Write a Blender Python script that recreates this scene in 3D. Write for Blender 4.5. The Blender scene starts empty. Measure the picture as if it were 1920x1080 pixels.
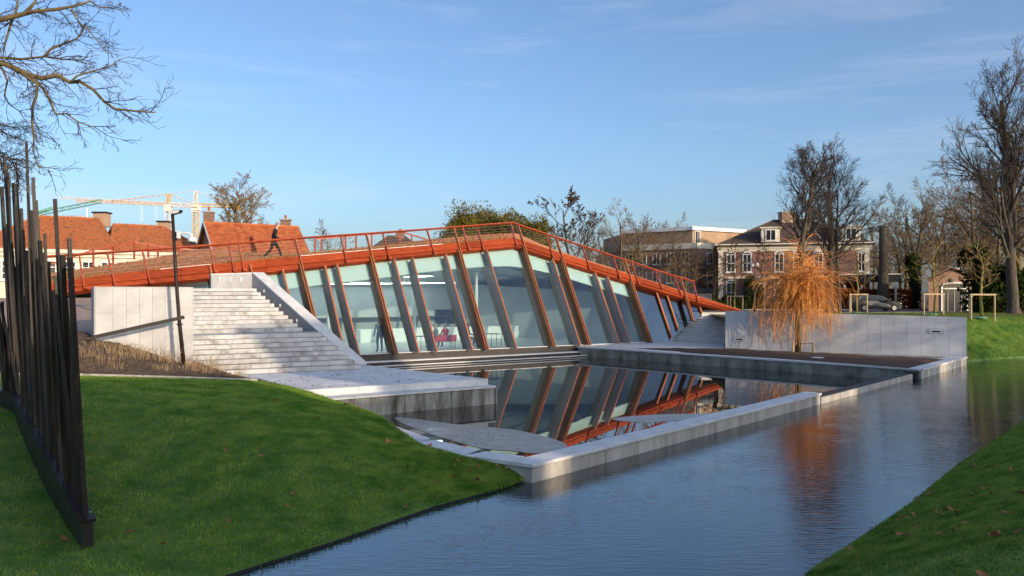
import bpy, math, random
import numpy as np
from mathutils import Vector, Quaternion, Matrix

R = random.Random(7)
sc = bpy.context.scene
COL = sc.collection

# ------------------------------------------------------------------ camera
EYE, FOC, HOR = 3.5, 1450.0, 552.0          # eye height over the canal (m), focal length and horizon row of the 1920 px photograph
cam_d = bpy.data.cameras.new('camera')
cam_d.sensor_width = 36.0
cam_d.lens = FOC / 1920 * 36
cam_d.shift_y = (HOR - 540) / 1920
cam_d.clip_end = 6000
cam = bpy.data.objects.new('camera', cam_d)
cam.location = (0, 0, EYE)
cam.rotation_euler = (math.radians(90), 0, 0)
COL.objects.link(cam)
sc.camera = cam

# ------------------------------------------------------------------ daylight
SUN_EL = math.radians(14)
SX, SY = 0.72, -0.694                        # horizontal direction towards the sun (behind the camera, to the right)
sun_dir = Vector((SX * math.cos(SUN_EL), SY * math.cos(SUN_EL), math.sin(SUN_EL))).normalized()
sl = bpy.data.lights.new('sun', 'SUN')
sl.energy = 2.3
sl.angle = math.radians(0.5)
sl.color = (1.0, 0.80, 0.57)
so = bpy.data.objects.new('sun', sl)
so.rotation_euler = sun_dir.to_track_quat('Z', 'Y').to_euler()
so.location = (30, -30, 40)
COL.objects.link(so)

world = bpy.data.worlds.new('World')
sc.world = world
world.use_nodes = True
wn, wl = world.node_tree.nodes, world.node_tree.links
wn.clear()
w_out = wn.new('ShaderNodeOutputWorld')
w_bg = wn.new('ShaderNodeBackground')
w_bg.inputs['Strength'].default_value = 0.15
sky = wn.new('ShaderNodeTexSky')
sky.sky_type = 'NISHITA'
sky.sun_disc = False
sky.sun_elevation = SUN_EL
sky.sun_rotation = math.atan2(SX, SY)
sky.air_density = 0.85
sky.dust_density = 2.7
sky.ozone_density = 3.1
# thin high cirrus, the same all round the sky
tc = wn.new('ShaderNodeTexCoord')
mp = wn.new('ShaderNodeMapping')
mp.inputs['Scale'].default_value = (1.3, 1.3, 9.0)
mp.inputs['Rotation'].default_value = (0.06, 0.16, 0.3)
nz = wn.new('ShaderNodeTexNoise')
nz.inputs['Scale'].default_value = 2.1
nz.inputs['Detail'].default_value = 9.0
nz.inputs['Roughness'].default_value = 0.6
nz.inputs['Distortion'].default_value = 0.5
rp = wn.new('ShaderNodeValToRGB')
rp.color_ramp.elements[0].position = 0.50
rp.color_ramp.elements[0].color = (0, 0, 0, 1)
rp.color_ramp.elements[1].position = 0.86
rp.color_ramp.elements[1].color = (0.34, 0.34, 0.34, 1)
mx = wn.new('ShaderNodeMixRGB')
mx.inputs[2].default_value = (3.7, 3.75, 3.9, 1)
wl.new(tc.outputs['Generated'], mp.inputs['Vector'])
wl.new(mp.outputs[0], nz.inputs['Vector'])
wl.new(nz.outputs['Fac'], rp.inputs[0])
wl.new(rp.outputs[0], mx.inputs[0])
wl.new(sky.outputs[0], mx.inputs[1])
wl.new(mx.outputs[0], w_bg.inputs['Color'])
wl.new(w_bg.outputs[0], w_out.inputs[0])

sc.view_settings.view_transform = 'Standard'
sc.view_settings.look = 'None'
sc.view_settings.gamma = 1
sc.view_settings.use_curve_mapping = False
sc.view_settings.exposure = 0.74
sc.cycles.max_bounces = 8
sc.cycles.transparent_max_bounces = 16
sc.cycles.caustics_reflective = False
sc.cycles.caustics_refractive = False

# ------------------------------------------------------------------ helpers
def lvl(px, py, z):
    """world point of the photograph pixel on the horizontal plane z"""
    y = FOC * (EYE - z) / (py - HOR)
    return Vector(((px - 960) * y / FOC, y, z))

def dep(px, py, y):
    """world point of the photograph pixel at distance y"""
    return Vector(((px - 960) * y / FOC, y, EYE + (HOR - py) * y / FOC))

def V(*a):
    return Vector(a)

def lerp(a, b, t):
    return a + (b - a) * t

def interp(pts, x):
    """piecewise linear y(x)"""
    if x <= pts[0][0]:
        return pts[0][1]
    for (x0, y0), (x1, y1) in zip(pts, pts[1:]):
        if x <= x1:
            return y0 + (y1 - y0) * (x - x0) / (x1 - x0)
    return pts[-1][1]

def tag(o, label=None, cat=None, group=None, kind=None):
    if label: o['label'] = label
    if cat: o['category'] = cat
    if group: o['group'] = group
    if kind: o['kind'] = kind
    return o

def thing(name, loc, label, cat, group=None, rz=0.0):
    o = bpy.data.objects.new(name, None)
    o.empty_display_size = 0.3
    o.location = loc
    o.rotation_euler = (0, 0, rz)
    COL.objects.link(o)
    return tag(o, label, cat, group)

def root_loc(o):
    while o.parent:
        o = o.parent
    return Vector(o.location)

def copy_thing(src, loc, rz=0.0, scale=1.0, label=None, parts=True):
    c = src.copy(); COL.objects.link(c)
    c.location = loc; c.rotation_euler = (0, 0, rz)
    c.scale = (scale, scale, scale) if not isinstance(scale, tuple) else scale
    if label: c['label'] = label
    def rec(s, d):
        for ch in list(s.children):
            k = ch.copy(); COL.objects.link(k); k.parent = d
            rec(ch, k)
    if parts:
        rec(src, c)
    return c

class MB:
    def __init__(s):
        s.v = []; s.f = []; s.m = []; s.cur = 0
    def add(s, vs, fs):
        b = len(s.v)
        s.v.extend([tuple(p) for p in vs])
        s.f.extend([tuple(b + i for i in f) for f in fs])
        s.m.extend([s.cur] * len(fs))
        return s
    def quad(s, *p):
        return s.add(p, [tuple(range(len(p)))])
    def hexa(s, a, b):
        """two matching quads a (bottom) and b (top)"""
        return s.add(list(a) + list(b), [(3, 2, 1, 0), (4, 5, 6, 7), (0, 1, 5, 4), (1, 2, 6, 5), (2, 3, 7, 6), (3, 0, 4, 7)])
    def box(s, c, size, ax=None):
        c = Vector(c); hx, hy, hz = size[0] / 2, size[1] / 2, size[2] / 2
        X, Y, Z = ax if ax else (V(1, 0, 0), V(0, 1, 0), V(0, 0, 1))
        q = lambda sz: [c + X * (i * hx) + Y * (j * hy) + Z * (sz * hz) for i, j in ((-1, -1), (1, -1), (1, 1), (-1, 1))]
        return s.hexa(q(-1), q(1))
    def beam(s, p, q, w, h, up=None):
        p, q = Vector(p), Vector(q)
        d = q - p
        if d.length < 1e-6: return s
        d.normalize()
        up = Vector(up) if up is not None else (V(0, 0, 1) if abs(d.z) < 0.95 else V(0, 1, 0))
        x = d.cross(up).normalized(); y = x.cross(d).normalized()
        ring = lambda c: [c + x * (i * w / 2) + y * (j * h / 2) for i, j in ((-1, -1), (1, -1), (1, 1), (-1, 1))]
        return s.hexa(ring(p), ring(q))
    def prism(s, poly, z0, z1):
        n = len(poly)
        a = [(p[0], p[1], z0 if not callable(z0) else z0(p)) for p in poly]
        b = [(p[0], p[1], z1 if not callable(z1) else z1(p)) for p in poly]
        return s.add(a + b, [tuple(range(n - 1, -1, -1)), tuple(range(n, 2 * n))] + [(i, (i + 1) % n, n + (i + 1) % n, n + i) for i in range(n)])
    def extrude(s, poly, off):
        """polygon of 3-D points swept by vector off"""
        n = len(poly); off = Vector(off)
        return s.add([Vector(p) for p in poly] + [Vector(p) + off for p in poly],
                     [tuple(range(n - 1, -1, -1)), tuple(range(n, 2 * n))] + [(i, (i + 1) % n, n + (i + 1) % n, n + i) for i in range(n)])
    def tube(s, pts, rad, n=6, cap=True):
        pts = [Vector(p) for p in pts]
        if not hasattr(rad, '__len__'): rad = [rad] * len(pts)
        b = len(s.v); m = len(pts); prev = None
        for i, p in enumerate(pts):
            d = (pts[min(i + 1, m - 1)] - pts[max(i - 1, 0)])
            if d.length < 1e-9: d = V(0, 0, 1)
            d.normalize()
            ref = prev if prev is not None else (V(1, 0, 0) if abs(d.x) < 0.8 else V(0, 1, 0))
            x = ref - d * ref.dot(d)
            if x.length < 1e-6: x = d.orthogonal()
            x.normalize(); prev = x
            y = d.cross(x)
            for k in range(n):
                a = 2 * math.pi * k / n
                s.v.append(tuple(p + (x * math.cos(a) + y * math.sin(a)) * rad[i]))
        fs = []
        for i in range(m - 1):
            for k in range(n):
                k2 = (k + 1) % n
                fs.append((b + i * n + k, b + i * n + k2, b + (i + 1) * n + k2, b + (i + 1) * n + k))
        if cap:
            fs.append(tuple(b + k for k in range(n - 1, -1, -1)))
            fs.append(tuple(b + (m - 1) * n + k for k in range(n)))
        s.f.extend(fs); s.m.extend([s.cur] * len(fs))
        return s
    def lathe(s, c, prof, n=12):
        """profile of (radius, z) turned about the vertical through c"""
        c = Vector(c); b = len(s.v)
        for r, z in prof:
            for k in range(n):
                a = 2 * math.pi * k / n
                s.v.append((c.x + r * math.cos(a), c.y + r * math.sin(a), c.z + z))
        fs = []
        for i in range(len(prof) - 1):
            for k in range(n):
                k2 = (k + 1) % n
                fs.append((b + i * n + k, b + i * n + k2, b + (i + 1) * n + k2, b + (i + 1) * n + k))
        fs.append(tuple(b + k for k in range(n - 1, -1, -1)))
        fs.append(tuple(b + (len(prof) - 1) * n + k for k in range(n)))
        s.f.extend(fs); s.m.extend([s.cur] * len(fs))
        return s
    def build(s, name, mats, parent=None, base=None, smooth=False, bevel=0.0):
        off = root_loc(parent) if parent else Vector(base if base is not None else (0, 0, 0))
        me = bpy.data.meshes.new(name)
        vs = np.array(s.v, dtype=np.float64).reshape(-1, 3) - np.array(off)
        me.from_pydata(vs.tolist(), [], s.f)
        if not isinstance(mats, (list, tuple)): mats = [mats]
        for m in mats: me.materials.append(m)
        if len(mats) > 1: me.polygons.foreach_set('material_index', s.m)
        if smooth: me.polygons.foreach_set('use_smooth', [True] * len(s.f))
        me.update()
        o = bpy.data.objects.new(name, me)
        COL.objects.link(o)
        if parent: o.parent = parent
        else: o.location = off
        if bevel:
            b = o.modifiers.new('edge', 'BEVEL'); b.width = bevel; b.segments = 1; b.limit_method = 'ANGLE'
        return o

def np_mesh(name, verts, faces, mat, loc=(0, 0, 0)):
    """fast mesh from numpy arrays of equal-size faces"""
    me = bpy.data.meshes.new(name)
    k = faces.shape[1]
    me.vertices.add(len(verts)); me.vertices.foreach_set('co', verts.astype(np.float32).ravel())
    me.loops.add(faces.size); me.loops.foreach_set('vertex_index', faces.astype(np.int32).ravel())
    me.polygons.add(len(faces)); me.polygons.foreach_set('loop_start', np.arange(0, faces.size, k, dtype=np.int32))
    me.update(calc_edges=True)
    me.materials.append(mat)
    o = bpy.data.objects.new(name, me); o.location = loc
    COL.objects.link(o)
    return o

# ------------------------------------------------------------------ materials
def mat(name, c1, c2=None, rough=0.7, scale=3.0, bump=0.0, bscale=None, stretch=(1, 1, 1), metal=0.0, spec=0.5, detail=6.0, lo=0.35, hi=0.65, coat=0.0, c3=None):
    m = bpy.data.materials.new(name); m.use_nodes = True
    n, l = m.node_tree.nodes, m.node_tree.links
    b = n['Principled BSDF']
    b.inputs['Roughness'].default_value = rough
    b.inputs['Metallic'].default_value = metal
    b.inputs['Specular IOR Level'].default_value = spec
    b.inputs['Coat Weight'].default_value = coat
    b.inputs['Base Color'].default_value = (*c1, 1)
    if c2 is not None or bump:
        t = n.new('ShaderNodeTexCoord'); g = n.new('ShaderNodeMapping')
        g.inputs['Scale'].default_value = stretch
        l.new(t.outputs['Object'], g.inputs['Vector'])
    if c2 is not None:
        z = n.new('ShaderNodeTexNoise'); z.inputs['Scale'].default_value = scale; z.inputs['Detail'].default_value = detail
        z.inputs['Roughness'].default_value = 0.6
        r = n.new('ShaderNodeValToRGB')
        r.color_ramp.elements[0].position = lo; r.color_ramp.elements[0].color = (*c1, 1)
        r.color_ramp.elements[1].position = hi; r.color_ramp.elements[1].color = (*c2, 1)
        if c3 is not None:
            e = r.color_ramp.elements.new(min(0.98, hi + 0.12)); e.color = (*c3, 1)
        l.new(g.outputs[0], z.inputs['Vector']); l.new(z.outputs['Fac'], r.inputs[0]); l.new(r.outputs[0], b.inputs['Base Color'])
    if bump:
        z2 = n.new('ShaderNodeTexNoise'); z2.inputs['Scale'].default_value = bscale or scale * 6; z2.inputs['Detail'].default_value = 5
        bp = n.new('ShaderNodeBump'); bp.inputs['Strength'].default_value = bump; bp.inputs['Distance'].default_value = 0.02
        l.new(g.outputs[0], z2.inputs['Vector']); l.new(z2.outputs['Fac'], bp.inputs['Height']); l.new(bp.outputs[0], b.inputs['Normal'])
    return m

def per_object(m, amount=0.12):
    """small brightness change from object to object (boards, stones)"""
    n, l = m.node_tree.nodes, m.node_tree.links
    b = n['Principled BSDF']
    oi = n.new('ShaderNodeObjectInfo'); mr = n.new('ShaderNodeMapRange')
    mr.inputs['To Min'].default_value = 1 - amount; mr.inputs['To Max'].default_value = 1 + amount
    hs = n.new('ShaderNodeHueSaturation')
    l.new(oi.outputs['Random'], mr.inputs['Value']); l.new(mr.outputs[0], hs.inputs['Value'])
    s = b.inputs['Base Color']
    if s.links:
        l.new(s.links[0].from_socket, hs.inputs['Color'])
    else:
        hs.inputs['Color'].default_value = s.default_value
    l.new(hs.outputs[0], s)
    return m

M = {}
M['stone'] = per_object(mat('white_stone', (0.60, 0.585, 0.565), (0.76, 0.74, 0.72), 0.75, 2.2, 0.12, 60), 0.05)
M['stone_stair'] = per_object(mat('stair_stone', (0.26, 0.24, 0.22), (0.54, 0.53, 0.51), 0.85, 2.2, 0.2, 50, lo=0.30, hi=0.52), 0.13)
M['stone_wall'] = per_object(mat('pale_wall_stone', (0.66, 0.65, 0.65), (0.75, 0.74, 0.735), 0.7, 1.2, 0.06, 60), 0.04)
M['stone_sun'] = per_object(mat('short_wall_stone', (0.47, 0.46, 0.45), (0.58, 0.57, 0.56), 0.75, 1.4, 0.06, 60), 0.05)  # copy of the wall stone, darkened in colour against the direct sun
M['joint'] = mat('stone_joint', (0.25, 0.24, 0.24), rough=0.9)
M['zinc'] = mat('parapet_stone', (0.30, 0.30, 0.31), (0.40, 0.40, 0.41), 0.55, 1.5, 0.05, 40)
M['concrete'] = mat('stained_concrete', (0.045, 0.036, 0.025), (0.42, 0.40, 0.35), 0.85, 1.5, 0.3, 30, stretch=(1.5, 1.5, 0.35), lo=0.34, hi=0.64)
M['concrete_clean'] = mat('basin_concrete', (0.30, 0.275, 0.24), (0.56, 0.53, 0.48), 0.85, 1.4, 0.25, 30, stretch=(1.4, 1.4, 0.4), lo=0.3, hi=0.6)
M['concrete_moss'] = mat('mossy_concrete', (0.075, 0.075, 0.045), (0.36, 0.34, 0.28), 0.85, 1.1, 0.3, 30, stretch=(1.2, 1.2, 0.8), lo=0.32, hi=0.60)
M['weir'] = mat('wet_dark_edge', (0.006, 0.006, 0.005), (0.016, 0.015, 0.012), 0.5, 4, 0.3, 30)
M['wood'] = per_object(mat('red_wood', (0.21, 0.032, 0.012), (0.36, 0.068, 0.022), 0.65, 5, 0.12, 30, stretch=(0.35, 0.35, 6), spec=0.08), 0.2)
M['wood_fin'] = per_object(mat('fin_wood', (0.28, 0.070, 0.018), (0.52, 0.175, 0.05), 0.5, 6, 0.1, 30, stretch=(4, 4, 0.5)), 0.12)
M['wood_rail'] = per_object(mat('rail_wood', (0.30, 0.045, 0.018), (0.42, 0.085, 0.03), 0.45, 6, 0.08, 40), 0.12)
M['wood_brown'] = per_object(mat('brown_wood', (0.17, 0.055, 0.022), (0.28, 0.105, 0.04), 0.55, 7, 0.1, 30, stretch=(4, 4, 0.5)), 0.12)
M['fin_grey'] = per_object(mat('grey_fin', (0.30, 0.27, 0.30), (0.38, 0.34, 0.36), 0.5, 5, 0.05, 30), 0.06)
M['gold'] = mat('gold_strip', (0.45, 0.28, 0.10), rough=0.4)
M['wire'] = mat('steel_wire', (0.55, 0.50, 0.44), rough=0.35, metal=0.7)
M['plinth'] = mat('dark_plinth', (0.022, 0.017, 0.015), (0.045, 0.035, 0.030), 0.6, 3, 0.1, 20)
M['white'] = mat('white_paint', (0.74, 0.74, 0.72), (0.80, 0.80, 0.78), 0.6, 2)
M['mint'] = mat('mint_blind', (0.80, 0.88, 0.83), rough=0.6)
M['int_wall'] = mat('room_wall', (0.36, 0.40, 0.40), (0.40, 0.44, 0.44), 0.8, 1)
M['int_white'] = mat('room_white', (0.80, 0.82, 0.80), rough=0.7)
M['ceiling'] = mat('ceiling_panel', (0.55, 0.58, 0.57), rough=0.8)
M['ceil_dark'] = mat('ceiling_slot', (0.14, 0.16, 0.17), rough=0.7)
M['floor_int'] = mat('room_floor', (0.55, 0.60, 0.57), rough=0.3)
M['black'] = mat('black_steel', (0.012, 0.011, 0.012), (0.03, 0.026, 0.024), 0.4, 4)
M['bar'] = per_object(mat('bronze_bar', (0.006, 0.005, 0.005), (0.034, 0.021, 0.014), 0.5, 3, 0.1, 40, stretch=(6, 6, 0.6), spec=0.3), 0.35)
M['bark'] = mat('bark', (0.045, 0.035, 0.026), (0.11, 0.085, 0.06), 0.95, 8, 0.6, 20, stretch=(1, 1, 0.3))
M['bark_gold'] = mat('sun_gold_bark', (0.10, 0.075, 0.035), (0.19, 0.14, 0.06), 0.95, 5, 0.4, 20, stretch=(1, 1, 0.4))  # golden sunlight on bare trees put into the bark colour
M['twig'] = mat('twig', (0.055, 0.042, 0.034), rough=0.95)
M['twig_brown'] = mat('brown_twig', (0.12, 0.075, 0.045), rough=0.95)
M['twig_gold'] = mat('golden_twig', (0.21, 0.135, 0.055), rough=0.95)  # golden sunlight on the far crowns put into the twig colour
M['sap_bark'] = mat('green_sapling_bark', (0.23, 0.20, 0.05), (0.32, 0.27, 0.08), 0.9, 6)
M['willow'] = mat('willow_twig', (0.46, 0.15, 0.025), (0.74, 0.32, 0.06), 0.75, 5)
M['stake'] = mat('pale_stake', (0.46, 0.33, 0.18), (0.58, 0.44, 0.27), 0.8, 6)
M['soil'] = mat('dark_mulch', (0.040, 0.020, 0.013), (0.13, 0.068, 0.042), 1.0, 14, 1.0, 40)
M['mulch'] = mat('brown_mulch', (0.05, 0.034, 0.022), (0.17, 0.11, 0.07), 1.0, 9, 1.0, 30)
M['lawn'] = mat('turf', (0.055, 0.135, 0.020), (0.130, 0.210, 0.042), 1.0, 1.4, 0.3, 60)
M['sun_tinted_bank_turf'] = mat('sun_tinted_bank_turf', (0.09, 0.18, 0.032), (0.20, 0.27, 0.060), 1.0, 1.4, 0.3, 60)  # lighter, yellower turf: sunlight on the bank put into the colour
M['dry'] = mat('dry_grass', (0.24, 0.16, 0.085), (0.40, 0.28, 0.16), 0.9, 5)
M['leaf_dead'] = mat('dead_leaf', (0.26, 0.09, 0.03), (0.42, 0.20, 0.08), 0.9, 3)
M['road'] = mat('brick_road', (0.16, 0.10, 0.09), (0.24, 0.16, 0.14), 0.9, 6, 0.2, 40)
M['asphalt'] = mat('asphalt', (0.05, 0.05, 0.05), (0.07, 0.07, 0.07), 0.9, 6, 0.2, 40)
M['verge'] = mat('verge_grass', (0.10, 0.13, 0.03), (0.17, 0.17, 0.06), 1.0, 1.2, 0.8, 50)
M['sedum'] = mat('sedum', (0.56, 0.15, 0.06), (0.58, 0.27, 0.10), 1.0, 1.6, 1.0, 12, c3=(0.16, 0.17, 0.05))
M['pave'] = mat('pink_paving', (0.32, 0.22, 0.17), (0.42, 0.31, 0.25), 0.9, 4, 0.2, 30)
M['ice'] = mat('thin_ice', (0.32, 0.28, 0.215), (0.48, 0.44, 0.37), 0.3, 2.2, 0.1, 30)
M['roof_tile'] = mat('orange_roof_tile', (0.33, 0.075, 0.022), (0.46, 0.145, 0.05), 0.85, 2.2, 0.5, 9, lo=0.4, hi=0.6)
M['roof_tile_old'] = mat('mottled_roof_tile', (0.13, 0.065, 0.03), (0.43, 0.14, 0.05), 0.9, 5.0, 0.6, 9, lo=0.34, hi=0.52)
M['roof_dark'] = mat('dark_roof_tile', (0.075, 0.048, 0.04), (0.13, 0.08, 0.06), 0.85, 3, 0.5, 9)
M['cream'] = mat('cream_render', (0.62, 0.56, 0.44), (0.70, 0.64, 0.52), 0.8, 1.5)
M['glass_dark'] = mat('dark_window_glass', (0.02, 0.024, 0.028), rough=0.12, spec=0.45)
M['red'] = mat('red_fabric', (0.50, 0.03, 0.05), rough=0.8)
M['car'] = mat('grey_car_paint', (0.035, 0.040, 0.038), rough=0.35, coat=0.4)
M['tyre'] = mat('tyre_rubber', (0.012, 0.012, 0.012), rough=0.85)
M['alloy'] = mat('wheel_alloy', (0.55, 0.55, 0.56), rough=0.3, metal=0.8)
M['lamp_glass'] = mat('clear_lens', (0.75, 0.75, 0.72), rough=0.15)
M['plate'] = mat('yellow_plate', (0.75, 0.50, 0.03), rough=0.5)
M['crane'] = mat('crane_orange', (0.74, 0.44, 0.20), rough=0.6)
M['crane_y'] = mat('crane_yellow', (0.75, 0.42, 0.04), rough=0.6)
M['crane_w'] = mat('crane_white', (0.74, 0.66, 0.58), rough=0.6)
M['green_p'] = mat('green_paint', (0.16, 0.40, 0.30), rough=0.6)
M['skin'] = mat('skin', (0.55, 0.34, 0.25), rough=0.6)
M['hair'] = mat('grey_hair', (0.30, 0.27, 0.24), rough=0.8)
M['cloth_black'] = mat('black_cloth', (0.012, 0.012, 0.015), rough=0.9)
M['cloth_grey'] = mat('grey_cloth', (0.16, 0.18, 0.19), rough=0.9)
M['cloth_blue'] = mat('blue_cloth', (0.05, 0.09, 0.16), rough=0.9)

def brick_mat(name, a, b, mortar, sx=4.2, off=(0, 0, 0)):
    m = bpy.data.materials.new(name); m.use_nodes = True
    n, l = m.node_tree.nodes, m.node_tree.links
    bs = n['Principled BSDF']; bs.inputs['Roughness'].default_value = 0.9
    t = n.new('ShaderNodeTexCoord'); sp = n.new('ShaderNodeSeparateXYZ'); ad = n.new('ShaderNodeMath'); cb = n.new('ShaderNodeCombineXYZ')
    br = n.new('ShaderNodeTexBrick')
    br.inputs['Color1'].default_value = (*a, 1); br.inputs['Color2'].default_value = (*b, 1); br.inputs['Mortar'].default_value = (*mortar, 1)
    br.inputs['Scale'].default_value = sx; br.inputs['Mortar Size'].default_value = 0.012
    br.inputs['Brick Width'].default_value = 0.9; br.inputs['Row Height'].default_value = 0.28
    l.new(t.outputs['Object'], sp.inputs[0]); l.new(sp.outputs['X'], ad.inputs[0]); l.new(sp.outputs['Y'], ad.inputs[1])
    l.new(ad.outputs[0], cb.inputs['X']); l.new(sp.outputs['Z'], cb.inputs['Y']); l.new(cb.outputs[0], br.inputs['Vector'])
    nz = n.new('ShaderNodeTexNoise'); nz.inputs['Scale'].default_value = 0.9; nz.inputs['Detail'].default_value = 6
    l.new(t.outputs['Object'], nz.inputs['Vector'])
    mr = n.new('ShaderNodeMapRange'); mr.inputs['To Min'].default_value = 0.7; mr.inputs['To Max'].default_value = 1.3
    hs = n.new('ShaderNodeHueSaturation')
    l.new(nz.outputs['Fac'], mr.inputs['Value']); l.new(mr.outputs[0], hs.inputs['Value']); l.new(br.outputs['Color'], hs.inputs['Color'])
    l.new(hs.outputs[0], bs.inputs['Base Color'])
    return m
M['brick'] = brick_mat('purple_brick', (0.22, 0.105, 0.085), (0.28, 0.14, 0.11), (0.26, 0.21, 0.18))
M['brick_tan'] = brick_mat('tan_brick', (0.36, 0.23, 0.14), (0.44, 0.29, 0.18), (0.40, 0.33, 0.26))
M['brick_brown'] = brick_mat('brown_brick', (0.20, 0.11, 0.075), (0.28, 0.16, 0.10), (0.25, 0.2, 0.17))

def leafy(name, a, b, trans=0.25, upright=False, scale=1.1):
    m = bpy.data.materials.new(name); m.use_nodes = True
    n, l = m.node_tree.nodes, m.node_tree.links
    n.clear()
    out = n.new('ShaderNodeOutputMaterial'); d = n.new('ShaderNodeBsdfDiffuse'); t = n.new('ShaderNodeBsdfTranslucent'); mxs = n.new('ShaderNodeMixShader')
    mxs.inputs[0].default_value = trans
    co = n.new('ShaderNodeTexCoord'); z = n.new('ShaderNodeTexNoise'); z.inputs['Scale'].default_value = scale; z.inputs['Detail'].default_value = 9
    z.inputs['Roughness'].default_value = 0.75
    r = n.new('ShaderNodeValToRGB')
    r.color_ramp.elements[0].position = 0.40; r.color_ramp.elements[0].color = (*a, 1)
    r.color_ramp.elements[1].position = 0.60; r.color_ramp.elements[1].color = (*b, 1)
    l.new(co.outputs['Object'], z.inputs['Vector']); l.new(z.outputs['Fac'], r.inputs[0])
    l.new(r.outputs[0], d.inputs['Color']); l.new(r.outputs[0], t.inputs['Color'])
    if upright:   # turf: blades share the soft shading of the sward
        nv = n.new('ShaderNodeCombineXYZ'); nv.inputs[2].default_value = 1.0
        l.new(nv.outputs[0], d.inputs['Normal'])
    l.new(d.outputs[0], mxs.inputs[1]); l.new(t.outputs[0], mxs.inputs[2]); l.new(mxs.outputs[0], out.inputs[0])
    return m
M['blade'] = leafy('grass_blade', (0.100, 0.245, 0.032), (0.380, 0.480, 0.090), 0.45, scale=1.6)
M['blade_lit'] = leafy('verge_blade', (0.10, 0.15, 0.03), (0.20, 0.23, 0.06), 0.45, scale=3.5)  # yellower blade copy: sun on the verge put into the colour
M['sun_tinted_bank_blade'] = leafy('sun_tinted_bank_blade', (0.12, 0.235, 0.034), (0.37, 0.45, 0.10), 0.45, scale=2.6)  # yellow sunlight on the right bank put into the blade colour
M['conifer'] = leafy('conifer_spray', (0.075, 0.075, 0.012), (0.24, 0.19, 0.045), 0.25)
M['ivy'] = leafy('ivy_leaf', (0.018, 0.034, 0.010), (0.06, 0.075, 0.02), 0.2)
M['beech'] = leafy('beech_leaf', (0.20, 0.045, 0.018), (0.36, 0.10, 0.035), 0.2)
M['keys'] = leafy('dry_seed', (0.07, 0.04, 0.028), (0.13, 0.07, 0.045), 0.1)

def glass_mat(name, tint, refl_ior=1.5, boost=0.0):
    m = bpy.data.materials.new(name); m.use_nodes = True
    n, l = m.node_tree.nodes, m.node_tree.links
    n.clear()
    out = n.new('ShaderNodeOutputMaterial'); tr = n.new('ShaderNodeBsdfTransparent'); gl = n.new('ShaderNodeBsdfGlossy'); mxs = n.new('ShaderNodeMixShader')
    fr = n.new('ShaderNodeFresnel'); fr.inputs['IOR'].default_value = refl_ior
    ad = n.new('ShaderNodeMath'); ad.operation = 'ADD'; ad.inputs[1].default_value = boost; ad.use_clamp = True
    tr.inputs['Color'].default_value = (*tint, 1)
    gl.inputs['Roughness'].default_value = 0.01
    gl.inputs['Color'].default_value = (0.9, 0.95, 0.95, 1)
    l.new(fr.outputs[0], ad.inputs[0]); l.new(ad.outputs[0], mxs.inputs[0]); l.new(tr.outputs[0], mxs.inputs[1]); l.new(gl.outputs[0], mxs.inputs[2])
    l.new(mxs.outputs[0], out.inputs[0])
    return m
M['glass'] = glass_mat('pale_green_glass', (0.76, 0.89, 0.88), 1.5, 0.13)
M['glass_side'] = glass_mat('dark_reflecting_glass', (0.18, 0.24, 0.26), 1.7, 0.28)

def water_mat(name, deep, ripple, scale, stretch, rough, ior):
    m = bpy.data.materials.new(name); m.use_nodes = True
    n, l = m.node_tree.nodes, m.node_tree.links
    b = n['Principled BSDF']
    b.inputs['Base Color'].default_value = (*deep, 1); b.inputs['Roughness'].default_value = rough; b.inputs['IOR'].default_value = ior
    b.inputs['Specular IOR Level'].default_value = 0.5
    if ripple:
        t = n.new('ShaderNodeTexCoord'); g = n.new('ShaderNodeMapping'); g.inputs['Scale'].default_value = stretch; g.inputs['Rotation'].default_value = (0, 0, math.radians(18))
        z = n.new('ShaderNodeTexNoise'); z.inputs['Scale'].default_value = scale; z.inputs['Detail'].default_value = 3; z.inputs['Roughness'].default_value = 0.5
        z2 = n.new('ShaderNodeTexNoise'); z2.inputs['Scale'].default_value = scale * 0.16; z2.inputs['Detail'].default_value = 2
        mu = n.new('ShaderNodeMath'); mu.operation = 'MULTIPLY'
        bp = n.new('ShaderNodeBump'); bp.inputs['Strength'].default_value = ripple; bp.inputs['Distance'].default_value = 0.03
        l.new(t.outputs['Object'], g.inputs[0]); l.new(g.outputs[0], z.inputs['Vector']); l.new(t.outputs['Object'], z2.inputs['Vector'])
        l.new(z.outputs['Fac'], mu.inputs[0]); l.new(z2.outputs['Fac'], mu.inputs[1]); l.new(mu.outputs[0], bp.inputs['Height'])
        l.new(bp.outputs[0], b.inputs['Normal'])
    return m
M['canal'] = water_mat('canal_water', (0.012, 0.022, 0.030), 0.42, 4.2, (0.7, 3.0, 1.0), 0.02, 2.6)
M['pool'] = water_mat('pool_water', (0.030, 0.030, 0.026), 0.02, 3.0, (1, 1, 1), 0.0, 2.3)

def emit(name, col, s):
    m = bpy.data.materials.new(name); m.use_nodes = True
    n = m.node_tree.nodes; b = n['Principled BSDF']
    b.inputs['Base Color'].default_value = (0.8, 0.8, 0.8, 1)
    b.inputs['Emission Color'].default_value = (*col, 1); b.inputs['Emission Strength'].default_value = s
    return m
M['cove'] = emit('lit_lamp_strip', (0.95, 1.0, 0.97), 22.0)
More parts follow.
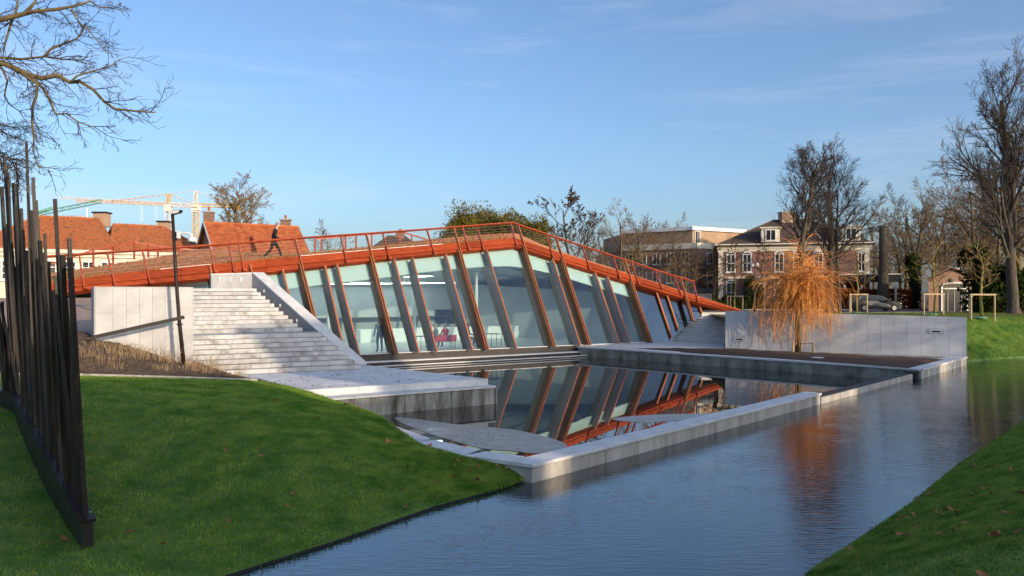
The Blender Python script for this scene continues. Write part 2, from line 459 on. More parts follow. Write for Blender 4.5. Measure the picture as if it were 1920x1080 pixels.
# ================================================================== ground, water, basin
class TPS:
    def __init__(s, pts):
        p = np.array(pts, float); s.x = p[:, :2]; n = len(p)
        K = s.k(np.linalg.norm(s.x[:, None] - s.x[None], axis=2)) + np.eye(n) * 0.05
        P = np.hstack([np.ones((n, 1)), s.x]); A = np.zeros((n + 3, n + 3))
        A[:n, :n] = K; A[:n, n:] = P; A[n:, :n] = P.T
        s.w = np.linalg.solve(A, np.concatenate([p[:, 2], np.zeros(3)]))
    @staticmethod
    def k(r):
        return np.where(r > 1e-9, r * r * np.log(np.maximum(r, 1e-9)), 0.0)
    def __call__(s, q):
        q = np.asarray(q, float)
        return s.k(np.linalg.norm(q[:, None] - s.x[None], axis=2)) @ s.w[:-3] + s.w[-3] + q @ s.w[-2:]

def resample(poly, n):
    p = np.array(poly, float)
    t = np.linspace(0, len(p) - 1, n)
    i = np.minimum(t.astype(int), len(p) - 2); f = (t - i)[:, None]
    return p[i] * (1 - f) + p[i + 1] * f

def ruled(lo, hi, nu, nv):
    a, b = resample(lo, nu), resample(hi, nu)
    t = np.linspace(0, 1, nv)[None, :, None]
    return a[:, None] * (1 - t) + b[:, None] * t            # nu, nv, 2

def grid_obj(name, g, z, m, kind='structure', smooth=True):
    nu, nv = g.shape[:2]
    vs = np.concatenate([g.reshape(-1, 2), z.reshape(-1, 1)], axis=1)
    idx = np.arange(nu * nv).reshape(nu, nv)
    fs = np.stack([idx[:-1, :-1], idx[1:, :-1], idx[1:, 1:], idx[:-1, 1:]], axis=-1).reshape(-1, 4)
    o = np_mesh(name, vs, fs, m)
    if smooth: o.data.polygons.foreach_set('use_smooth', [True] * len(fs))
    return tag(o, kind=kind)

E = [(-11.75, -1.15), (-8.25, 3.65), (-5.25, 7.45), (-3.68, 9.44), (-2.53, 10.92), (-1.26, 12.76), (-0.50, 13.60), (-0.16, 14.02), (0.02, 14.40)]
BK = [(-26, 10), (-22, 14), (-16, 18.5), (-11.9, 21.2), (-9.7, 22.1), (-7.6, 23.1), (-5.4, 21.9), (-3.45, 18.65), (-2.12, 16.5), (-0.93, 15.17), (0.10, 14.52)]
lawn_ctl = [(x, y, 0.06) for x, y in E[:7]] + [
    (0.05, 14.4, 0.07), (-0.15, 14.65, 0.20), (-0.85, 15.1, 0.29), (-2.1, 16.45, 0.33), (-3.2, 18.2, 0.62), (-5.13, 21.9, 0.56), (-6.04, 22.3, 0.76), (-7.6, 23.0, 0.91),
    (-9.7, 22.0, 1.10), (-11.6, 21.0, 1.255), (-10.9, 16.5, 1.42), (-9.7, 15.2, 1.18), (-7.15, 12.08, 0.42), (-5.47, 9.78, 0.20), (-8.5, 13.7, 0.74), (-6.3, 10.9, 0.28), (-5.87, 8.87, 0.27), (-3.9, 14.5, 0.72), (-5.5, 17.5, 0.98),
    (-16, 18.5, 1.55), (-22, 14, 1.75), (-26, 10, 1.8), (-14, 9, 1.6), (-2.3, 13.6, 0.33), (-3.9, 12.2, 0.42)]
lawn_z = TPS(lawn_ctl)
g = ruled(E, BK, 150, 70)
# the outer row dips under the water, the far row goes down along the walls
dirE = np.array([0.79, -0.61])
zz = lawn_z(g.reshape(-1, 2)).reshape(g.shape[:2])
rr = np.random.RandomState(3)
g0 = g[:, :1] + dirE * 0.02; z0 = zz[:, :1] * 0 - 0.30
g1 = g[:, -1:] * 1.0; z1 = zz[:, -1:] - 0.9
lawn_g = np.concatenate([g0, g, g1], axis=1); lawn_zz = np.concatenate([z0, zz, z1], axis=1)
lawn = grid_obj('lawn_bank', lawn_g, lawn_zz, M['lawn'])

be = MB()
for p, q in zip(E[:-1], E[1:]):
    d_ = (V(q[0] - p[0], q[1] - p[1], 0)).normalized(); n_ = V(d_.y, -d_.x, 0)
    pa_, qa_ = V(*p, 0) + n_ * 0.03, V(*q, 0) + n_ * 0.03
    be.hexa([V(a.x, a.y, -0.35) for a in (pa_, qa_, qa_ + n_ * 0.04, pa_ + n_ * 0.04)], [V(a.x, a.y, float(lawn_z([(a.x, a.y)])[0]) - 0.03) for a in (pa_, qa_, qa_ + n_ * 0.04, pa_ + n_ * 0.04)])
tag(be.build('bank_edging', M['weir'], base=(-1.2, 12.7, 0)), 'low dark wet edging along the foot of the left lawn at the water', 'edging')

# brown planted strip and ground left of the building
MF = BK[:6]
MBk = [(-44, 26), (-28, 28), (-16.5, 27.5), (-13.2, 24.75), (-10.7, 26.6), (-7.4, 24.3)]
mulch_ctl = [(x, y, float(lawn_z([(x, y)])[0]) + 0.03) for x, y in MF] + [
    (-44, 26, 2.1), (-28, 28, 2.15), (-16.5, 27.5, 2.3), (-13.2, 24.5, 2.14), (-12.0, 24.6, 1.75), (-11.2, 25.2, 1.35), (-10.5, 25.7, 1.06), (-9.9, 26.0, 0.98), (-8.9, 25.4, 0.80), (-7.4, 24.2, 0.69), (-20, 23, 1.9), (-10.2, 24, 1.18)]
mulch_z = TPS(mulch_ctl)
g = ruled(MF, MBk, 110, 40)
zz = mulch_z(g.reshape(-1, 2)).reshape(g.shape[:2])
zz[:, 1:-1] += rr.uniform(-0.03, 0.05, zz[:, 1:-1].shape)
grid_obj('planting_strip', g, zz, M['mulch'], smooth=False)

fc = MB()
fp = [(-28, 28, 2.16), (-16.5, 27.5, 2.30), (-13.3, 24.95, 2.14), (-14.0, 29.5, 2.85), (-17.4, 33.2, 3.35), (-30, 33.2, 3.35)]
fc.add(fp, [(0, 1, 4, 5), (1, 2, 3, 4)])
tag(fc.build('forecourt', M['pave']), kind='structure')

# water of the canal, bounded by the basin wall
cw = [(-40, -40), (-13.5, -1), (-9.5, 4), (-6.3, 8), (-3.2, 11.5), (-1.6, 13.4), (0.0, 15.0), (0.5, 14.75), (9.9, 25.05), (16.7, 32.4), (22.6, 38.95), (24.5, 41), (31, 60), (90, 60), (60, -40)]
w = MB(); w.add([(x, y, 0.0) for x, y in cw], [tuple(range(len(cw)))])
tag(w.build('canal_water', M['canal']), kind='structure')
# sheltered pool in front of the glass front
pw = [(0.6, 15.0), (9.8, 25.15), (16.6, 32.5), (3.9, 46.3), (-7.6, 39.0), (-8.5, 33.0), (-1.0, 25.6), (-8.5, 20.3), (-4.2, 21.5), (-2.3, 17.2)]
pw = [(0.45, 14.85), (9.8, 25.1), (16.7, 32.4), (3.9, 46.6), (-8.2, 39.2), (-7.5, 31.5), (-0.9, 25.9), (-6.0, 21.6), (-2.9, 16.6)]
w = MB(); w.add([(x, y, -0.14) for x, y in pw], [tuple(range(len(pw)))])
tag(w.build('pool_water', M['pool']), kind='structure')

def blob(pxs, z, name, m, th):
    pts = [lvl(x, y, z) for x, y in pxs]
    # smooth closed outline (Catmull-Rom)
    out = []
    n = len(pts)
    for i in range(n):
        p0, p1, p2, p3 = pts[i - 1], pts[i], pts[(i + 1) % n], pts[(i + 2) % n]
        for k in range(6):
            t = k / 6
            out.append(0.5 * ((2 * p1) + (p2 - p0) * t + (2 * p0 - 5 * p1 + 4 * p2 - p3) * t * t + (3 * p1 - p0 - 3 * p2 + p3) * t ** 3))
    c = sum(out, V(0, 0, 0)) / len(out)
    b = MB(); b.prism([(p.x, p.y) for p in out], z, z + th)
    return b.build(name, m, base=(c.x, c.y, z))
o = blob([(742, 783), (800, 789), (870, 798), (960, 806), (1035, 823), (1062, 838), (1010, 850), (960, 846), (900, 840), (820, 818), (760, 796)], -0.142, 'ice_sheet', M['ice'], 0.012)
tag(o, 'pale brown sheet of thin ice littered with leaves at the near corner of the pool', 'ice', 'sheets of thin ice on the pool')
o = blob([(1148, 786), (1196, 780), (1262, 777), (1335, 775), (1405, 767), (1376, 780), (1318, 793), (1268, 789), (1205, 793)], -0.142, 'ice_sheet', M['ice'], 0.012)
tag(o, 'small grey tongue of thin ice beside the long white coping', 'ice', 'sheets of thin ice on the pool')

# right bank
RBn = [(-20, -24), (-6, -3), (0.6, 5.6), (3.65, 9.61), (4.79, 10.84), (6.26, 12.44), (9.25, 15.96), (14.12, 21.32), (22, 29.5), (34, 38), (60, 48)]
RBf = [(-8, -34), (6, -12), (8.0, -1.5), (10.2, 4.0), (11.3, 5.6), (13, 7.6), (16, 11), (21, 16), (28, 23), (39, 31), (66, 38)]
g = ruled(RBn, RBf, 150, 50)
t = np.linspace(0, 1, 50)[None, :]
prof = 2.25 * (1 - (1 - t) ** 1.7)
zz = np.repeat(prof, 150, axis=0) + 0.003 * rr.randn(150, 50) * (t > 0.02)
dn = np.array([-0.743, 0.67])
gg = np.concatenate([g[:, :1] + dn * 0.4, g, g[:, -1:] + np.array([60, -60.0])], axis=1)
z3 = np.concatenate([zz[:, :1] * 0 - 0.3, zz, zz[:, -1:] * 0 + 2.3], axis=1)
rbank = grid_obj('right_bank', gg, z3, M['sun_tinted_bank_turf'])

# far bank behind the white wall and the land beyond, one sheet to the horizon
fb_lo = [(22.9, 39.6), (26, 41.6), (29.5, 43.2), (33, 43.6), (40, 44.5), (52, 47), (90, 56)]
fb_hi = [(22.6, 42.2), (26.2, 45.2), (30, 47.2), (34, 47.8), (40, 48.6), (52, 51), (90, 60)]
g = ruled(fb_lo, fb_hi, 60, 16)
t = np.linspace(0, 1, 16)[None, :]
zz = np.repeat(2.1 * t ** 0.8, 60, axis=0) + 0.012 * rr.randn(60, 16) * (t > 0.05) * (t < 0.99)
g = np.concatenate([g[:, :1] - np.array([[0.0, 0.5]]), g], axis=1); zz = np.concatenate([zz[:, :1] * 0 - 0.3, zz], axis=1)
fbank = grid_obj('far_bank', g, zz, M['lawn'])
lawn_strip = [(12.6, 45.0), (15.3, 55.5)] 
vb = MB()
vp = [(12.7, 44.6), (22.6, 39.6), (22.6, 42.2), (26.2, 45.2), (30, 47.2), (34, 47.8), (40, 48.6), (52, 51), (90, 60), (90, 66), (40, 62.5), (20, 62.5), (15.2, 62.5), (14.2, 56.5)]
vb.add([(x, y, 2.1 if y < 61 else 1.955) for x, y in vp], [tuple(range(len(vp)))])
verge = tag(vb.build('verge', M['verge']), kind='structure')
gp = [(-3000, 12), (-46, 12), (-44, 26), (-28, 28), (-16.5, 27.5), (-17.5, 33), (-18, 46), (0, 58), (13, 62), (40, 62), (90, 62), (3000, 62), (3000, 5000), (-3000, 5000)]
gm = MB(); gm.add([(x, y, (2.12 if y < 30 else 1.94)) for x, y in gp], [tuple(range(len(gp)))])
tag(gm.build('ground', M['mulch']), kind='structure')
rd = MB()
rd.quad((13.5, 63.5, 1.952), (400, 63.5, 1.952), (400, 76.5, 1.952), (13.5, 76.5, 1.952))
tag(rd.build('road', M['road']), kind='structure')
kb = MB()
kb.box((206, 63.4, 1.98), (386, 0.18, 0.14)); kb.box((206, 76.6, 1.98), (386, 0.18, 0.14))
tag(kb.build('kerb', M['concrete_clean']), kind='structure')

# ------------------------------------------------------------------ basin wall: concrete panels and white coping stones
CD = V(0.675, 0.737, 0).normalized(); CN = V(CD.y, -CD.x, 0)           # along the canal / out over the canal
C0 = V(0.40, 14.30, 0)
def on_c(t, out=0.0, z=0.0):
    p = C0 + CD * t - CN * (-out); p.z = z
    return p
def run_box(mb, a, b, w0, w1, z0, z1, nrm):
    """box along a->b between offsets w0..w1 along nrm and heights z0..z1"""
    q = lambda z: [V(p.x, p.y, z) + nrm * w for p, w in ((a, w0), (b, w0), (b, w1), (a, w1))]
    mb.hexa(q(z0), q(z1))
L_hi, L_weir, L_end = 14.03, 24.3, 33.2
bw = thing('basin_wall', on_c(0), 'long low concrete basin wall with white stone coping between pool and canal', 'wall')
k = 0; t0 = 0.0
while t0 < L_hi - 0.3:
    t1 = min(L_hi, t0 + 2.34)
    b = MB(); run_box(b, on_c(t0 + 0.008), on_c(t1 - 0.008), -0.42, -0.05, -1.0, 0.285, CN)
    b.build('concrete_panel', M['concrete_clean'], bw)
    b = MB(); run_box(b, on_c(t0 - (0.02 if k == 0 else 0) + 0.003), on_c(t1 - 0.003), -0.55, 0.0, 0.288, 0.355, CN)
    b.build('coping_stone', M['stone'], bw, bevel=0.008)
    t0 = t1; k += 1
arm = [V(0.40, 14.30, 0), V(-0.95, 15.13, 0), V(-2.15, 16.45, 0), V(-3.5, 18.6, 0), V(-5.4, 21.4, 0)]
for a, b2 in zip(arm, arm[1:]):
    d = (b2 - a).normalized(); nn = V(d.y, -d.x, 0)
    b = MB(); run_box(b, a + d * (0.46 if a is arm[0] else 0.004), b2 - d * 0.004, 0.05, 0.42, -1.0, 0.285, nn)
    b.build('concrete_panel', M['concrete_clean'], bw)
    b = MB(); run_box(b, a + d * (0.52 if a is arm[0] else 0.003), b2, 0.0, 0.55, 0.288, 0.3535, nn)
    b.build('coping_stone', M['stone'], bw)
# corner wedge that closes the outer corner
b = MB(); d = (arm[1] - arm[0]).normalized(); nn = V(d.y, -d.x, 0)
cp = [C0 + CD * 0.008 - CN * 0.05, C0 - CN * 0.42 + CD * 0.008, C0 + d * 0.46 + nn * 0.40, C0 + d * 0.46 + nn * 0.05]
b.prism([(p.x, p.y) for p in cp], -1.0, 0.2845); b.build('concrete_panel', M['concrete_clean'], bw)
b = MB(); cp = [C0 - CD * 0.018, C0 - CN * 0.55 - CD * 0.018, C0 + d * 0.52 + nn * 0.54, C0 + d * 0.52]
b.prism([(p.x, p.y) for p in cp], 0.289, 0.3525); b.build('coping_stone', M['stone'], bw)
# weir
we = thing('weir', on_c(L_hi), 'low concrete weir wall with a wet dark edge between high basin wall and planter', 'weir')
t0 = L_hi + 0.02
while t0 < L_weir - 0.3:
    t1 = min(L_weir, t0 + 1.7)
    b = MB(); run_box(b, on_c(t0 + 0.008), on_c(t1 - 0.008), -0.40, -0.03, -1.0, 0.20, CN)
    b.build('concrete_panel', M['concrete_clean'], we)
    t0 = t1
b = MB(); run_box(b, on_c(L_hi + 0.03), on_c(L_weir), -0.42, -0.10, 0.203, 0.232, CN); b.build('wet_edge', M['weir'], we)
b = MB(); run_box(b, on_c(L_weir - 0.28), on_c(L_weir + 0.02), -0.4, 0.1, -0.6, 0.26, CN); b.build('overflow_chute', M['weir'], we)

# ------------------------------------------------------------------ terrace with the planting bed
FA, FB = V(-7.56, 39.14, 0), V(9.08, 49.69, 0)
U = (FB - FA).normalized(); N = V(U.y, -U.x, 0)                         # along the glass front / out of it
PFL, PFR = V(3.95, 45.9, 0), V(16.95, 32.1, 0)
WL, WR = V(12.24, 44.36, 0), V(22.55, 38.45, 0)
tr = thing('terrace', PFL, 'stone terrace with dark planting bed beside the glass front', 'terrace')
b = MB(); poly = [PFL, PFR, WR, WL, V(13.6, 49.4, 0), V(10.9, 51.2, 0), V(9.3, 50.1, 0), V(4.1, 46.7, 0)]
off = 0.06
b.prism([(p.x, p.y) for p in poly], -0.9, 0.36); b.build('core', M['concrete_moss'], tr)
PD = (PFR - PFL).normalized(); PN = V(-PD.y, PD.x, 0)                    # PN points inwards (away from the pool)
PLn = (PFR - PFL).length
t0 = 0
while t0 < PLn - 0.3:
    t1 = min(PLn, t0 + 2.4)
    b = MB(); run_box(b, PFL + PD * (t0 + 0.012), PFL + PD * (t1 - 0.012), -0.05, 0.1, -0.9, 0.335, PN)
    b.build('concrete_panel', M['concrete_moss'], tr)
    b = MB(); run_box(b, PFL + PD * (t0 + 0.004), PFL + PD * (t1 - 0.004), -0.10, 0.42, 0.338, 0.412, PN)
    b.build('coping_stone', M['stone'], tr)
    t0 = t1
RDr = (WR - PFR).normalized(); RN = V(-RDr.y, RDr.x, 0); RLn = (WR - PFR).length
t0 = 0
while t0 < RLn - 0.3:
    t1 = min(RLn, t0 + 1.45)
    b = MB(); run_box(b, PFR + RDr * (t0 + 0.012), PFR + RDr * (t1 - 0.012), -0.05, 0.1, -0.9, 0.335, RN)
    b.build('concrete_panel', M['concrete_clean'], tr)
    b = MB(); run_box(b, PFR + RDr * (t0 + 0.004), PFR + RDr * (t1 - 0.004), -0.10, 0.72, 0.338, 0.4135, RN)
    b.build('coping_stone', M['stone'], tr)
    t0 = t1
# paving towards the stairs
pv = [PFL + PN * 0.43 + PD * 0.0, PFL + PN * 0.43 + PD * 6.5, WL + V(-0.1, -0.2, 0), V(13.5, 49.3, 0), V(10.9, 51.0, 0), V(9.2, 49.95, 0), V(4.2, 46.72, 0)]
b = MB(); b.prism([(p.x, p.y) for p in pv], 0.362, 0.405); b.build('paving', M['stone'], tr)
bd = [lvl(1195, 652.6, 0.43), lvl(1703, 689.6, 0.43), lvl(1770, 673.6, 0.43), lvl(1365, 654.2, 0.43)]
nb = 26
b = MB(); gs = []
for i in range(nb + 1):
    for j in range(9):
        p = lerp(lerp(bd[0], bd[1], i / nb), lerp(bd[3], bd[2], i / nb), j / 8)
        p.z = 0.415 + (0.06 + R.uniform(-0.02, 0.03) if 0 < j < 8 and 0 < i < nb else 0)
        gs.append(p)
b.add(gs, [(i * 9 + j, (i + 1) * 9 + j, (i + 1) * 9 + j + 1, i * 9 + j + 1) for i in range(nb) for j in range(8)])
b.build('soil_bed', M['soil'], tr)
b = MB(); c = lvl(1533, 671, 0.5)
b.lathe(c, [(0.02, 0.0), (0.28, 0.0), (0.30, 0.02), (0.28, 0.03), (0.02, 0.035)], 14)
tag(b.build('well_cover', M['white'], base=c), 'small round white cover lying on the dark bed by the willow', 'cover')

# ------------------------------------------------------------------ white wall on the right: hung stone panels
ww = thing('stone_wall', WL, 'long white stone clad wall behind the orange willow', 'wall')
WD = (WR - WL).normalized(); WN = V(WD.y, -WD.x, 0)                      # WN towards the camera
WLn = (WR - WL).length
wt = lambda t: lerp(2.49, 2.30, t / WLn)
b = MB(); a0, a1 = WL, WR
q = [a0, a1, a1 - WN * 0.42, a0 - WN * 0.42]
b.add([V(p.x, p.y, -0.4) for p in q] + [V(p.x, p.y, z) for p, z in zip(q, (2.46, 2.27, 2.27, 2.46))], [(3, 2, 1, 0), (4, 5, 6, 7), (0, 1, 5, 4), (1, 2, 6, 5), (2, 3, 7, 6), (3, 0, 4, 7)])
b.build('core', M['joint'], ww)
col = 0; t0 = 0.0; gap = 0.0045
wr = random.Random(5)
while t0 < WLn - 0.05:
    t1 = min(WLn, t0 + 0.62)
    cuts = [0.36] + sorted({0.36 + 0.75 + wr.uniform(-0.3, 0.6), 0.36 + 1.75 + wr.uniform(-0.15, 0.2)} if col % 3 else {0.36 + 1.1 + wr.uniform(-0.35, 0.35)}) + [None]
    for z0, z1 in zip(cuts, cuts[1:]):
        fr = WN * (0.035 + wr.uniform(0, 0.003))
        za, zb = z0 + gap, z0 + gap
        ta, tb = (wt(t0), wt(t1)) if z1 is None else (z1 - gap, z1 - gap)
        p, r2 = WL + WD * (t0 + gap), WL + WD * (t1 - gap)
        b = MB()
        b.hexa([V(p.x, p.y, za), V(r2.x, r2.y, zb), V(r2.x, r2.y, zb) + fr, V(p.x, p.y, za) + fr], [V(p.x, p.y, ta), V(r2.x, r2.y, tb), V(r2.x, r2.y, tb) + fr, V(p.x, p.y, ta) + fr])
        b.build('stone_panel', M['stone_wall'], ww)
    t0 = t1; col += 1
t0 = 0
while t0 < WLn - 0.05:
    t1 = min(WLn, t0 + 1.24)
    p, r2 = WL + WD * (t0 + 0.004), WL + WD * (t1 - 0.004)
    b = MB(); ws = [p + WN * 0.045, r2 + WN * 0.045, r2 - WN * 0.45, p - WN * 0.45]; hs = (wt(t0), wt(t1), wt(t1), wt(t0))
    b.hexa([V(q.x, q.y, h + 0.002) for q, h in zip(ws, hs)], [V(q.x, q.y, h + 0.05) for q, h in zip(ws, hs)])
    b.build('cap_stone', M['stone_wall'], ww)
    t0 = t1
b = MB(); p = WR + WD * 0.004
b.hexa([V(q.x, q.y, -0.2) for q in (p + WN * 0.04, p + WD * 0.04 + WN * 0.04, p + WD * 0.04 - WN * 0.44, p - WN * 0.44)], [V(q.x, q.y, 2.345) for q in (p + WN * 0.04, p + WD * 0.04 + WN * 0.04, p + WD * 0.04 - WN * 0.44, p - WN * 0.44)])
b.build('end_panel', M['stone_wall'], ww)
for pxy in ((1386, 636), (1755, 621)):
    # recessed slot light in its frame
    d = V((pxy[0] - 960) / FOC, 1, (HOR - pxy[1]) / FOC); n3 = WN
    t = (WL + WN * 0.05 - V(0, 0, EYE)).dot(n3) / d.dot(n3)
    c = V(0, 0, EYE) + d * t
    b = MB(); b.box(c, (0.62, 0.03, 0.26), (WD, WN, V(0, 0, 1))); f = b.build('slot_light', M['stone_wall'], ww)
    b = MB()
    for dx, dz, sx, sz in ((0, 0.125, 0.64, 0.015), (0, -0.125, 0.64, 0.015), (0.31, 0, 0.015, 0.25), (-0.31, 0, 0.015, 0.25)):
        b.box(c + WD * dx + V(0, 0, dz) + WN * 0.012, (sx, 0.02, sz), (WD, WN, V(0, 0, 1)))
    b.build('frame', M['zinc'], f)
    b = MB(); b.box(c + WN * 0.016 - V(0, 0, 0.01), (0.36, 0.02, 0.07), (WD, WN, V(0, 0, 1))); b.build('slot', M['black'], f)

# stairs on the right, between the glass front and the white wall
rs = thing('stone_stairs', (11, 50.5, 0.4), 'pale stone steps climbing between the glass front and the long white wall', 'stairs')
bL, bR, tL, tR = V(10.7, 51.0, 0), V(13.6, 48.9, 0), V(13.25, 54.6, 0), V(15.3, 55.0, 0)
NS = 11
for i in range(NS):
    f0, f1 = i / NS, (i + 1) / NS
    pl, pr = lerp(bL, tL, f0), lerp(bR, tR, f0)
    ql, qr = lerp(bL, tL, f1) , lerp(bR, tR, f1)
    zt = 0.405 + (i + 1) * 0.165
    sh_ = (0.0, 0.12)[i % 2]
    cutj = [0.0] + [x for x in (0.25 - sh_, 0.5 - sh_, 0.75 - sh_, 1.0 - sh_) if x < 0.99] + [1.0]
    for a, b2 in zip(cutj, cutj[1:]):
        a, b2 = a + 0.002, b2 - 0.002
        qq = [lerp(pl, pr, a), lerp(pl, pr, b2), lerp(ql, qr, b2), lerp(ql, qr, a)]
        qq[2] = qq[2] + (qq[2] - qq[1]) * 0.15; qq[3] = qq[3] + (qq[3] - qq[0]) * 0.15
        fw = (qq[0] - qq[3]).normalized() * 0.09
        b = MB(); b.prism([(p.x, p.y) for p in qq], zt - 0.162, zt - 0.07); b.prism([(p.x, p.y) for p in (qq[0] + fw, qq[1] + fw, qq[2], qq[3])], zt - 0.068, zt + R.uniform(-0.003, 0.003)); b.build('step', M['stone'], rs)
b = MB(); b.prism([(10.9, 51.3), (13.6, 49.4), (15.3, 55.0), (15.2, 62.4), (14.0, 62.4), (13.2, 54.7)], -0.2, 0.42)
b.add([(13.2, 54.6, 2.215), (15.35, 54.9, 2.215), (15.25, 62.5, 2.0), (13.6, 62.5, 2.0)], [(0, 1, 2, 3)])
b.build('base', M['concrete_clean'], rs)

# ------------------------------------------------------------------ landing, quay wall and stairs on the left
ES = V(0.876, 0.482, 0).normalized(); NSB = V(-ES.y, ES.x, 0)            # along a step / uphill
ld = thing('landing', (-3, 25.5, 0.4), 'white stone landing with stained concrete quay wall above the pool', 'landing')
up = [(-5.75, 31.0), (-0.81, 25.97), (-6.09, 22.92), (-9.3, 21.0), (-12.5, 25.5), (-11.5, 29)]
b = MB(); b.prism(up, 0.40, 0.655); b.build('slab', M['stone'], ld)
b = MB(); b.prism([(-5.85, 30.85), (-0.84, 25.99), (-0.62, 25.80), (-5.29, 22.75), (-8.4, 20.7), (-12, 25)], -0.8, 0.40); b.build('core', M['concrete'], ld)
# paving of the landing in rows
e0 = V(-0.81, 25.97, 0)
A1 = V(-0.866, -0.5, 0).normalized(); 
for r in range(6):
    for c in range(7):
        def gp(i, j):
            back = lerp(V(-0.81, 25.97, 0), V(-5.85, 30.85, 0), i / 6)
            return back + A1 * (j / 7 * lerp(6.1 + 3.4, 7.0, i / 6))
        qq = [gp(r, c), gp(r, c + 1), gp(r + 1, c + 1), gp(r + 1, c)]
        m_ = sum(qq, V(0, 0, 0)) / 4
        qq = [p + (m_ - p).normalized() * 0.006 for p in qq]
        b = MB(); b.prism([(p.x, p.y) for p in qq], 0.62, 0.668 + R.uniform(-0.0015, 0.0015)); b.build('paving_slab', M['stone'], ld)
LQ = V(-0.53, 25.67, 0); LD = V(-0.836, -0.548, 0).normalized(); LN = V(-LD.y, LD.x, 0)
if LN.dot(V(0.5, -0.8, 0)) < 0: LN = -LN
for i in range(5):
    p, r2 = LQ + LD * (i * 1.65 + 0.01), LQ + LD * ((i + 1) * 1.65 - 0.01)
    b = MB(); run_box(b, p + LD * (0.03 if i == 0 else 0), r2, -0.05, -0.35, -0.9, 0.385, LN); b.build('concrete_panel', M['concrete'], ld)
    b = MB(); run_box(b, p, r2, 0.0, -0.65, 0.405, 0.462, LN); b.build('ledge_stone', M['stone'], ld)
    b = MB(); pp = V(-0.81, 25.97, 0) + A1 * (i * 1.5 + 0.006); rr2 = V(-0.81, 25.97, 0) + A1 * ((i + 1) * 1.5 - 0.006)
    nn = V(0.5, -0.866, 0).normalized()
    run_box(b, pp, rr2, 0.025, -0.05, 0.465, 0.672, nn); b.build('riser_stone', M['stone'], ld)
b = MB(); d = (V(-5.85, 30.85, 0) - V(-0.53, 25.67, 0)).normalized(); nn = V(-d.y, d.x, 0)
run_box(b, V(-0.55, 25.71, 0), V(-5.85, 30.87, 0), -0.02, -0.1, -0.9, 0.40, nn); b.build('concrete_panel', M['concrete'], ld)

st = thing('stone_staircase', (-8, 29, 0.67), 'wide white stone staircase rising from the landing to the roof', 'stairs')
B0 = V(-5.86, 29.31, 0)
RIS, TRD, NST = 0.1625, 0.322, 19
back = 0.0
srng = random.Random(11)
for i in range(NST):
    dp = TRD if i != 7 else 1.25
    if i == NST - 1: dp = 2.6
    right = B0 + NSB * back - ES * (0.38 * back)
    zt = 0.67 + RIS * (i + 1)
    ln = 6.6 if i < 12 else 5.4
    x = -0.02 - srng.uniform(0, 0.6)
    segs = []; x0 = 0.12
    while x0 > -ln:
        x1 = x0 - srng.choice((0.72, 0.95, 1.2, 1.2)); segs.append((x0, x1)); x0 = x1
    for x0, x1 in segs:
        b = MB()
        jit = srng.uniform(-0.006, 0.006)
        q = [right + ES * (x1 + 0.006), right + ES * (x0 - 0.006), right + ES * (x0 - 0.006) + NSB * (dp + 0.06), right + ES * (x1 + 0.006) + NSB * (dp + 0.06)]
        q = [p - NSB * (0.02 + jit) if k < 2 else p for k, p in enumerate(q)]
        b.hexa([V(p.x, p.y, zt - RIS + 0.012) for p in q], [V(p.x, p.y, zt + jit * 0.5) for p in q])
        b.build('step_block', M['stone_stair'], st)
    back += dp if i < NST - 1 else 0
b = MB()
r0, r1 = B0 + NSB * 0.1, B0 + NSB * (back + 0.2) - ES * (0.38 * back)
sec = [(0.05, 0.66), (back, 0.66), (back + 2.7, 0.66), (back + 2.7, 3.70), (back + 0.1, 3.70), (3.0, 1.72), (2.0, 1.68), (0.2, 0.70)]
def core_pt(bk, z, side):
    p = B0 + NSB * bk - ES * (0.38 * min(bk, back)) - ES * (0.05 if side else 5.2)
    return V(p.x, p.y, z)
n_ = len(sec)
b.add([core_pt(a, z, 0) for a, z in sec] + [core_pt(a, z, 1) for a, z in sec], [tuple(range(n_)), tuple(range(2 * n_ - 1, n_ - 1, -1))] + [(i, (i + 1) % n_, n_ + (i + 1) % n_, n_ + i) for i in range(n_)])
b.build('core', M['joint'], st)

# parapet: raking wall with a broad cap and a short level return at the top
pa = thing('parapet', (-9, 32.7, 0.67), 'grey stone parapet wall sloping down beside the wide white staircase', 'parapet')
pb, pt = V(-6.15, 30.3, 0), V(-11.75, 35.0, 0)
rd_ = (pt - pb).normalized(); pn = V(-rd_.y, rd_.x, 0)
if pn.y < 0: pn = -pn                                                    # away from the steps
tk = pn * 0.56
def rk(t, z): p = lerp(pb, pt, t); return V(p.x, p.y, z)
zc = lambda t: lerp(0.74, 4.45, t)
f = [rk(-0.02, 0.60), rk(1.0, 0.6), rk(1.0, zc(1)), rk(0.0, zc(0))]
b = MB(); b.extrude(f, tk); b.build('wall', M['zinc'], pa)
for k in range(4):
    t0, t1 = k / 4 + 0.001, (k + 1) / 4 - 0.001
    a = [rk(t0, zc(t0) + 0.003), rk(t1, zc(t1) + 0.003)]
    b = MB(); ov = pn * -0.02
    lo = [a[0] + ov, a[1] + ov, a[1] + tk + pn * 0.02, a[0] + tk + pn * 0.02]
    b.hexa(lo, [p + V(0, 0, 0.06) for p in lo]); b.build('cap_stone', M['stone'], pa)
rt0 = rk(1.0, 0); rt1 = rt0 - ES * 1.75
b = MB(); q = [rt1 + NSB * 0.02, rt0 + NSB * 0.02, rt0 + NSB * 0.5, rt1 + NSB * 0.5]
b.hexa([V(p.x, p.y, 3.74) for p in q], [V(p.x, p.y, z) for p, z in zip(q, (4.36, 4.44, 4.44, 4.36))]); b.build('return_wall', M['zinc'], pa)
b = MB(); q = [rt1 - ES * 0.02, rt0, rt0 + NSB * 0.52, rt1 + NSB * 0.52 - ES * 0.02]
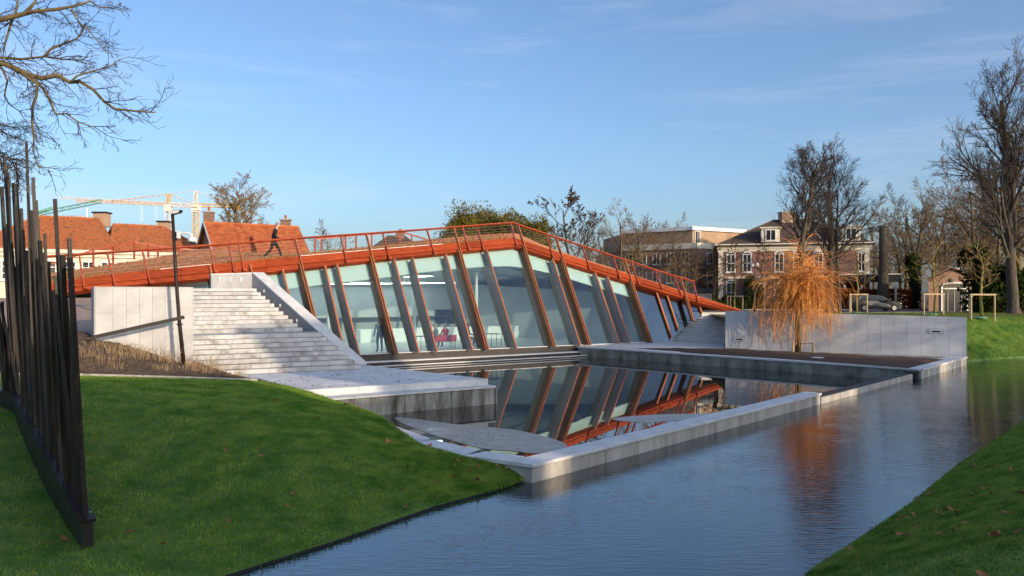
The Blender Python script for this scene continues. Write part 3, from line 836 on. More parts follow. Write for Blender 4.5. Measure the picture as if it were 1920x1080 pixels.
b.hexa([V(p.x, p.y, z) for p, z in zip(q, (4.364, 4.444, 4.444, 4.364))], [V(p.x, p.y, z) for p, z in zip(q, (4.41, 4.49, 4.49, 4.41))]); b.build('cap_stone', M['stone'], pa)
for k in range(3):
    c = rt1 + ES * (0.33 + 0.46 * k) - NSB * 0.0; c.z = 4.16
    b = MB(); b.box(c, (0.045, 0.05, 0.18), (ES, NSB, V(0, 0, 1))); b.box(c + ES * 0.03 + V(0, 0, 0.07), (0.09, 0.05, 0.04), (ES, NSB, V(0, 0, 1))); b.build('step_light', M['white'], pa)
for t in (0.87, 0.70, 0.53):
    c = rk(t, zc(t) - 0.32); b = MB(); b.box(c - pn * 0.01, (0.05, 0.06, 0.12), (rd_, pn, V(0, 0, 1))); b.build('step_light', M['white'], pa)

# ------------------------------------------------------------------ clad wall beside the stairs
lw = thing('stone_wall', (-10.7, 25.9, 1.0), 'short white stone clad wall in sun beside the wide staircase', 'wall')
lr, ll = V(-10.72, 25.9, 0), V(-13.05, 24.2, 0)
ldir = (lr - ll).normalized(); ln_ = V(ldir.y, -ldir.x, 0)
LL = (lr - ll).length
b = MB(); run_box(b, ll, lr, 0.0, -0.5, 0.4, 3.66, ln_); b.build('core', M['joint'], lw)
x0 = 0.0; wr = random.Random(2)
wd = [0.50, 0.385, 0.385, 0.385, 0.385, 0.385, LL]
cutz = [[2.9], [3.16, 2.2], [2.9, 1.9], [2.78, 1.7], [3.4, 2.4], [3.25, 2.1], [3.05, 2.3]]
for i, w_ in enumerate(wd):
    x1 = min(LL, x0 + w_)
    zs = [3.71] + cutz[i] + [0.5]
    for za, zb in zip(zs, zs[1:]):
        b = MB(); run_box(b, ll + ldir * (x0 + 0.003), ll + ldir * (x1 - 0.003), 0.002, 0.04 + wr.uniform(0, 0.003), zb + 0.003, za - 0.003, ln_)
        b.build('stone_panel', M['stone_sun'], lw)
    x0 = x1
b = MB(); run_box(b, ll - ldir * 0.035, ll - ldir * 0.003, 0.04, -0.5, 0.5, 3.70, ln_); b.build('end_panel', M['zinc'], lw)  # shade on the left end put into its darker stone colour
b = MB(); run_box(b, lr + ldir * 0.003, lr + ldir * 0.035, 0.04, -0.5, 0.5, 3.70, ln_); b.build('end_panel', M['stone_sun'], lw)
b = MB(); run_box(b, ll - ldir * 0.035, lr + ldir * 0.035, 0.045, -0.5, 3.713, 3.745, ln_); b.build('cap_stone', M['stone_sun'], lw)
for pxy in ((340, 626), (343, 646)):
    d = V((pxy[0] - 960) / FOC, 1, (HOR - pxy[1]) / FOC); t = (ll + ln_ * 0.06 - V(0, 0, EYE)).dot(ln_) / d.dot(ln_)
    b = MB(); b.box(V(0, 0, EYE) + d * t, (0.09, 0.05, 0.15), (ldir, ln_, V(0, 0, 1))); b.build('socket_box', M['zinc'], lw)
# ================================================================== the glass pavilion
SL = 0.6                                                                 # the glass front leans back 0.6 m per metre of height
NH = (N + V(0, 0, SL)).normalized()                                      # outward normal of the glass
FAz = V(FA.x, FA.y, 0.45)
def onfront(px, py, out=0.0):
    """point of the leaning glass front (moved outwards by out) seen at the photograph pixel"""
    d = V((px - 960) / FOC, 1, (HOR - py) / FOC)
    t = (FAz + NH * out - V(0, 0, EYE)).dot(NH) / d.dot(NH)
    return V(0, 0, EYE) + d * t

pav = thing('glass_pavilion', FAz, 'low pavilion with a leaning glass front, orange wooden fins and planted roof', 'building')
DOUT, DIN = 0.5, 0.45
FINS = [  # top and foot of the outer edge, kind
    ((300, 560), (306, 580), 's'), ((395, 500), (430, 640), 's'), ((470, 495), (510, 640), 's'),
    ((532, 506.5), (571, 668), 's'), ((555.6, 447.7), (612, 667), 'b'), ((611.4, 499.3), (648.5, 664), 's'), ((633.8, 496.3), (674.5, 662.3), 's'),
    ((689, 438), (746.8, 661.3), 'b'), ((740.7, 486), (786.6, 659.3), 's'), ((775.4, 484), (820, 656.7), 's'), ((837.8, 477.8), (887.8, 655.6), 's'),
    ((852.9, 427), (917.8, 655.6), 'b'), ((914.4, 468.9), (970, 653.3), 's'), ((974, 423.5), (1043, 650), 'b'), ((1037.8, 485.6), (1089, 645.6), 's'),
    ((1045, 446), (1109, 645.6), 'b'), ((1117.8, 512), (1162, 643), 's'), ((1141, 519), (1182, 642), 's'), ((1174, 488.6), (1224.4, 641), 'b'),
    ((1232, 546.7), (1263, 639), 'n'), ((1252, 553), (1275.6, 624), 'n'), ((1277.8, 521), (1303, 602), 'b2'), ((1314, 577), (1320, 594), 'n')]
FU = [(40, 541), (160, 519), (340, 501), (560, 480.5), (700, 468), (820, 458.5), (966.5, 446), (1040, 471), (1140, 502), (1225, 529), (1311, 556.5), (1389, 581)]
FM = [(40, 554), (160, 534), (340, 516), (560, 494.5), (700, 481), (820, 470), (966.5, 456.5), (1040, 480.5), (1140, 511), (1225, 537.5), (1311, 563.5), (1380, 583)]
FL = [(40, 563), (160, 542), (282, 531.5), (386, 522.5), (561, 504), (728, 484.5), (780, 480), (972, 461.5), (1035, 484), (1140, 517), (1227, 543.5), (1311, 568), (1378, 584)]
RAIL = [(40, 488), (92, 481), (268, 469), (395, 460), (556, 447), (690, 438), (802, 430), (895, 422.5), (961, 417.5), (1045, 446), (1094, 462), (1152, 481), (1186, 492), (1230, 506.5), (1266, 518), (1302, 528)]

def contact(F, z=None, foot=None):
    """line of the fin on the glass: (foot, top)"""
    a, b = F
    return a - NH * DOUT, b - NH * DOUT
lines = []
for (tx, ty), (bx, by), kd in FINS:
    do = 0.14 if kd == 'n' else DOUT
    f = onfront(bx, by, do); t = onfront(tx, ty, do)
    d = (t - f).normalized()
    f = f + NH * (DOUT - do); t = t + NH * (DOUT - do)
    zb = 0.47 if kd in 'sb' and bx < 1260 else None
    if bx < 600: zb = 0.47
    if zb is not None: f = f + d * ((zb - f.z) / d.z)
    # where the fin disappears behind the fascia
    fx = tx + (bx - tx) * 0.0
    lines.append((f, t, d, kd))
SIDE = -U                                                               # the side the camera sees
for (f, t, d, kd) in lines:
    if kd == 'n':
        d_out, d_in, th = 0.14, 0.0, 0.09
    elif kd == 's':
        d_out, d_in, th = 0.5, 0.45, 0.055
    else:
        d_out, d_in, th = 0.5, 0.45, 0.06
    zf = f.z
    def prof(o0, o1, ext=0.05):
        """section of the fin between outward offsets o0 > o1, cut level at the foot"""
        base0 = f + NH * (o0 - DOUT); base1 = f + NH * (o1 - DOUT)
        base0 = base0 + d * ((zf - base0.z) / d.z); base1 = base1 + d * ((zf - base1.z) / d.z)
        return [base0, base1, t + d * ext + NH * (o1 - DOUT), t + d * ext + NH * (o0 - DOUT)]
    if kd in ('s', 'n'):
        b = MB(); b.extrude(prof(d_out - 0.03, -d_in), SIDE * th); fin = b.build('fin', M['fin_grey'] if kd == 's' else M['wood_brown'], pav)
        b = MB(); b.extrude([p - SIDE * 0.012 for p in prof(d_out, d_out - 0.028)], SIDE * (th + 0.024)); b.build('front_cap', M['wood_fin'], fin)
    else:
        # double fin: two boards with a golden strip between; the front board runs on up as railing post
        top_rail = prof(d_out, 0.05)
        b = MB(); b.extrude(prof(d_out, 0.30), SIDE * th); fin = b.build('double_fin', M['wood_fin'], pav)
        b = MB()
        fl = t.copy()
        # boards behind stop under the fascia
        k = 1.45 if kd == 'b' else 1.35
        tt = t - d * k
        def prof2(o0, o1):
            base0 = f + NH * (o0 - DOUT); base1 = f + NH * (o1 - DOUT)
            base0 = base0 + d * ((zf - base0.z) / d.z); base1 = base1 + d * ((zf - base1.z) / d.z)
            return [base0, base1, tt + NH * (o1 - DOUT), tt + NH * (o0 - DOUT)]
        b.extrude(prof2(0.26, 0.0 if kd == 'b' else 0.18), SIDE * th); b.build('back_board', M['wood_brown'], fin)
        b = MB(); b.extrude([p + SIDE * (th + 0.05) for p in prof2(0.46, 0.0 if kd == 'b' else 0.3)], SIDE * th); b.build('side_board', M['wood_brown'], fin)
        b = MB(); b.extrude([p + SIDE * (th + 0.012) for p in prof2(0.40, 0.30)], SIDE * 0.025); b.build('strip', M['gold'], fin)
        b = MB(); b.extrude(prof2(-0.03, -d_in), SIDE * (th + 0.08)); b.build('inner_board', M['fin_grey'], fin)

# glass panes and the pale blind behind the head of each pane
def fascia_low(px):
    return interp(FL, px)
def pane_pts(i, j):
    fi, ti, di, ki = lines[i]; fj, tj, dj, kj = lines[j]
    a, b = fi - NH * DOUT, fj - NH * DOUT
    if ki != 'n' and kj != 'n' and fi.z < 0.6 and fj.z < 0.6:
        a = a + di * ((0.47 - a.z) / di.z); b = b + dj * ((0.47 - b.z) / dj.z)
    else:
        a = a + di * 0.1 ; b = b + dj * 0.1
    return a, b
BLIND = [(460, 548), (541, 541), (690, 524), (760, 515.5), (782, 511), (860, 503.5), (913, 499.5), (955, 499), (982, 501.5), (1036, 513), (1113, 537), (1180, 556.5), (1230, 572)]
pts_top = [onfront(x, y, 0.0) for x, y in FL]
def on_line_at(i, pxs, off, out=0.0):
    """point on fin line i moved to outward offset out whose image row follows the polyline pxs"""
    f, t, d, k = lines[i]
    p0, p1 = f + NH * (out - DOUT), t + NH * (out - DOUT)
    lo, hi = -0.3, 1.4
    for _ in range(40):
        m = (lo + hi) / 2; p = lerp(p0, p1, m)
        px = 960 + FOC * p.x / p.y; py = HOR - FOC * (p.z - EYE) / p.y
        if py > interp(pxs, px) + off: lo = m
        else: hi = m
    return lerp(p0, p1, (lo + hi) / 2)
for i in range(len(lines) - 1):
    j = i + 1
    a, b2 = pane_pts(i, j)
    c, e = on_line_at(j, FL, -5), on_line_at(i, FL, -5)
    poly = [a, b2, c, e]
    peak = None
    if FINS[i][0][0] == 914.4:
        peak = onfront(973, 457, 0.0); poly = [a, b2, c, peak, e]
    side = i >= 18
    b = MB(); b.add(poly, [tuple(range(len(poly)))])
    b.build('glass_pane', M['glass_side'] if side else M['glass'], pav)
    if not side and i >= 2:
        g0, g1 = on_line_at(i, BLIND, 0, -0.06), on_line_at(j, BLIND, 0, -0.06)
        h0, h1 = on_line_at(i, FL, -4, -0.06), on_line_at(j, FL, -4, -0.06)
        lowp = [g0, g1]
        if peak is not None:
            mids = [onfront(x, interp(BLIND, x), -0.06) for x in (935, 955, 970)]
            lowp = [g0] + mids + [g1]
            poly = lowp + [h1, peak - NH * 0.06, h0]
        else:
            poly = lowp + [h1, h0]
        b = MB(); b.extrude(poly, -NH * 0.05); b.build('blind', M['mint'], pav)

# fascia boards, cut at the posts
def board_run(up, lo, out, th, name, m, cuts):
    for x0, x1 in zip(cuts, cuts[1:]):
        if x0 < 966.5 < x1: seg = [x0, 966.5, x1]
        else: seg = [x0, x1]
        for s0, s1 in zip(seg, seg[1:]):
            e = 0.25 if (s0 not in (966.5,)) else 0
            e2 = 0.25 if (s1 not in (966.5,)) else 0
            q = [onfront(s0 + e, interp(lo, s0), out), onfront(s1 - e2, interp(lo, s1), out), onfront(s1 - e2, interp(up, s1), out), onfront(s0 + e, interp(up, s0), out)]
            b = MB(); b.extrude(q, -NH * th); b.build(name, m, pav)
cuts = [40, 120, 211, 278, 340, 402, 440, 500, 566, 648, 700, 728, 812, 862, 906, 966.5, 1036, 1052, 1105, 1161, 1196, 1238, 1275, 1308]
board_run(FU, FM, 0.40, 0.12, 'fascia_board', M['wood'], cuts + [1389])
board_run([(x, y + 0.8) for x, y in FM], FL, 0.33, 0.30, 'lower_board', M['wood'], cuts + [1378])

# railing: posts, hand rail, wires
posts = [((150, 477), (160, 541)), ((202.6, 474), (217.5, 536)), ((268.6, 469), (283.5, 531)), ((395, 460), (404.5, 511)), ((429.7, 457.5), (440.7, 509)), ((448.6, 456), (459, 508)), ((640.6, 441.5), (651.6, 491.7)),
         ((719, 436), (732, 485.4)), ((802, 430), (816.7, 476)), ((868.6, 424.8), (881, 468)), ((895.4, 422.5), (908, 467.5)), ((959.5, 417.8), (969.5, 458.7)),
         ((1026, 439.8), (1038.6, 483)), ((1093.7, 461.8), (1107, 503.5)), ((1151.5, 481), (1163.5, 521.5)), ((1185.3, 492), (1199, 532)), ((1230, 506.7), (1242, 540)), ((1265.6, 518), (1277.8, 551)), ((1301, 528), (1310, 564))]
for a, b2 in posts:
    p, q = onfront(*b2, 0.5), onfront(*a, 0.5)
    d = (q - p).normalized()
    b = MB(); b.extrude([p, p - NH * 0.13, q - NH * 0.13, q], SIDE * 0.055); b.build('railing_post', M['wood_rail'], pav)
    b = MB(); b.box(p + d * 0.06 - NH * 0.03 + U * 0.06, (0.10, 0.08, 0.14), (U, NH, d)); b.build('bracket', M['wood_rail'], pav)
rp = [onfront(x, y, 0.47) for x, y in RAIL]
for a, b2 in zip(rp, rp[1:]):
    b = MB(); b.beam(a, b2, 0.13, 0.06, up=d); b.build('hand_rail', M['wood_rail'], pav)
for k in range(1, 6):
    f = k / 6.0
    pts = []
    for x in [40, 160, 268, 395, 556, 690, 802, 895, 961, 1045, 1094, 1152, 1186, 1230, 1266, 1302]:
        pts.append(onfront(x + 8 * f, lerp(interp(RAIL, x), interp(FU, x + 8), f), 0.45))
    b = MB(); b.tube(pts, 0.007, 4); b.build('railing_wire', M['wire'], pav)

# second railing on the far side of the roof path, left of the ridge
br = [dep(590, 448, 47), dep(668, 441.5, 48), dep(753, 434.5, 49.5), dep(802, 449.8, 51)]
for a, b2 in zip(br, br[1:]):
    b = MB(); b.beam(a, b2, 0.06, 0.09); b.build('hand_rail', M['wood_rail'], pav)
for x, y0, y1, Y in ((590.5, 448, 477, 47), (603, 447, 477, 47.2), (648, 443, 472, 47.7), (667.6, 441.5, 470, 48), (697, 439, 466, 48.5), (750, 435, 462, 49.4), (772, 440.5, 460, 50)):
    b = MB(); b.beam(dep(x, y0, Y), dep(x, y1, Y), 0.09, 0.09); b.build('railing_post', M['wood_rail'], pav)
br = [dep(96, 495, 40), dep(178, 468, 42), dep(252, 454, 44), dep(330, 466, 45), dep(390, 470, 46)]
for a, b2 in zip(br, br[1:]):
    b = MB(); b.beam(a, b2, 0.05, 0.08); b.build('hand_rail', M['wood_rail'], pav)
for x, y0, y1, Y in ((130, 484, 515, 41), (175, 469, 503, 42), (212, 461.5, 496, 43), (251.6, 454, 486, 44), (278, 458, 484, 44.3), (296, 461, 483, 44.6), (335, 466, 480, 45)):
    b = MB(); b.beam(dep(x, y0, Y), dep(x, y1, Y), 0.08, 0.08); b.build('railing_post', M['wood_rail'], pav)

# roof: sedum slope behind the fascia, gravel edge, and a raised hump on the left
RB_ = [(40, 520, 8), (140, 506, 8), (250, 490, 8), (320, 478, 8), (370, 467, 8), (420, 467, 7), (470, 473, 6), (560, 475, 5), (600, 471, 5), (700, 462.5, 5), (830, 446.5, 5), (905, 440, 5), (966.5, 437, 5), (1040, 468, 5), (1140, 500, 5), (1311, 556, 5), (1389, 581, 4)]
front = []; backp = []
xs = [40, 90, 140, 200, 250, 320, 370, 420, 470, 520, 560, 600, 650, 700, 760, 830, 905, 966.5, 1005, 1040, 1090, 1140, 1225, 1311, 1389]
for x in xs:
    f = onfront(x, interp(FU, x) + 1.2, 0.30)
    f2 = f - NH * 0.0
    ys = interp([(a, c) for a, c, _ in RB_], x); dd = interp([(a, c) for a, _, c in RB_], x)
    front.append(f); backp.append(dep(x, ys, f.y + dd))
b = MB(); nvr = 9
for i, x in enumerate(xs):
    for j in range(nvr):
        t = j / (nvr - 1)
        p = lerp(front[i], backp[i], t)
        p.z += 0.05 * math.sin(3.1 * i + 2.3 * j) * (0 < j < nvr - 1)
        b.v.append(tuple(p))
for i in range(len(xs) - 1):
    for j in range(nvr - 1):
        b.f.append((i * nvr + j, (i + 1) * nvr + j, (i + 1) * nvr + j + 1, i * nvr + j + 1)); b.m.append(0)
roof = b.build('roof', M['sedum'], pav)
# roof back slope down to the ground so that the building is closed
b = MB()
for i in range(len(xs) - 1):
    p, q = backp[i], backp[i + 1]
    p2, q2 = p - N * 6, q - N * 6
    zp, zq = max(1.9, min(p.z - 0.3, 5.0)), max(1.9, min(q.z - 0.3, 5.0))
    p2, q2 = p - N * 10, q - N * 10
    p3, q3 = p - N * 13, q - N * 13
    b.quad(p, q, V(q2.x, q2.y, zq), V(p2.x, p2.y, zp))
    b.quad(V(p2.x, p2.y, zp), V(q2.x, q2.y, zq), V(q3.x, q3.y, 1.9), V(p3.x, p3.y, 1.9))
b.build('back_slope', M['sedum'], pav)
# white drip edge
b = MB()
for (x0, x1) in ((560, 700), (700, 830), (300, 400)):
    b.beam(onfront(x0, interp(FU, x0) - 0.3, 0.3), onfront(x1, interp(FU, x1) - 0.3, 0.3), 0.05, 0.03)
b.build('gravel_edge', M['white'], pav)
# tufts on the roof
b = MB(); tr_ = random.Random(4)
for k in range(5200):
    x = tr_.uniform(60, 950) if k % 9 else tr_.uniform(600, 960)
    t = tr_.random() ** 1.3
    f = onfront(x, interp(FU, x) + 1.0, 0.30)
    ys = interp([(a, c) for a, c, _ in RB_], x); dd = interp([(a, c) for a, _, c in RB_], x)
    p = lerp(f, dep(x, ys, f.y + dd), t)
    h = tr_.uniform(0.04, 0.13); a = tr_.uniform(0, 6.28); w_ = tr_.uniform(0.02, 0.05)
    b.add([p + V(math.cos(a) * w_, math.sin(a) * w_, 0), p - V(math.cos(a) * w_, math.sin(a) * w_, 0), p + V(tr_.uniform(-.04, .04), tr_.uniform(-.04, .04), h)], [(0, 1, 2)])
tag(b.build('roof_plants', leafy('sedum_tuft', (0.40, 0.15, 0.055), (0.42, 0.27, 0.10)), pav), kind='stuff')

# plinth: two dark steps with white nosings
PLa, PLb = FA - U * 4, FA + U * 13.75
for z0, z1, out, nm in ((0.10, 0.445, 0.10, 'plinth'), (-0.5, 0.07, 0.62, 'plinth')):
    b = MB(); run_box(b, PLa, PLb, -0.6, out, z0, z1, N); b.build(nm, M['plinth'], pav)
b = MB(); run_box(b, PLa, PLb, 0.10, 0.66, 0.073, 0.115, N); b.build('nosing', M['white'], pav)
b = MB(); run_box(b, PLa, PLb, 0.62, 1.15, -0.5, -0.10, N); b.build('plinth', M['plinth'], pav)
b = MB(); run_box(b, PLa, PLb, 1.0, 1.2, -0.098, -0.062, N); b.build('nosing', M['white'], pav)
b = MB(); run_box(b, FA - U * 4, FA + U * 19.7, -0.12, 0.05, 0.447, 0.478, N); b.build('sill', M['white'], pav)

# the room behind the glass
def rm(a, back, z): p = FA + U * a - N * back; return V(p.x, p.y, z)
b = MB(); b.prism([tuple(rm(a, k, 0)[:2]) for a, k in ((-13, 0.0), (21.5, 0.0), (21.5, 13), (-13, 13))], -0.3, 0.445); b.build('floor', M['floor_int'], pav)
b = MB(); b.hexa([rm(-13, 13, 0.4), rm(21.5, 13, 0.4), rm(21.5, 13.2, 0.4), rm(-13, 13.2, 0.4)], [rm(-13, 13, 4.2), rm(21.5, 13, 4.2), rm(21.5, 13.2, 4.2), rm(-13, 13.2, 4.2)]); b.build('back_wall', M['int_wall'], pav)
b = MB(); b.hexa([rm(-13.1, 0, 0.4), rm(-13, 0, 0.4), rm(-13, 13, 0.4), rm(-13.1, 13, 0.4)], [rm(-13.1, 2.6, 4.6), rm(-13, 2.6, 4.6), rm(-13, 13, 4.2), rm(-13.1, 13, 4.2)]); b.build('end_wall', M['int_wall'], pav)
b = MB(); b.hexa([rm(20.3, 0.1, 0.4), rm(20.4, 0.1, 0.4), rm(20.4, 13, 0.4), rm(20.3, 13, 0.4)], [rm(20.3, 1.9, 3.6), rm(20.4, 1.9, 3.6), rm(20.4, 13, 4.2), rm(20.3, 13, 4.2)]); b.build('end_wall', M['int_wall'], pav)
# slanting wall inside on the right, as seen through the last panes
b = MB(); b.hexa([rm(12.2, 12.9, 0.45), rm(19.5, 3.4, 0.45), rm(19.7, 3.6, 0.45), rm(12.4, 12.95, 0.45)], [rm(12.2, 12.9, 4.3), rm(19.5, 3.4, 3.6), rm(19.7, 3.6, 3.6), rm(12.4, 12.95, 4.3)]); b.build('inner_wall', M['int_wall'], pav)
cf = []; cb_ = []
cx = [40, 200, 395, 470, 560, 650, 760, 860, 973, 1040, 1113, 1180, 1250, 1300, 1370]
for x in cx:
    f = onfront(x, interp(FL, x) - 2, -0.12); a = (f - FA).dot(U)
    cf.append(f); cb_.append(rm(a, 13.05, 4.0 if f.z > 4.0 else max(2.2, f.z)))
b = MB(); n_ = len(cx); b.add(cf + cb_, [(i, i + 1, n_ + i + 1, n_ + i) for i in range(n_ - 1)]); b.build('ceiling', M['ceiling'], pav)
# dark slots and lit coves running along the ceiling
def ceil_at(x, t, dz):
    f = onfront(x, interp(FL, x) - 2, -0.12); a = (f - FA).dot(U)
    p = lerp(f, rm(a, 13.05, 4.0 if f.z > 4.0 else max(2.2, f.z)), t); return p - V(0, 0, dz)
for t in (0.22, 0.40, 0.58):
    b = MB()
    for x0, x1 in ((560, 700), (700, 860), (860, 965), (981, 1080), (1080, 1190)):
        b.beam(ceil_at(x0, t, 0.03), ceil_at(x1, t, 0.03), 0.16, 0.03)
    b.build('ceiling_slot', M['ceil_dark'], pav)
for t in (0.30, 0.66, 0.86):
    b = MB()
    for x0, x1 in ((480, 700), (700, 860), (860, 965)):
        b.beam(ceil_at(x0, t, 0.04), ceil_at(x1, t, 0.04), 0.10, 0.03)
    b.build('light_cove', M['cove'], pav)
# white counter, dark window band in the back wall, columns
def colm(px, back):
    k = (px - 960) / FOC; base = FA - N * back
    return (k * base.y - base.x) / (U.x - k * U.y)
ca, cb2 = rm(colm(676, 9.0), 9.0, 0), rm(colm(1004, 9.0), 9.0, 0)
b = MB(); run_box(b, ca, cb2, -0.7, 0.0, 0.446, 1.28, N); b.build('counter', M['int_white'], pav)
b = MB(); run_box(b, ca, cb2, 0.02, 0.05, 1.70, 1.73, N); 
for (a0, a1) in ((colm(816, 13), colm(868, 13)), (colm(876, 13), colm(940, 13))):
    b = MB(); run_box(b, rm(a0, 12.98, 0), rm(a1, 12.98, 0), 0.0, 0.03, 1.35, 2.4, N); b.build('back_window', M['glass_dark'], pav)
    fr = MB()
    for k in range(6):
        p = rm(a0 + (a1 - a0) * k / 5, 12.94, 0); fr.beam(V(p.x, p.y, 1.35), V(p.x, p.y, 2.4), 0.08, 0.06)
    fr.build('window_frame', M['black'], pav)
for a in (0.0, 5.3, 9.6):
    p = rm(a, 5.2, 0); b = MB(); b.tube([V(p.x, p.y, 0.446), V(p.x, p.y, 4.9)], 0.09, 12); b.build('column', M['int_white'], pav, smooth=True)
# loose furniture and the cafe guests stand on the room floor
def place(px, back):
    """floor point of the room at image column px, back metres behind the glass foot"""
    k = (px - 960) / FOC; base = FA - N * back
    a = (k * base.y - base.x) / (U.x - k * U.y)
    p = base + U * a; p.z = 0.447
    return p
def table(px, back, label, w_=0.9):
    c = place(px, back)
    t = thing('cafe_table', c, label, 'table', 'small tables inside the pavilion')
    b = MB(); b.box(c + V(0, 0, 0.74), (w_, 0.7, 0.03), (U, N, V(0, 0, 1))); b.build('table_top', M['cloth_grey'], t)
    for i, j in ((-1, -1), (1, -1), (1, 1), (-1, 1)):
        p = c + U * (i * (w_ / 2 - 0.06)) + N * (j * 0.28)
        b = MB(); b.tube([p, p + V(0, 0, 0.725)], 0.018, 5); b.build('leg', M['black'], t)
    return t
table(797, 1.6, 'small grey table beside the guests in the glass pavilion, left of the red bench')
table(926, 1.8, 'small grey table behind the glass, right of the seated blue guest', 0.8)
c = place(832, 2.0)
sf = thing('bench', c, 'red upholstered bench with thin legs behind the pavilion glass', 'bench')
b = MB(); b.box(c + V(0, 0, 0.43), (1.35, 0.6, 0.12), (U, N, V(0, 0, 1))); b.build('seat', M['red'], sf, bevel=0.03)
b = MB(); b.box(c + N * 0.28 + V(0, 0, 0.62), (1.35, 0.1, 0.28), (U, N, V(0, 0, 1))); b.build('backrest', M['red'], sf, bevel=0.03)
for i, j in ((-1, -1), (1, -1), (1, 1), (-1, 1)):
    p = c + U * (i * 0.6) + N * (j * 0.25); b = MB(); b.tube([p, p + V(0, 0, 0.37)], 0.016, 5); b.build('leg', M['black'], sf)
# ================================================================== trees
def rot_about(d, axis, a):
    return Quaternion(axis, a) @ d

def grow(mbs, p, d, L, r, level, maxl, g, P):
    """one limb and what grows on it; mbs = mesh builder per level"""
    n = P['seg'][min(level, len(P['seg']) - 1)]
    pts, rad = [p.copy()], [r]
    dd = d.copy(); q = p.copy()
    tip = P['taper'][min(level, len(P['taper']) - 1)]
    for i in range(n):
        w_ = P['wob'][min(level, len(P['wob']) - 1)]
        dd = (dd + V(g.gauss(0, w_), g.gauss(0, w_), g.gauss(0, w_ * 0.7) + P['up'][min(level, len(P['up']) - 1)])).normalized()
        q = q + dd * (L / n)
        pts.append(q.copy()); rad.append(max(P['rmin'], r * (1 - (1 - tip) * (i + 1) / n)))
    sides = P['sides'][min(level, len(P['sides']) - 1)]
    mbs[min(level, len(mbs) - 1)].tube(pts, rad, sides, cap=False)
    if level >= maxl: return
    k = P['kids'][level]
    s0 = P['start'][min(level, len(P['start']) - 1)]
    for i in range(k):
        t = s0 + (1 - s0) * ((i + g.random()) / k)
        t = min(t, 0.985)
        x = t * n; j = min(int(x), n - 1); f = x - j
        bp = lerp(pts[j], pts[j + 1], f); br_ = lerp(rad[j], rad[j + 1], f)
        axis_d = (pts[j + 1] - pts[j]).normalized()
        az = g.uniform(0, 6.283) if level else (i * 2.4 + g.uniform(-0.4, 0.4))
        side = rot_about(axis_d.orthogonal().normalized(), axis_d, az)
        ang = math.radians(g.uniform(*P['ang'][min(level, len(P['ang']) - 1)]))
        nd = (axis_d * math.cos(ang) + side * math.sin(ang)).normalized()
        ln = L * P['len'][min(level, len(P['len']) - 1)] * g.uniform(0.7, 1.2) * (1.0 - P['short'] * (t - s0) / (1 - s0 + 1e-6))
        grow(mbs, bp, nd, ln, max(P['rmin'], br_ * P['rr'][min(level, len(P['rr']) - 1)]), level + 1, maxl, g, P)

BASEP = dict(seg=(9, 6, 5, 4, 3), wob=(0.05, 0.085, 0.09, 0.09, 0.10), up=(0.02, 0.06, 0.04, 0.02, 0.0), taper=(0.25, 0.25, 0.3, 0.4, 0.6), rmin=0.014,
             sides=(8, 6, 4, 3, 3), kids=(9, 6, 5, 5), start=(0.3, 0.25, 0.2, 0.15), ang=((35, 65), (22, 48), (20, 44), (18, 42)), len=(0.5, 0.5, 0.5, 0.5), rr=(0.5, 0.6, 0.6, 0.7), short=0.45)

def tree(loc, h, r, seed, label, P=None, maxl=4, mats=('bark', 'twig'), group=None, name='bare_tree', stems=None, cat='tree', extra=None):
    P = dict(BASEP, **(P or {}))
    g = random.Random(seed)
    t = thing(name, loc, label, cat, group)
    tb, cb = MB(), MB()
    loc = Vector(loc)
    for (dx, dy, dz, lean, hh, rr0) in (stems or [(0, 0, 0, V(0.02, 0, 1), 1.0, 1.0)]):
        grow([tb, tb, cb], loc + V(dx, dy, dz - 0.3), Vector(lean).normalized(), h * hh, r * rr0, 0, maxl, g, P)
    # root flare
    tb.lathe(loc - V(0, 0, 0.15), [(r * 1.7, 0), (r * 1.3, 0.25), (r * 1.02, 0.7)], 9)
    tr = tb.build('trunk', M[mats[0]], t, smooth=True)
    if cb.f: cb.build('crown', M[mats[1]], t)
    if extra: extra(t, loc, g, cb)
    return t

# --- two tall trees by the road and one at the right edge
big = dict(kids=(12, 7, 6, 5), start=(0.40, 0.25, 0.2, 0.15), ang=((28, 58), (22, 48), (20, 44), (18, 42)), len=(0.36, 0.55, 0.58, 0.6), up=(0.01, 0.10, 0.06, 0.03, 0.0), rmin=0.008, short=0.3)
Yb = 64.0
def gp_(px, Y, z=1.95): return V((px - 960) / FOC * Y, Y, z)
tree(gp_(1497, 62), 11.9, 0.42, 3, 'tall dark bare tree forking in two, left of the pair behind the orange willow', big, stems=[(0, 0, 0, V(-0.01, 0, 1), 1.0, 1.0), (0.1, 0, 5.2, V(0.14, 0.02, 1), 0.62, 0.62)], group='tall bare trees by the road')
tree(gp_(1556, 63), 11.8, 0.36, 8, 'tall dark bare tree with twin stems, right of the pair behind the orange willow', dict(big, kids=(14, 7, 6, 5), start=(0.3, 0.25, 0.2, 0.15)), stems=[(0, 0, 0, V(0.0, 0, 1), 1.0, 1.0), (0.9, 0.3, 0, V(0.03, 0, 1), 0.9, 0.55)], group='tall bare trees by the road')
tree(gp_(1900, 56), 16.2, 0.42, 21, 'tallest dark bare tree at the right edge in front of the ivy hedge', dict(big, kids=(24, 8, 6, 6), start=(0.22, 0.25, 0.2, 0.15), len=(0.34, 0.5, 0.5, 0.55)), stems=[(0, 0, 0, V(-0.02, 0, 1), 1.0, 1.0), (0.2, 0.3, 6.0, V(0.16, 0, 1), 0.55, 0.5)], group='tall bare trees by the road')
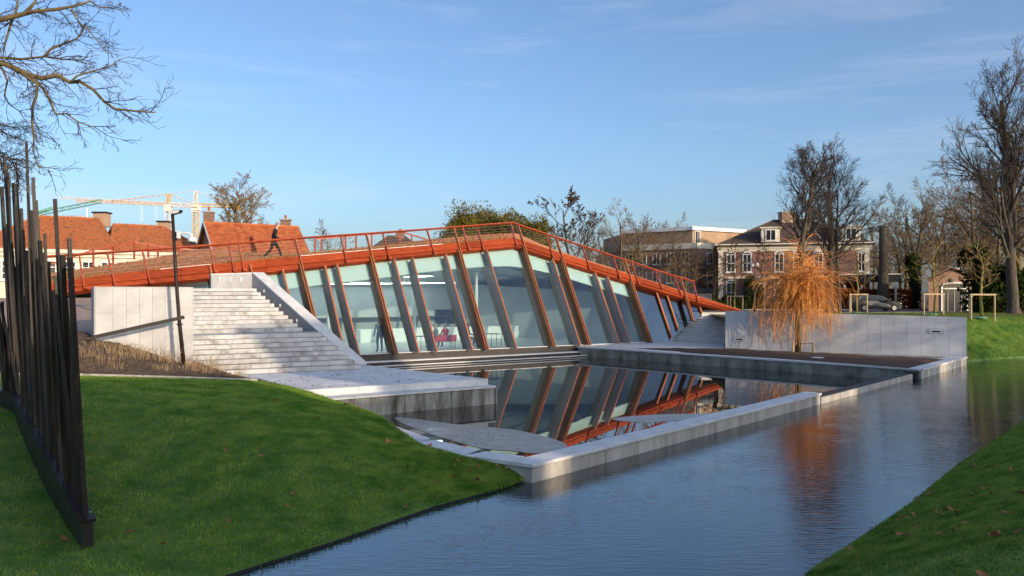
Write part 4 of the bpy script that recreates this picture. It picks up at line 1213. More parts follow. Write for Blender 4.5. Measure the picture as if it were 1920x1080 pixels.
# topped trunk
g = random.Random(2); c = gp_(1655, 78)
t = thing('topped_tree', c, 'tall topped tree trunk with a few short stubs between villa and parked car', 'tree')
b = MB(); b.tube([c - V(0, 0, .2), c + V(0.02, 0, 2), c + V(0.1, 0, 5), c + V(0.12, 0, 8.4)], [0.62, 0.52, 0.44, 0.46], 10); b.build('trunk', M['bark'], t, smooth=True)
for dx, z, s in ((-1.3, 5.9, -1), (-1.2, 5.3, -1), (1.1, 6.4, 1), (1.0, 5.2, 1), (-0.8, 8.0, -1), (0.9, 7.9, 1)):
    b = MB(); b.tube([c + V(0.08, 0, z - 0.15), c + V(dx * 0.6, 0.05, z), c + V(dx, 0, z + g.uniform(-.1, .15))], [0.12, 0.09, 0.06], 6); b.build('stub', M['bark'], t)

# --- three patterns of middle-distance trees, then copies
mid = dict(kids=(10, 7, 6, 5), start=(0.25, 0.2, 0.2, 0.15), len=(0.52, 0.55, 0.5, 0.5), rmin=0.011, ang=((30, 70), (25, 55), (22, 52), (20, 50)))
protoA = tree(gp_(1712, 84), 11.4, 0.30, 31, 'golden lit bare tree with fan shaped crown between topped trunk and garage', mid, mats=('bark_gold', 'twig_gold'), group='bare trees beyond the road')
protoB = tree(gp_(1205, 92), 10.0, 0.28, 44, 'dark bare tree with open crown in front of the flat roofed block', mid, mats=('bark', 'twig_brown'), group='bare trees beyond the road')
protoC = tree(gp_(1775, 90), 9.5, 0.26, 52, 'brown bare tree rising behind the small brick garage', dict(mid, kids=(9, 8, 6, 5), start=(0.2, 0.2, 0.2, 0.15)), mats=('bark_gold', 'twig_brown'), group='bare trees beyond the road')
for px, Y, pr, rz, sc_, lab in (
    (1140, 100, protoB, 1.0, 0.95, 'bare tree crown just right of the seed hung tree, above the red railing'),
    (1268, 88, protoB, 2.2, 0.82, 'bare tree in front of the middle windows of the flat roofed block'),
    (1180, 115, protoA, 0.7, 0.9, 'pale bare tree at the left end of the flat roofed block'),
    (1320, 105, protoB, 4.0, 0.7, 'small bare tree between the flat roofed block and the villa'),
    (1668, 110, protoC, 1.9, 0.95, 'bare tree right behind the topped trunk'),
    (1690, 95, protoA, 3.3, 0.8, 'golden bare tree leaning over the red hedge beside the topped trunk'),
    (1745, 120, protoA, 5.0, 1.35, 'largest pale bare crown above the garage roof'),
    (1810, 100, protoC, 2.8, 1.05, 'bare tree between garage and ivy hedge'),
    (1850, 84, protoB, 0.4, 1.0, 'dark bare tree spreading over the ivy hedge'),
    (1885, 92, protoC, 4.4, 1.2, 'dense bare tree behind the tallest tree at the right edge'),
    (1640, 130, protoB, 5.6, 1.1, 'far bare tree over the right end of the villa roof'),
    (1925, 70, protoB, 3.1, 1.3, 'bare tree cut by the right edge of the view'),
    (480, 118, protoC, 0.6, 1.15, 'bare tree just right of the widest crown behind the red roofed house'),
    (400, 112, protoB, 5.2, 1.0, 'bare tree beside the crane mast over the red roofed house'),
    (190, 135, protoB, 2.6, 1.15, 'far bare tree behind the flagpole over the long orange roof'),
    (150, 140, protoB, 4.1, 1.05, 'far bare tree behind the white roof fans'),
    (1105, 86, protoC, 0.3, 0.92, 'bare tree between the seed hung tree and the flat roofed block'),
    (1160, 88, protoA, 4.4, 0.88, 'golden bare tree just above the middle of the sloping red railing'),
    (1235, 100, protoC, 1.2, 1.0, 'dark bare tree before the left windows of the flat roofed block'),
    (1285, 112, protoA, 2.9, 0.95, 'thin bare tree rising over the white roof edge of the block'),
    (1345, 120, protoC, 3.9, 0.9, 'bare crown between the flat roofed block and the villa roof'),
    (1720, 105, protoB, 1.4, 1.25, 'tall dark bare tree behind the hedge, left of the garage'),
    (1765, 130, protoC, 0.9, 1.5, 'far broad bare crown behind the garage'),
    (1835, 115, protoA, 4.0, 1.3, 'far golden bare tree over the ivy hedge'),
    (1870, 75, protoC, 5.3, 0.95, 'bare tree close behind the ivy hedge'),
    (1828, 82, protoC, 2.1, 1.35, 'tall bare tree between the garage and the tallest tree'),
    (1862, 88, protoB, 5.9, 1.6, 'high dark bare crown left of the tallest tree'),
    (1912, 82, protoC, 0.2, 1.65, 'high bare crown right behind the tallest tree at the right edge'),
    (1700, 112, protoC, 2.6, 1.45, 'broad bare crown above the red hedge'),
    (1655, 140, protoA, 2.2, 1.4, 'far pale bare crown behind the topped trunk'),
    (430, 125, protoB, 0.9, 1.2, 'far bare tree left of the wide round crown'),
    (612, 92, protoC, 3.7, 0.86, 'small bare tree between red roofed house and dark hipped roof')):
    copy_thing(pr, gp_(px, Y), rz, sc_, lab)

tree(gp_(455, 100), 14.0, 0.42, 61, 'wide round bare tree behind the red roofed house with two chimneys', dict(mid, kids=(24, 9, 7, 6), rmin=0.016, start=(0.25, 0.15, 0.15, 0.15), ang=((35, 78), (22, 52), (20, 46), (18, 42)), len=(0.44, 0.58, 0.55, 0.55)), mats=('bark_gold', 'twig_gold'), group='bare trees beyond the road')
# --- tree hung with dry seed bunches
def seeds(t, loc, g, cb):
    b = MB()
    vs = cb.v
    for k in range(2600):
        p = Vector(vs[g.randrange(len(vs))])
        if p.z < loc.z + 3.5: continue
        s = g.uniform(0.045, 0.095)
        for j in range(2):
            a = V(g.uniform(-1, 1), g.uniform(-1, 1), g.uniform(-1, 1)).normalized() * s; c = V(g.uniform(-1, 1), g.uniform(-1, 1), g.uniform(-1, 1)).normalized() * s
            b.add([p - a, p + c, p + a, p - c], [(0, 1, 2, 3)])
    tag(b.build('seed_bunches', M['keys'], t), kind='stuff')
tree(gp_(1075, 80), 10.6, 0.24, 17, 'bare tree with dark dry seed bunches right of the clipped evergreens', dict(mid, kids=(9, 6, 5, 4), start=(0.3, 0.2, 0.2, 0.15)), mats=('bark', 'twig'), extra=seeds)

# --- evergreens: crowns of many small sprays through the volume
def spray_crown(name, c, rx, ry, rz_, n, s, g, m, parent, lobes=9, flat=0.6, bottom=-0.9, upward=False, fill=0.5):
    """sprays gathered into clumps so that dark gaps stay between them"""
    vs, fs = [], []
    cl = []
    for k in range(lobes):
        u = V(g.gauss(0, 1), g.gauss(0, 1), g.gauss(0, 1)).normalized()
        if u.z < bottom: u.z = abs(u.z) * 0.3
        rr_ = g.uniform(0.45, 0.95)
        cl.append((V(c.x + u.x * rx * rr_, c.y + u.y * ry * rr_, c.z + u.z * rz_ * rr_), g.uniform(0.22, 0.42)))
    for k in range(n):
        cc, q = cl[g.randrange(len(cl))] if g.random() > fill else (V(c.x, c.y, c.z), 0.8)
        u = V(g.gauss(0, 1), g.gauss(0, 1), g.gauss(0, 1)).normalized() * (g.random() ** 0.4)
        p = cc + V(u.x * rx * q, u.y * ry * q, u.z * rz_ * q * 1.15)
        a = V(g.gauss(0, 1), g.gauss(0, 1), g.gauss(0, 0.5) + (1.0 if upward else 0)).normalized() * s * g.uniform(0.6, 1.4)
        e = V(g.gauss(0, 1), g.gauss(0, 1), g.gauss(0, 1)).cross(a).normalized() * s * flat * g.uniform(0.5, 1.0)
        i = len(vs)
        vs += [p - a * 0.5, p + e * 0.5, p + a * 0.6, p - e * 0.5]; fs.append((i, i + 1, i + 2, i + 3))
    b = MB(); b.add(vs, fs)
    return b.build(name, m, parent)
for px, topy, w_, Y, lab, sd in ((868, 398, 46, 72, 'golden green evergreen at the left end of the row beyond the roof ridge', 1), (912, 388, 46, 74, 'tallest golden green evergreen in the row beyond the roof ridge', 2), (962, 393, 46, 72, 'golden green evergreen right behind the peak of the red railing', 3), (1003, 412, 36, 71, 'lowest golden green evergreen at the right end of the row beyond the roof ridge', 5)):
    c = gp_(px, Y); g = random.Random(sd)
    zt = EYE + (HOR - topy) * Y / FOC; h = zt - 1.95
    t = thing('evergreen_tree', c, lab, 'tree', 'evergreens beyond the roof ridge')
    b = MB(); b.tube([c, c + V(0, 0, h * 0.8)], [0.3, 0.08], 7); b.build('trunk', M['bark'], t)
    rx = 1.22 * w_ * Y / FOC
    spray_crown('crown', c + V(0, 0, h * 0.60), rx, rx, h * 0.42, 21000, 0.28, g, M['conifer'], t, lobes=70, flat=0.45, upward=True)

# --- hedges and ivy masses
def hedge(name, a, b2, th, h, m, label, cat='hedge', s=0.10, n=5000, group=None, kind='box'):
    base = (Vector(a) + Vector(b2)) / 2
    t = thing(name, base, label, cat, group)
    g = random.Random(int(a[0] * 10) + 3)
    d = (Vector(b2) - Vector(a)); L = d.length; d.normalize(); nn = V(d.y, -d.x, 0)
    b = MB()
    for k in range(n):
        x, y, z = g.random() * L, g.uniform(-1, 1), g.random()
        f = g.randrange(3)
        if f == 0: y = 1.0 + g.gauss(0, 0.08)
        elif f == 1: z = 1.0 + g.gauss(0, 0.05)
        if kind == 'mass':
            top = 0.55 + 0.45 * abs(math.sin(x * 0.9 + 1.3) * math.cos(x * 0.37)) + 0.12 * math.sin(x * 2.9); z *= top
        p = Vector(a) + d * x + nn * (y * th / 2) + V(0, 0, z * h)
        e = V(g.gauss(0, 1), g.gauss(0, 1), g.gauss(0, 1)).normalized() * s * g.uniform(0.6, 1.3); f2 = V(g.gauss(0, 1), g.gauss(0, 1), g.gauss(0, 1)).cross(e).normalized() * s * 0.7
        b.add([p - e, p + f2, p + e, p - f2], [(0, 1, 2, 3)])
    b.build('foliage', m, t)
    b = MB()
    for k in range(max(3, int(L / 0.9))):
        p = Vector(a) + d * (L * (k + 0.5) / max(3, int(L / 0.9))); b.tube([p, p + V(g.uniform(-.1, .1), 0, h * 0.75)], [0.05, 0.02], 5)
    b.build('stems', M['bark'], t)
    return t
hedge('beech_hedge', gp_(1548, 79.5), gp_(1706, 79.5), 1.0, 1.9, M['beech'], 'clipped rust red hedge behind the grey car', n=9000, s=0.11)
hedge('ivy_hedge', gp_(1815, 62), gp_(1955, 62), 3.0, 4.4, M['ivy'], 'tall dark green ivy hedge behind the tallest tree at the right edge', n=16000, s=0.17, kind='mass')
hedge('ivy_hedge', gp_(1702, 83), gp_(1722, 83), 1.2, 5.2, M['ivy'], 'narrow dark ivy column left of the garage', n=2600, s=0.14)
hedge('evergreen_hedge', gp_(1316, 79), gp_(1420, 79), 1.6, 1.7, M['ivy'], 'low dark evergreen hedge at the foot of the villa', n=6000, s=0.12, kind='mass')
hedge('evergreen_hedge', gp_(1398, 84), gp_(1428, 84), 1.6, 2.9, M['ivy'], 'rounded dark shrub before the villa door', n=2200, s=0.14, kind='mass')
hedge('evergreen_hedge', gp_(820, 90), gp_(1010, 90), 2.0, 3.2, M['ivy'], 'long dark hedge hidden behind the pavilion roof ridge', n=5000, s=0.16, kind='mass')
# ================================================================== young trees with stakes, willow, lamp, car
def young_tree(px, Y, h, seed, label, z=2.08, mats=('sap_bark', 'twig_gold'), dens=22, spread=0.34, r=0.07, low=0.3):
    c = gp_(px, Y, z); g = random.Random(seed)
    t = thing('young_tree', c, label, 'tree', 'young trees on the verge')
    b = MB(); n = 8; pts = [c + V(g.gauss(0, 0.02) * i, g.gauss(0, 0.02) * i, h * i / n) for i in range(n + 1)]
    b.tube(pts, [r * (1 - 0.85 * i / n) for i in range(n + 1)], 7); b.build('trunk', M[mats[0]], t, smooth=True)
    cb = MB()
    P = dict(BASEP, rmin=0.014, kids=(0, 5, 4), start=(0.2, 0.25, 0.2), up=(0, 0.05, 0.03, 0), wob=(0.05, 0.08, 0.12))
    for k in range(dens):
        f = low + (0.97 - low) * (k / dens)
        p = lerp(pts[int(f * n)], pts[min(n, int(f * n) + 1)], f * n - int(f * n))
        az = k * 2.4 + g.uniform(-.3, .3); el = math.radians(g.uniform(15, 45))
        d = V(math.cos(az) * math.cos(el), math.sin(az) * math.cos(el), math.sin(el))
        grow([cb], p, d, h * spread * (1.15 - 0.8 * (f - low) / (1 - low)) * g.uniform(0.7, 1.15), 0.022, 1, 3, g, P)
    cb.build('crown', M[mats[1]], t)
    return t

def stake_frame(px, Y, w_, h, z, label):
    c = gp_(px, Y, z); t = thing('tree_stakes', c, label, 'stake frame', 'wooden frames round the young trees')
    hw = w_ / 2
    for k, (dx, dy) in enumerate(((-hw, -0.15), (hw, -0.15), (hw * 0.02 - 0.12, hw * 1.4))):
        b = MB(); b.tube([c + V(dx, dy, -0.2), c + V(dx, dy, h)], 0.05, 7); b.build('stake', M['stake'], t)
    b = MB(); b.box(c + V(0, -0.21, h - 0.03), (w_ + 0.12, 0.03, 0.09)); b.build('rail', M['stake'], t)
    for s in (-1, 1):
        b = MB(); b.beam(c + V(s * hw, -0.15, h - 0.02), c + V(-0.12, hw * 1.4, h - 0.02), 0.03, 0.09); b.build('rail', M['stake'], t)
    b = MB(); b.lathe(c + V(0.05, 0.3, 0.0), [(0.02, 0.0), (0.42, 0.0), (0.44, 0.05), (0.40, 0.07), (0.02, 0.06)], 12); b.build('watering_ring', M['green_p'], t)
    return t
stake_frame(1840, 45.6, 1.38, 1.42, 2.10, 'largest pale stake frame, last on the right beside the end of the white wall')
stake_frame(1748.5, 53, 1.32, 1.45, 2.10, 'pale stake frame in front of the garage door')
stake_frame(1608, 58.5, 1.30, 1.45, 2.08, 'pale stake frame in front of the grey car')
stake_frame(1377.5, 72, 1.42, 1.36, 2.0, 'smallest pale stake frame, above the left end of the white wall')
young_tree(1840, 46, 4.7, 1, 'young green stemmed tree in the largest stake frame, beyond the end of the white wall', dens=20, r=0.10, low=0.38)
young_tree(1752, 53.3, 5.1, 2, 'young tree with greenish stem in the stake frame before the garage', dens=24, r=0.09, low=0.3)
young_tree(1607, 58.8, 5.0, 3, 'young tree with few upcurved limbs in the stake frame before the grey car', dens=14, r=0.085, low=0.36)
young_tree(1377, 72.3, 6.2, 4, 'young yellow green tree in the smallest stake frame before the villa windows', 2.0, dens=26, r=0.10, low=0.3)
young_tree(1285, 70, 5.6, 5, 'young yellow green tree just above the low end of the red railing', 1.95, dens=26, r=0.11, low=0.34)
young_tree(1432, 70, 6.7, 6, 'slender pale young tree with upright twigs left of the orange willow', 1.95, mats=('stake', 'twig_brown'), dens=46, spread=0.22, r=0.085, low=0.12)
young_tree(1340, 72, 6.4, 7, 'slender brown young tree beside the grey kiosk', 1.95, mats=('bark_gold', 'twig_brown'), dens=34, spread=0.24, r=0.08, low=0.15)

# --- the orange weeping willow on the bed, with its low stakes
c = lvl(1497, 660, 0.44); g = random.Random(9)
wt_ = thing('weeping_willow', c, 'bright orange weeping willow on the dark bed before the white wall', 'tree')
top = c + V(0.02, 0, 3.3)
b = MB(); b.tube([c - V(0, 0, 0.1), c + V(-0.03, 0, 1.2), c + V(0.02, 0, 2.4), top, top + V(0.15, 0, 1.2), top + V(0.35, 0, 2.6)], [0.17, 0.145, 0.13, 0.12, 0.06, 0.02], 9); b.build('trunk', M['bark_gold'], wt_, smooth=True)
b = MB()
def strand(p, d, L, r, droop, n=9, kids=0):
    pts, rad = [p.copy()], [r]; dd = d.copy(); q = p.copy()
    for i in range(n):
        f = i / n
        dd = (dd + V(g.gauss(0, 0.06), g.gauss(0, 0.06), -droop * (0.35 + 1.5 * f) + g.gauss(0, 0.04))).normalized()
        q = q + dd * (L / n); 
        if q.z < 0.75: break
        pts.append(q.copy()); rad.append(max(0.009, r * (1 - 0.75 * (i + 1) / n)))
    if len(pts) > 2: b.tube(pts, rad, 3, cap=False)
    for k in range(kids):
        j = g.randrange(1, max(2, len(pts) - 1)); e = (pts[j] - pts[j - 1]).normalized()
        s_ = (e + V(g.gauss(0, 0.45), g.gauss(0, 0.45), g.gauss(0, 0.3))).normalized()
        strand(pts[j], s_, L * g.uniform(0.3, 0.6), r * 0.6, droop * 1.1, 6, 0)
limbs = []
for k in range(12):
    az = k * 2.4 + g.uniform(-.3, .3); z0 = 2.2 + 1.4 * (k / 12); L = g.uniform(0.4, 0.85)
    q0 = c + V(0.02, 0, z0); q1 = q0 + V(math.cos(az) * L * 0.45, math.sin(az) * L * 0.45, L * 0.6); q2 = q1 + V(math.cos(az) * L * 0.5, math.sin(az) * L * 0.5, L * 0.3)
    limbs.append((q0, q1, q2)); b.tube([q0, q1, q2], [0.05, 0.032, 0.016], 6, cap=False)
for k in range(560):
    lq = g.choice(limbs); f = g.random()
    p = lerp(lq[0], lq[1], f) if g.random() < 0.55 else lerp(lq[1], lq[2], f)
    if k % 5 == 0: p = lerp(top, top + V(0.3, 0, 2.0), g.random() ** 1.4)
    az = g.uniform(0, 6.283); el = math.radians(g.triangular(-30, 80, 15))
    d = V(math.cos(az) * math.cos(el), math.sin(az) * math.cos(el), math.sin(el))
    L = g.triangular(0.6, 2.9, 1.35)
    strand(p, d, L, g.uniform(0.009, 0.022), g.uniform(0.06, 0.24), 9, 2 if L < 1.8 else 3)
for k in range(90):   # long hanging ones
    lq = g.choice(limbs); p = lq[2]
    az = g.uniform(0, 6.283); d = V(math.cos(az), math.sin(az), g.uniform(0.0, 0.5)).normalized()
    strand(p, d, g.uniform(2.6, 4.0), 0.012, g.uniform(0.30, 0.5), 12, 2)
b.build('crown', M['willow'], wt_)
for k, (dx, dy) in enumerate(((-0.42, -0.35), (0.62, -0.45), (0.30, 0.5))):
    p = c + V(dx, dy, 0); b = MB(); b.tube([p - V(0, 0, .1), p + V(0, 0, 0.55)], 0.055, 7)
    tag(b.build('tree_stake', M['stake'], base=p), ('short pale stake left of the willow trunk', 'short pale stake at the right of the willow, nearest the pool', 'short pale stake just behind the willow trunk')[k], 'stake', 'short stakes of the willow')
b = MB(); b.tube([c + V(-0.42, -0.35, 0.5), c + V(0, -0.16, 0.47), c + V(0.62, -0.45, 0.5)], 0.02, 5); b.tube([c + V(0.3, 0.5, 0.5), c + V(0.1, 0.1, 0.47), c + V(0.0, -0.16, 0.48)], 0.02, 5)
tag(b.build('tree_tie', M['black'], base=c), 'black strap tying the willow trunk to its three stakes', 'strap')

# --- overhanging tree at the upper left: trunk out of view, boughs reach into the picture
Yt = 13.0
g = random.Random(12)
c = V(-11.4, 14.0, 1.55)
ot = thing('bare_tree', c, 'large bare tree leaning in from the upper left corner above the black bars', 'tree')
b = MB(); b.tube([c - V(0, 0, .3), c + V(0.2, -0.3, 3), c + V(0.3, -0.6, 6), c + V(0.4, -0.7, 9.5)], [0.42, 0.36, 0.3, 0.16], 10)
hub1, hub2 = c + V(0.3, -0.6, 5.0), c + V(0.35, -0.65, 6.8)
def px_path(pts, Y): return [dep(x, y, Y + k * 0.05) for k, (x, y) in enumerate(pts)]
boughs = [
    ([(-260, 150), (-60, 55), (0, 37), (30, 30), (60, 22), (110, 17), (145, 10), (170, 2)], 0.045, 12.6),
    ([(-220, 60), (-40, 120), (5, 118), (28, 128), (52, 140), (78, 147), (108, 141), (130, 154), (150, 153), (175, 168), (195, 190), (215, 204), (250, 208), (290, 211)], 0.042, 12.9),
    ([(-200, 130), (0, 108), (40, 111), (85, 106), (115, 111), (150, 113), (165, 107)], 0.022, 13.3),
    ([(25, 128), (70, 157), (68, 180), (61, 200), (60, 230), (64, 255), (62, 280), (70, 312), (100, 323)], 0.020, 12.8),
    ([(55, 140), (80, 165), (92, 185), (104, 214), (125, 213), (145, 228), (170, 237), (205, 237)], 0.020, 13.0),
    ([(85, 104), (95, 92), (120, 82), (145, 72), (157, 55), (147, 40), (132, 18)], 0.016, 13.1),
    ([(0, 120), (14, 152), (8, 180), (18, 196), (36, 208), (50, 230), (66, 248)], 0.013, 13.4),
    ([(133, 17), (150, 45), (165, 55), (185, 80), (196, 95), (212, 100)], 0.011, 12.7),
    ([(132, 154), (145, 142), (175, 133), (205, 125), (225, 112), (242, 106)], 0.013, 13.0),
    ([(25, 30), (10, 80), (5, 105)], 0.018, 12.9),
    ([(28, 32), (34, 0), (36, -20)], 0.016, 12.8),
    ([(48, 24), (65, 5), (72, -15)], 0.024, 12.8),
    ([(170, 2), (185, 13), (215, 16), (233, 22)], 0.010, 12.6),
    ([(-120, 40), (-20, -8), (25, -14), (60, -30)], 0.03, 13.2)]
P = dict(BASEP, rmin=0.003, seg=(5, 5, 4, 3), kids=(0, 5, 4), start=(0.1, 0.15, 0.1), wob=(0.1, 0.17, 0.2, 0.22), up=(0, -0.02, 0.0, 0.0), ang=((25, 60),) * 4, len=(0.5, 0.55, 0.5, 0.5), rr=(0.5, 0.6, 0.65, 0.7), short=0.3, taper=(0.3, 0.35, 0.45, 0.6))
cb = MB()
for pts, r, Y in boughs:
    q = px_path(pts, Y)
    if pts[0][0] < 0: q = [hub1 if pts[0][1] > 100 else hub2] + q
    n = len(q)
    b.tube(q, [max(0.004, r * 1.5 * (1 - 0.8 * i / (n - 1))) if not (pts[0][0] < 0 and i == 0) else r * 2.6 for i in range(n)], 6)
    st_ = 3 if pts[0][0] < -100 else 1
    tot = 0
    for i in range(st_, n):
        seg = q[i] - q[i - 1]
        m_ = max(1, int(seg.length / 0.085))
        for k in range(m_):
            p = lerp(q[i - 1], q[i], (k + g.random()) / m_)
            dd = seg.normalized()
            sd = rot_about(dd.orthogonal().normalized(), dd, g.uniform(0, 6.283))
            sd.y *= 0.7
            nd = (dd * g.uniform(0.5, 1.0) + sd.normalized() * g.uniform(0.5, 0.9)).normalized()
            grow([cb], p, nd, g.uniform(0.12, 0.62) * (1.0 if r > 0.012 else 0.7), max(0.004, min(0.009, r * 0.4)), 1, 2 if g.random() < 0.45 else 3, g, P)
# twig cluster low at the left edge
for pts in ([(-90, 240), (-20, 262), (0, 300), (8, 330), (24, 302), (30, 322), (36, 352)], [(-80, 270), (-20, 285), (10, 296), (30, 299), (33, 330)], [(-80, 200), (-30, 225), (10, 250), (32, 260)], [(-60, 215), (-5, 232), (22, 238)]):
    q = px_path(pts, 15.5); b.tube(q, [0.03 * (1 - 0.8 * i / (len(q) - 1)) for i in range(len(q))], 5)
    for i in range(1, len(q)):
        for k in range(6):
            p = lerp(q[i - 1], q[i], g.random()); dd = (q[i] - q[i - 1]).normalized()
            grow([cb], p, (dd + V(g.gauss(0, .5), g.gauss(0, .3), g.gauss(0, .5))).normalized(), g.uniform(0.2, 0.6), 0.007, 1, 3, g, P)
b.tube([c + V(0.3, -0.6, 6.4), dep(-80, 250, 15.5)], [0.14, 0.03], 6)
b.build('trunk', M['bark_gold'], ot, smooth=True)
cb.build('crown', M['twig'], ot)

# --- lamp post with floodlight and dome camera, leaning a little
base = dep(345, 690, 25.0)
def lp(x, y): return dep(x, y, 25.0)
po = thing('lamp_post', base, 'tall thin dark post with floodlight and white dome camera before the short white wall', 'lamp post')
b = MB(); b.tube([lp(345.5, 692), lp(336, 600), lp(330, 520), lp(323.5, 401)], [0.068, 0.06, 0.055, 0.05], 10); b.build('pole', M['bar'], po, smooth=True)
b = MB(); b.tube([lp(324, 404), lp(327, 402), lp(331, 400)], 0.025, 6); b.build('bracket', M['black'], po)
q = lp(332, 398); b = MB()
b.add([q + V(x, y, z) for x, y, z in ((-0.10, -0.1, -0.07), (0.10, -0.1, -0.02), (0.10, 0.12, -0.02), (-0.10, 0.12, -0.07), (-0.12, -0.12, 0.05), (0.14, -0.12, 0.07), (0.14, 0.14, 0.07), (-0.12, 0.14, 0.05))], [(3, 2, 1, 0), (4, 5, 6, 7), (0, 1, 5, 4), (1, 2, 6, 5), (2, 3, 7, 6), (3, 0, 4, 7)])
fl_ = b.build('floodlight', M['black'], po)
b = MB(); b.quad(*[q + V(x, y, z) for x, y, z in ((-0.085, -0.112, -0.058), (0.095, -0.112, -0.012), (0.125, -0.126, 0.058), (-0.105, -0.126, 0.04))]); b.build('lens', M['lamp_glass'], fl_)
b = MB(); b.box(lp(329.5, 443), (0.10, 0.10, 0.28)); b.build('camera_clamp', M['black'], po)
b = MB(); b.box(lp(334, 440.5), (0.13, 0.1, 0.22)); b.build('camera_bracket', M['white'], po)
b = MB(); b.tube([lp(336, 442), lp(343, 437), lp(352, 436.5), lp(359, 440), lp(360.5, 446)], 0.035, 7)
arm_ = b.build('camera_arm', M['white'], po, smooth=True)
q = lp(360.5, 449); b = MB(); b.lathe(q, [(0.05, 0.09), (0.12, 0.05), (0.14, 0.0), (0.14, -0.06), (0.115, -0.08)][::-1], 14); dc = b.build('camera_dome', M['white'], po, smooth=True)
b = MB(); b.lathe(q, [(0.02, -0.16), (0.07, -0.14), (0.10, -0.085)], 14); b.build('dome_glass', M['glass_dark'], dc, smooth=True)
b = MB(); b.box(lp(337, 608), (0.14, 0.14, 0.05)); b.build('clamp', M['black'], po)
# bar resting on the ground at the left and fixed to the post
b = MB(); b.beam(dep(174, 632.5, 23.4), dep(345.5, 594.5, 24.9), 0.07, 0.11)
tag(b.build('sloping_bar', M['bar'], base=dep(174, 632.5, 23.4)), 'brown bar sloping from the ground up past the thin lamp post', 'bar')

# --- street lamp with two globes, kiosk
c = gp_(1415, 66, 1.95); t = thing('street_lamp', c, 'black street lamp with two white globes between villa and willow', 'street lamp')
b = MB(); b.lathe(c, [(0.14, 0), (0.12, 0.3), (0.06, 0.5), (0.045, 2.0), (0.04, 4.2), (0.02, 4.25)], 9); b.build('pole', M['black'], t, smooth=True)
b = MB(); b.tube([c + V(-0.22, 0, 3.95), c + V(0, 0, 3.8), c + V(0.22, 0, 3.95)], 0.02, 5); b.build('arm', M['black'], t)
for s in (-1, 1):
    q = c + V(0.22 * s, 0, 3.9); b = MB(); b.lathe(q, [(0.03, 0), (0.13, 0.06), (0.16, 0.17), (0.13, 0.28), (0.03, 0.33)], 12); b.build('globe', M['lamp_glass'], t, smooth=True)
c = gp_(1320, 74, 1.95); t = thing('kiosk', c, 'small blue grey utility kiosk with dark overhanging roof', 'kiosk')
b = MB(); b.box(c + V(0, 0, 0.85), (1.25, 0.9, 1.7)); b.build('body', M['zinc'], t)
for s in (-1, 1):
    b = MB(); b.box(c + V(0.3 * s, -0.465, 0.82), (0.56, 0.03, 1.45)); b.build('door', M['zinc'], t)
b = MB(); b.hexa([c + V(x, y, 1.70) for x, y in ((-.95, -.75), (.95, -.75), (.95, .75), (-.95, .75))], [c + V(x, y, 2.15) for x, y in ((-.85, -.35), (.85, -.35), (.85, .35), (-.85, .35))]); b.build('roof', M['black'], t)

# --- grey car driving to the right
c = gp_(1640, 71.5, 1.955)
t = thing('car', c, 'dark grey estate car on the brick road, passing the red hedge', 'car')
pr = [(-2.15, 0.35), (-2.22, 0.75), (-2.10, 0.98), (-1.75, 1.42), (-1.2, 1.5), (0.15, 1.47), (0.62, 1.30), (1.05, 0.98), (1.75, 0.84), (2.12, 0.66), (2.2, 0.42), (2.12, 0.26), (-2.05, 0.26)]
b = MB(); w_ = 0.86
def carpt(x, z, y): k = 1.0 if z < 0.95 else 1.0 - 0.22 * (z - 0.95) / 0.55; return c + V(x, y * k * w_, z)
n_ = len(pr); ys = (-1, -0.92, 0.92, 1)
for y, s in ((-1, 0.97), (-0.9, 1.0), (0.9, 1.0), (1, 0.97)):
    for x, z in pr: b.v.append(tuple(carpt(x * s, 0.26 + (z - 0.26) * s, y)))
fs = [tuple(range(n_ - 1, -1, -1)), tuple(range(3 * n_, 4 * n_))]
for r_ in range(3):
    for i in range(n_): fs.append((r_ * n_ + i, r_ * n_ + (i + 1) % n_, (r_ + 1) * n_ + (i + 1) % n_, (r_ + 1) * n_ + i))
b.f += fs; b.m += [0] * len(fs)
body = b.build('body', M['car'], t)
for sgn in (-1, 1):
    wins = [[(-1.62, 0.98), (-1.45, 1.36), (-0.98, 1.42), (-0.93, 0.98)], [(-0.85, 0.98), (-0.88, 1.42), (-0.12, 1.43), (-0.08, 0.98)], [(0.0, 0.98), (-0.04, 1.43), (0.2, 1.40), (0.86, 1.0)]]
    for wv in wins:
        b = MB(); b.add([carpt(x, z, sgn * 1.006) for x, z in wv], [(0, 1, 2, 3)]); b.build('side_window', M['glass_dark'], t)
    for x in (-1.35, 1.38):
        p = c + V(x, sgn * 0.80, 0.31)
        b = MB(); b.tube([p - V(0, sgn * 0.1, 0), p + V(0, sgn * 0.09, 0)], 0.315, 18); wh = b.build('wheel', M['tyre'], t)
        b = MB(); b.tube([p + V(0, sgn * 0.07, 0), p + V(0, sgn * 0.105, 0)], 0.20, 14); b.build('rim', M['alloy'], wh)
    b = MB(); b.box(c + V(2.0, sgn * 0.58, 0.66), (0.16, 0.42, 0.16)); b.build('headlight', M['lamp_glass'], t)
    b = MB(); b.box(c + V(0.78, sgn * 0.95, 1.03), (0.12, 0.2, 0.12)); b.build('mirror', M['car'], t)
b = MB(); b.add([carpt(0.66, 1.285, -0.85), carpt(1.02, 1.01, -0.9), carpt(1.02, 1.01, 0.9), carpt(0.66, 1.285, 0.85)], [(0, 1, 2, 3)])
for i in range(len(b.v)): b.v[i] = (b.v[i][0] + 0.03, b.v[i][1], b.v[i][2] + 0.02)
b.build('windscreen', M['glass_dark'], t)
b = MB(); b.box(c + V(2.19, 0, 0.45), (0.03, 0.52, 0.11)); b.build('number_plate', M['plate'], t)
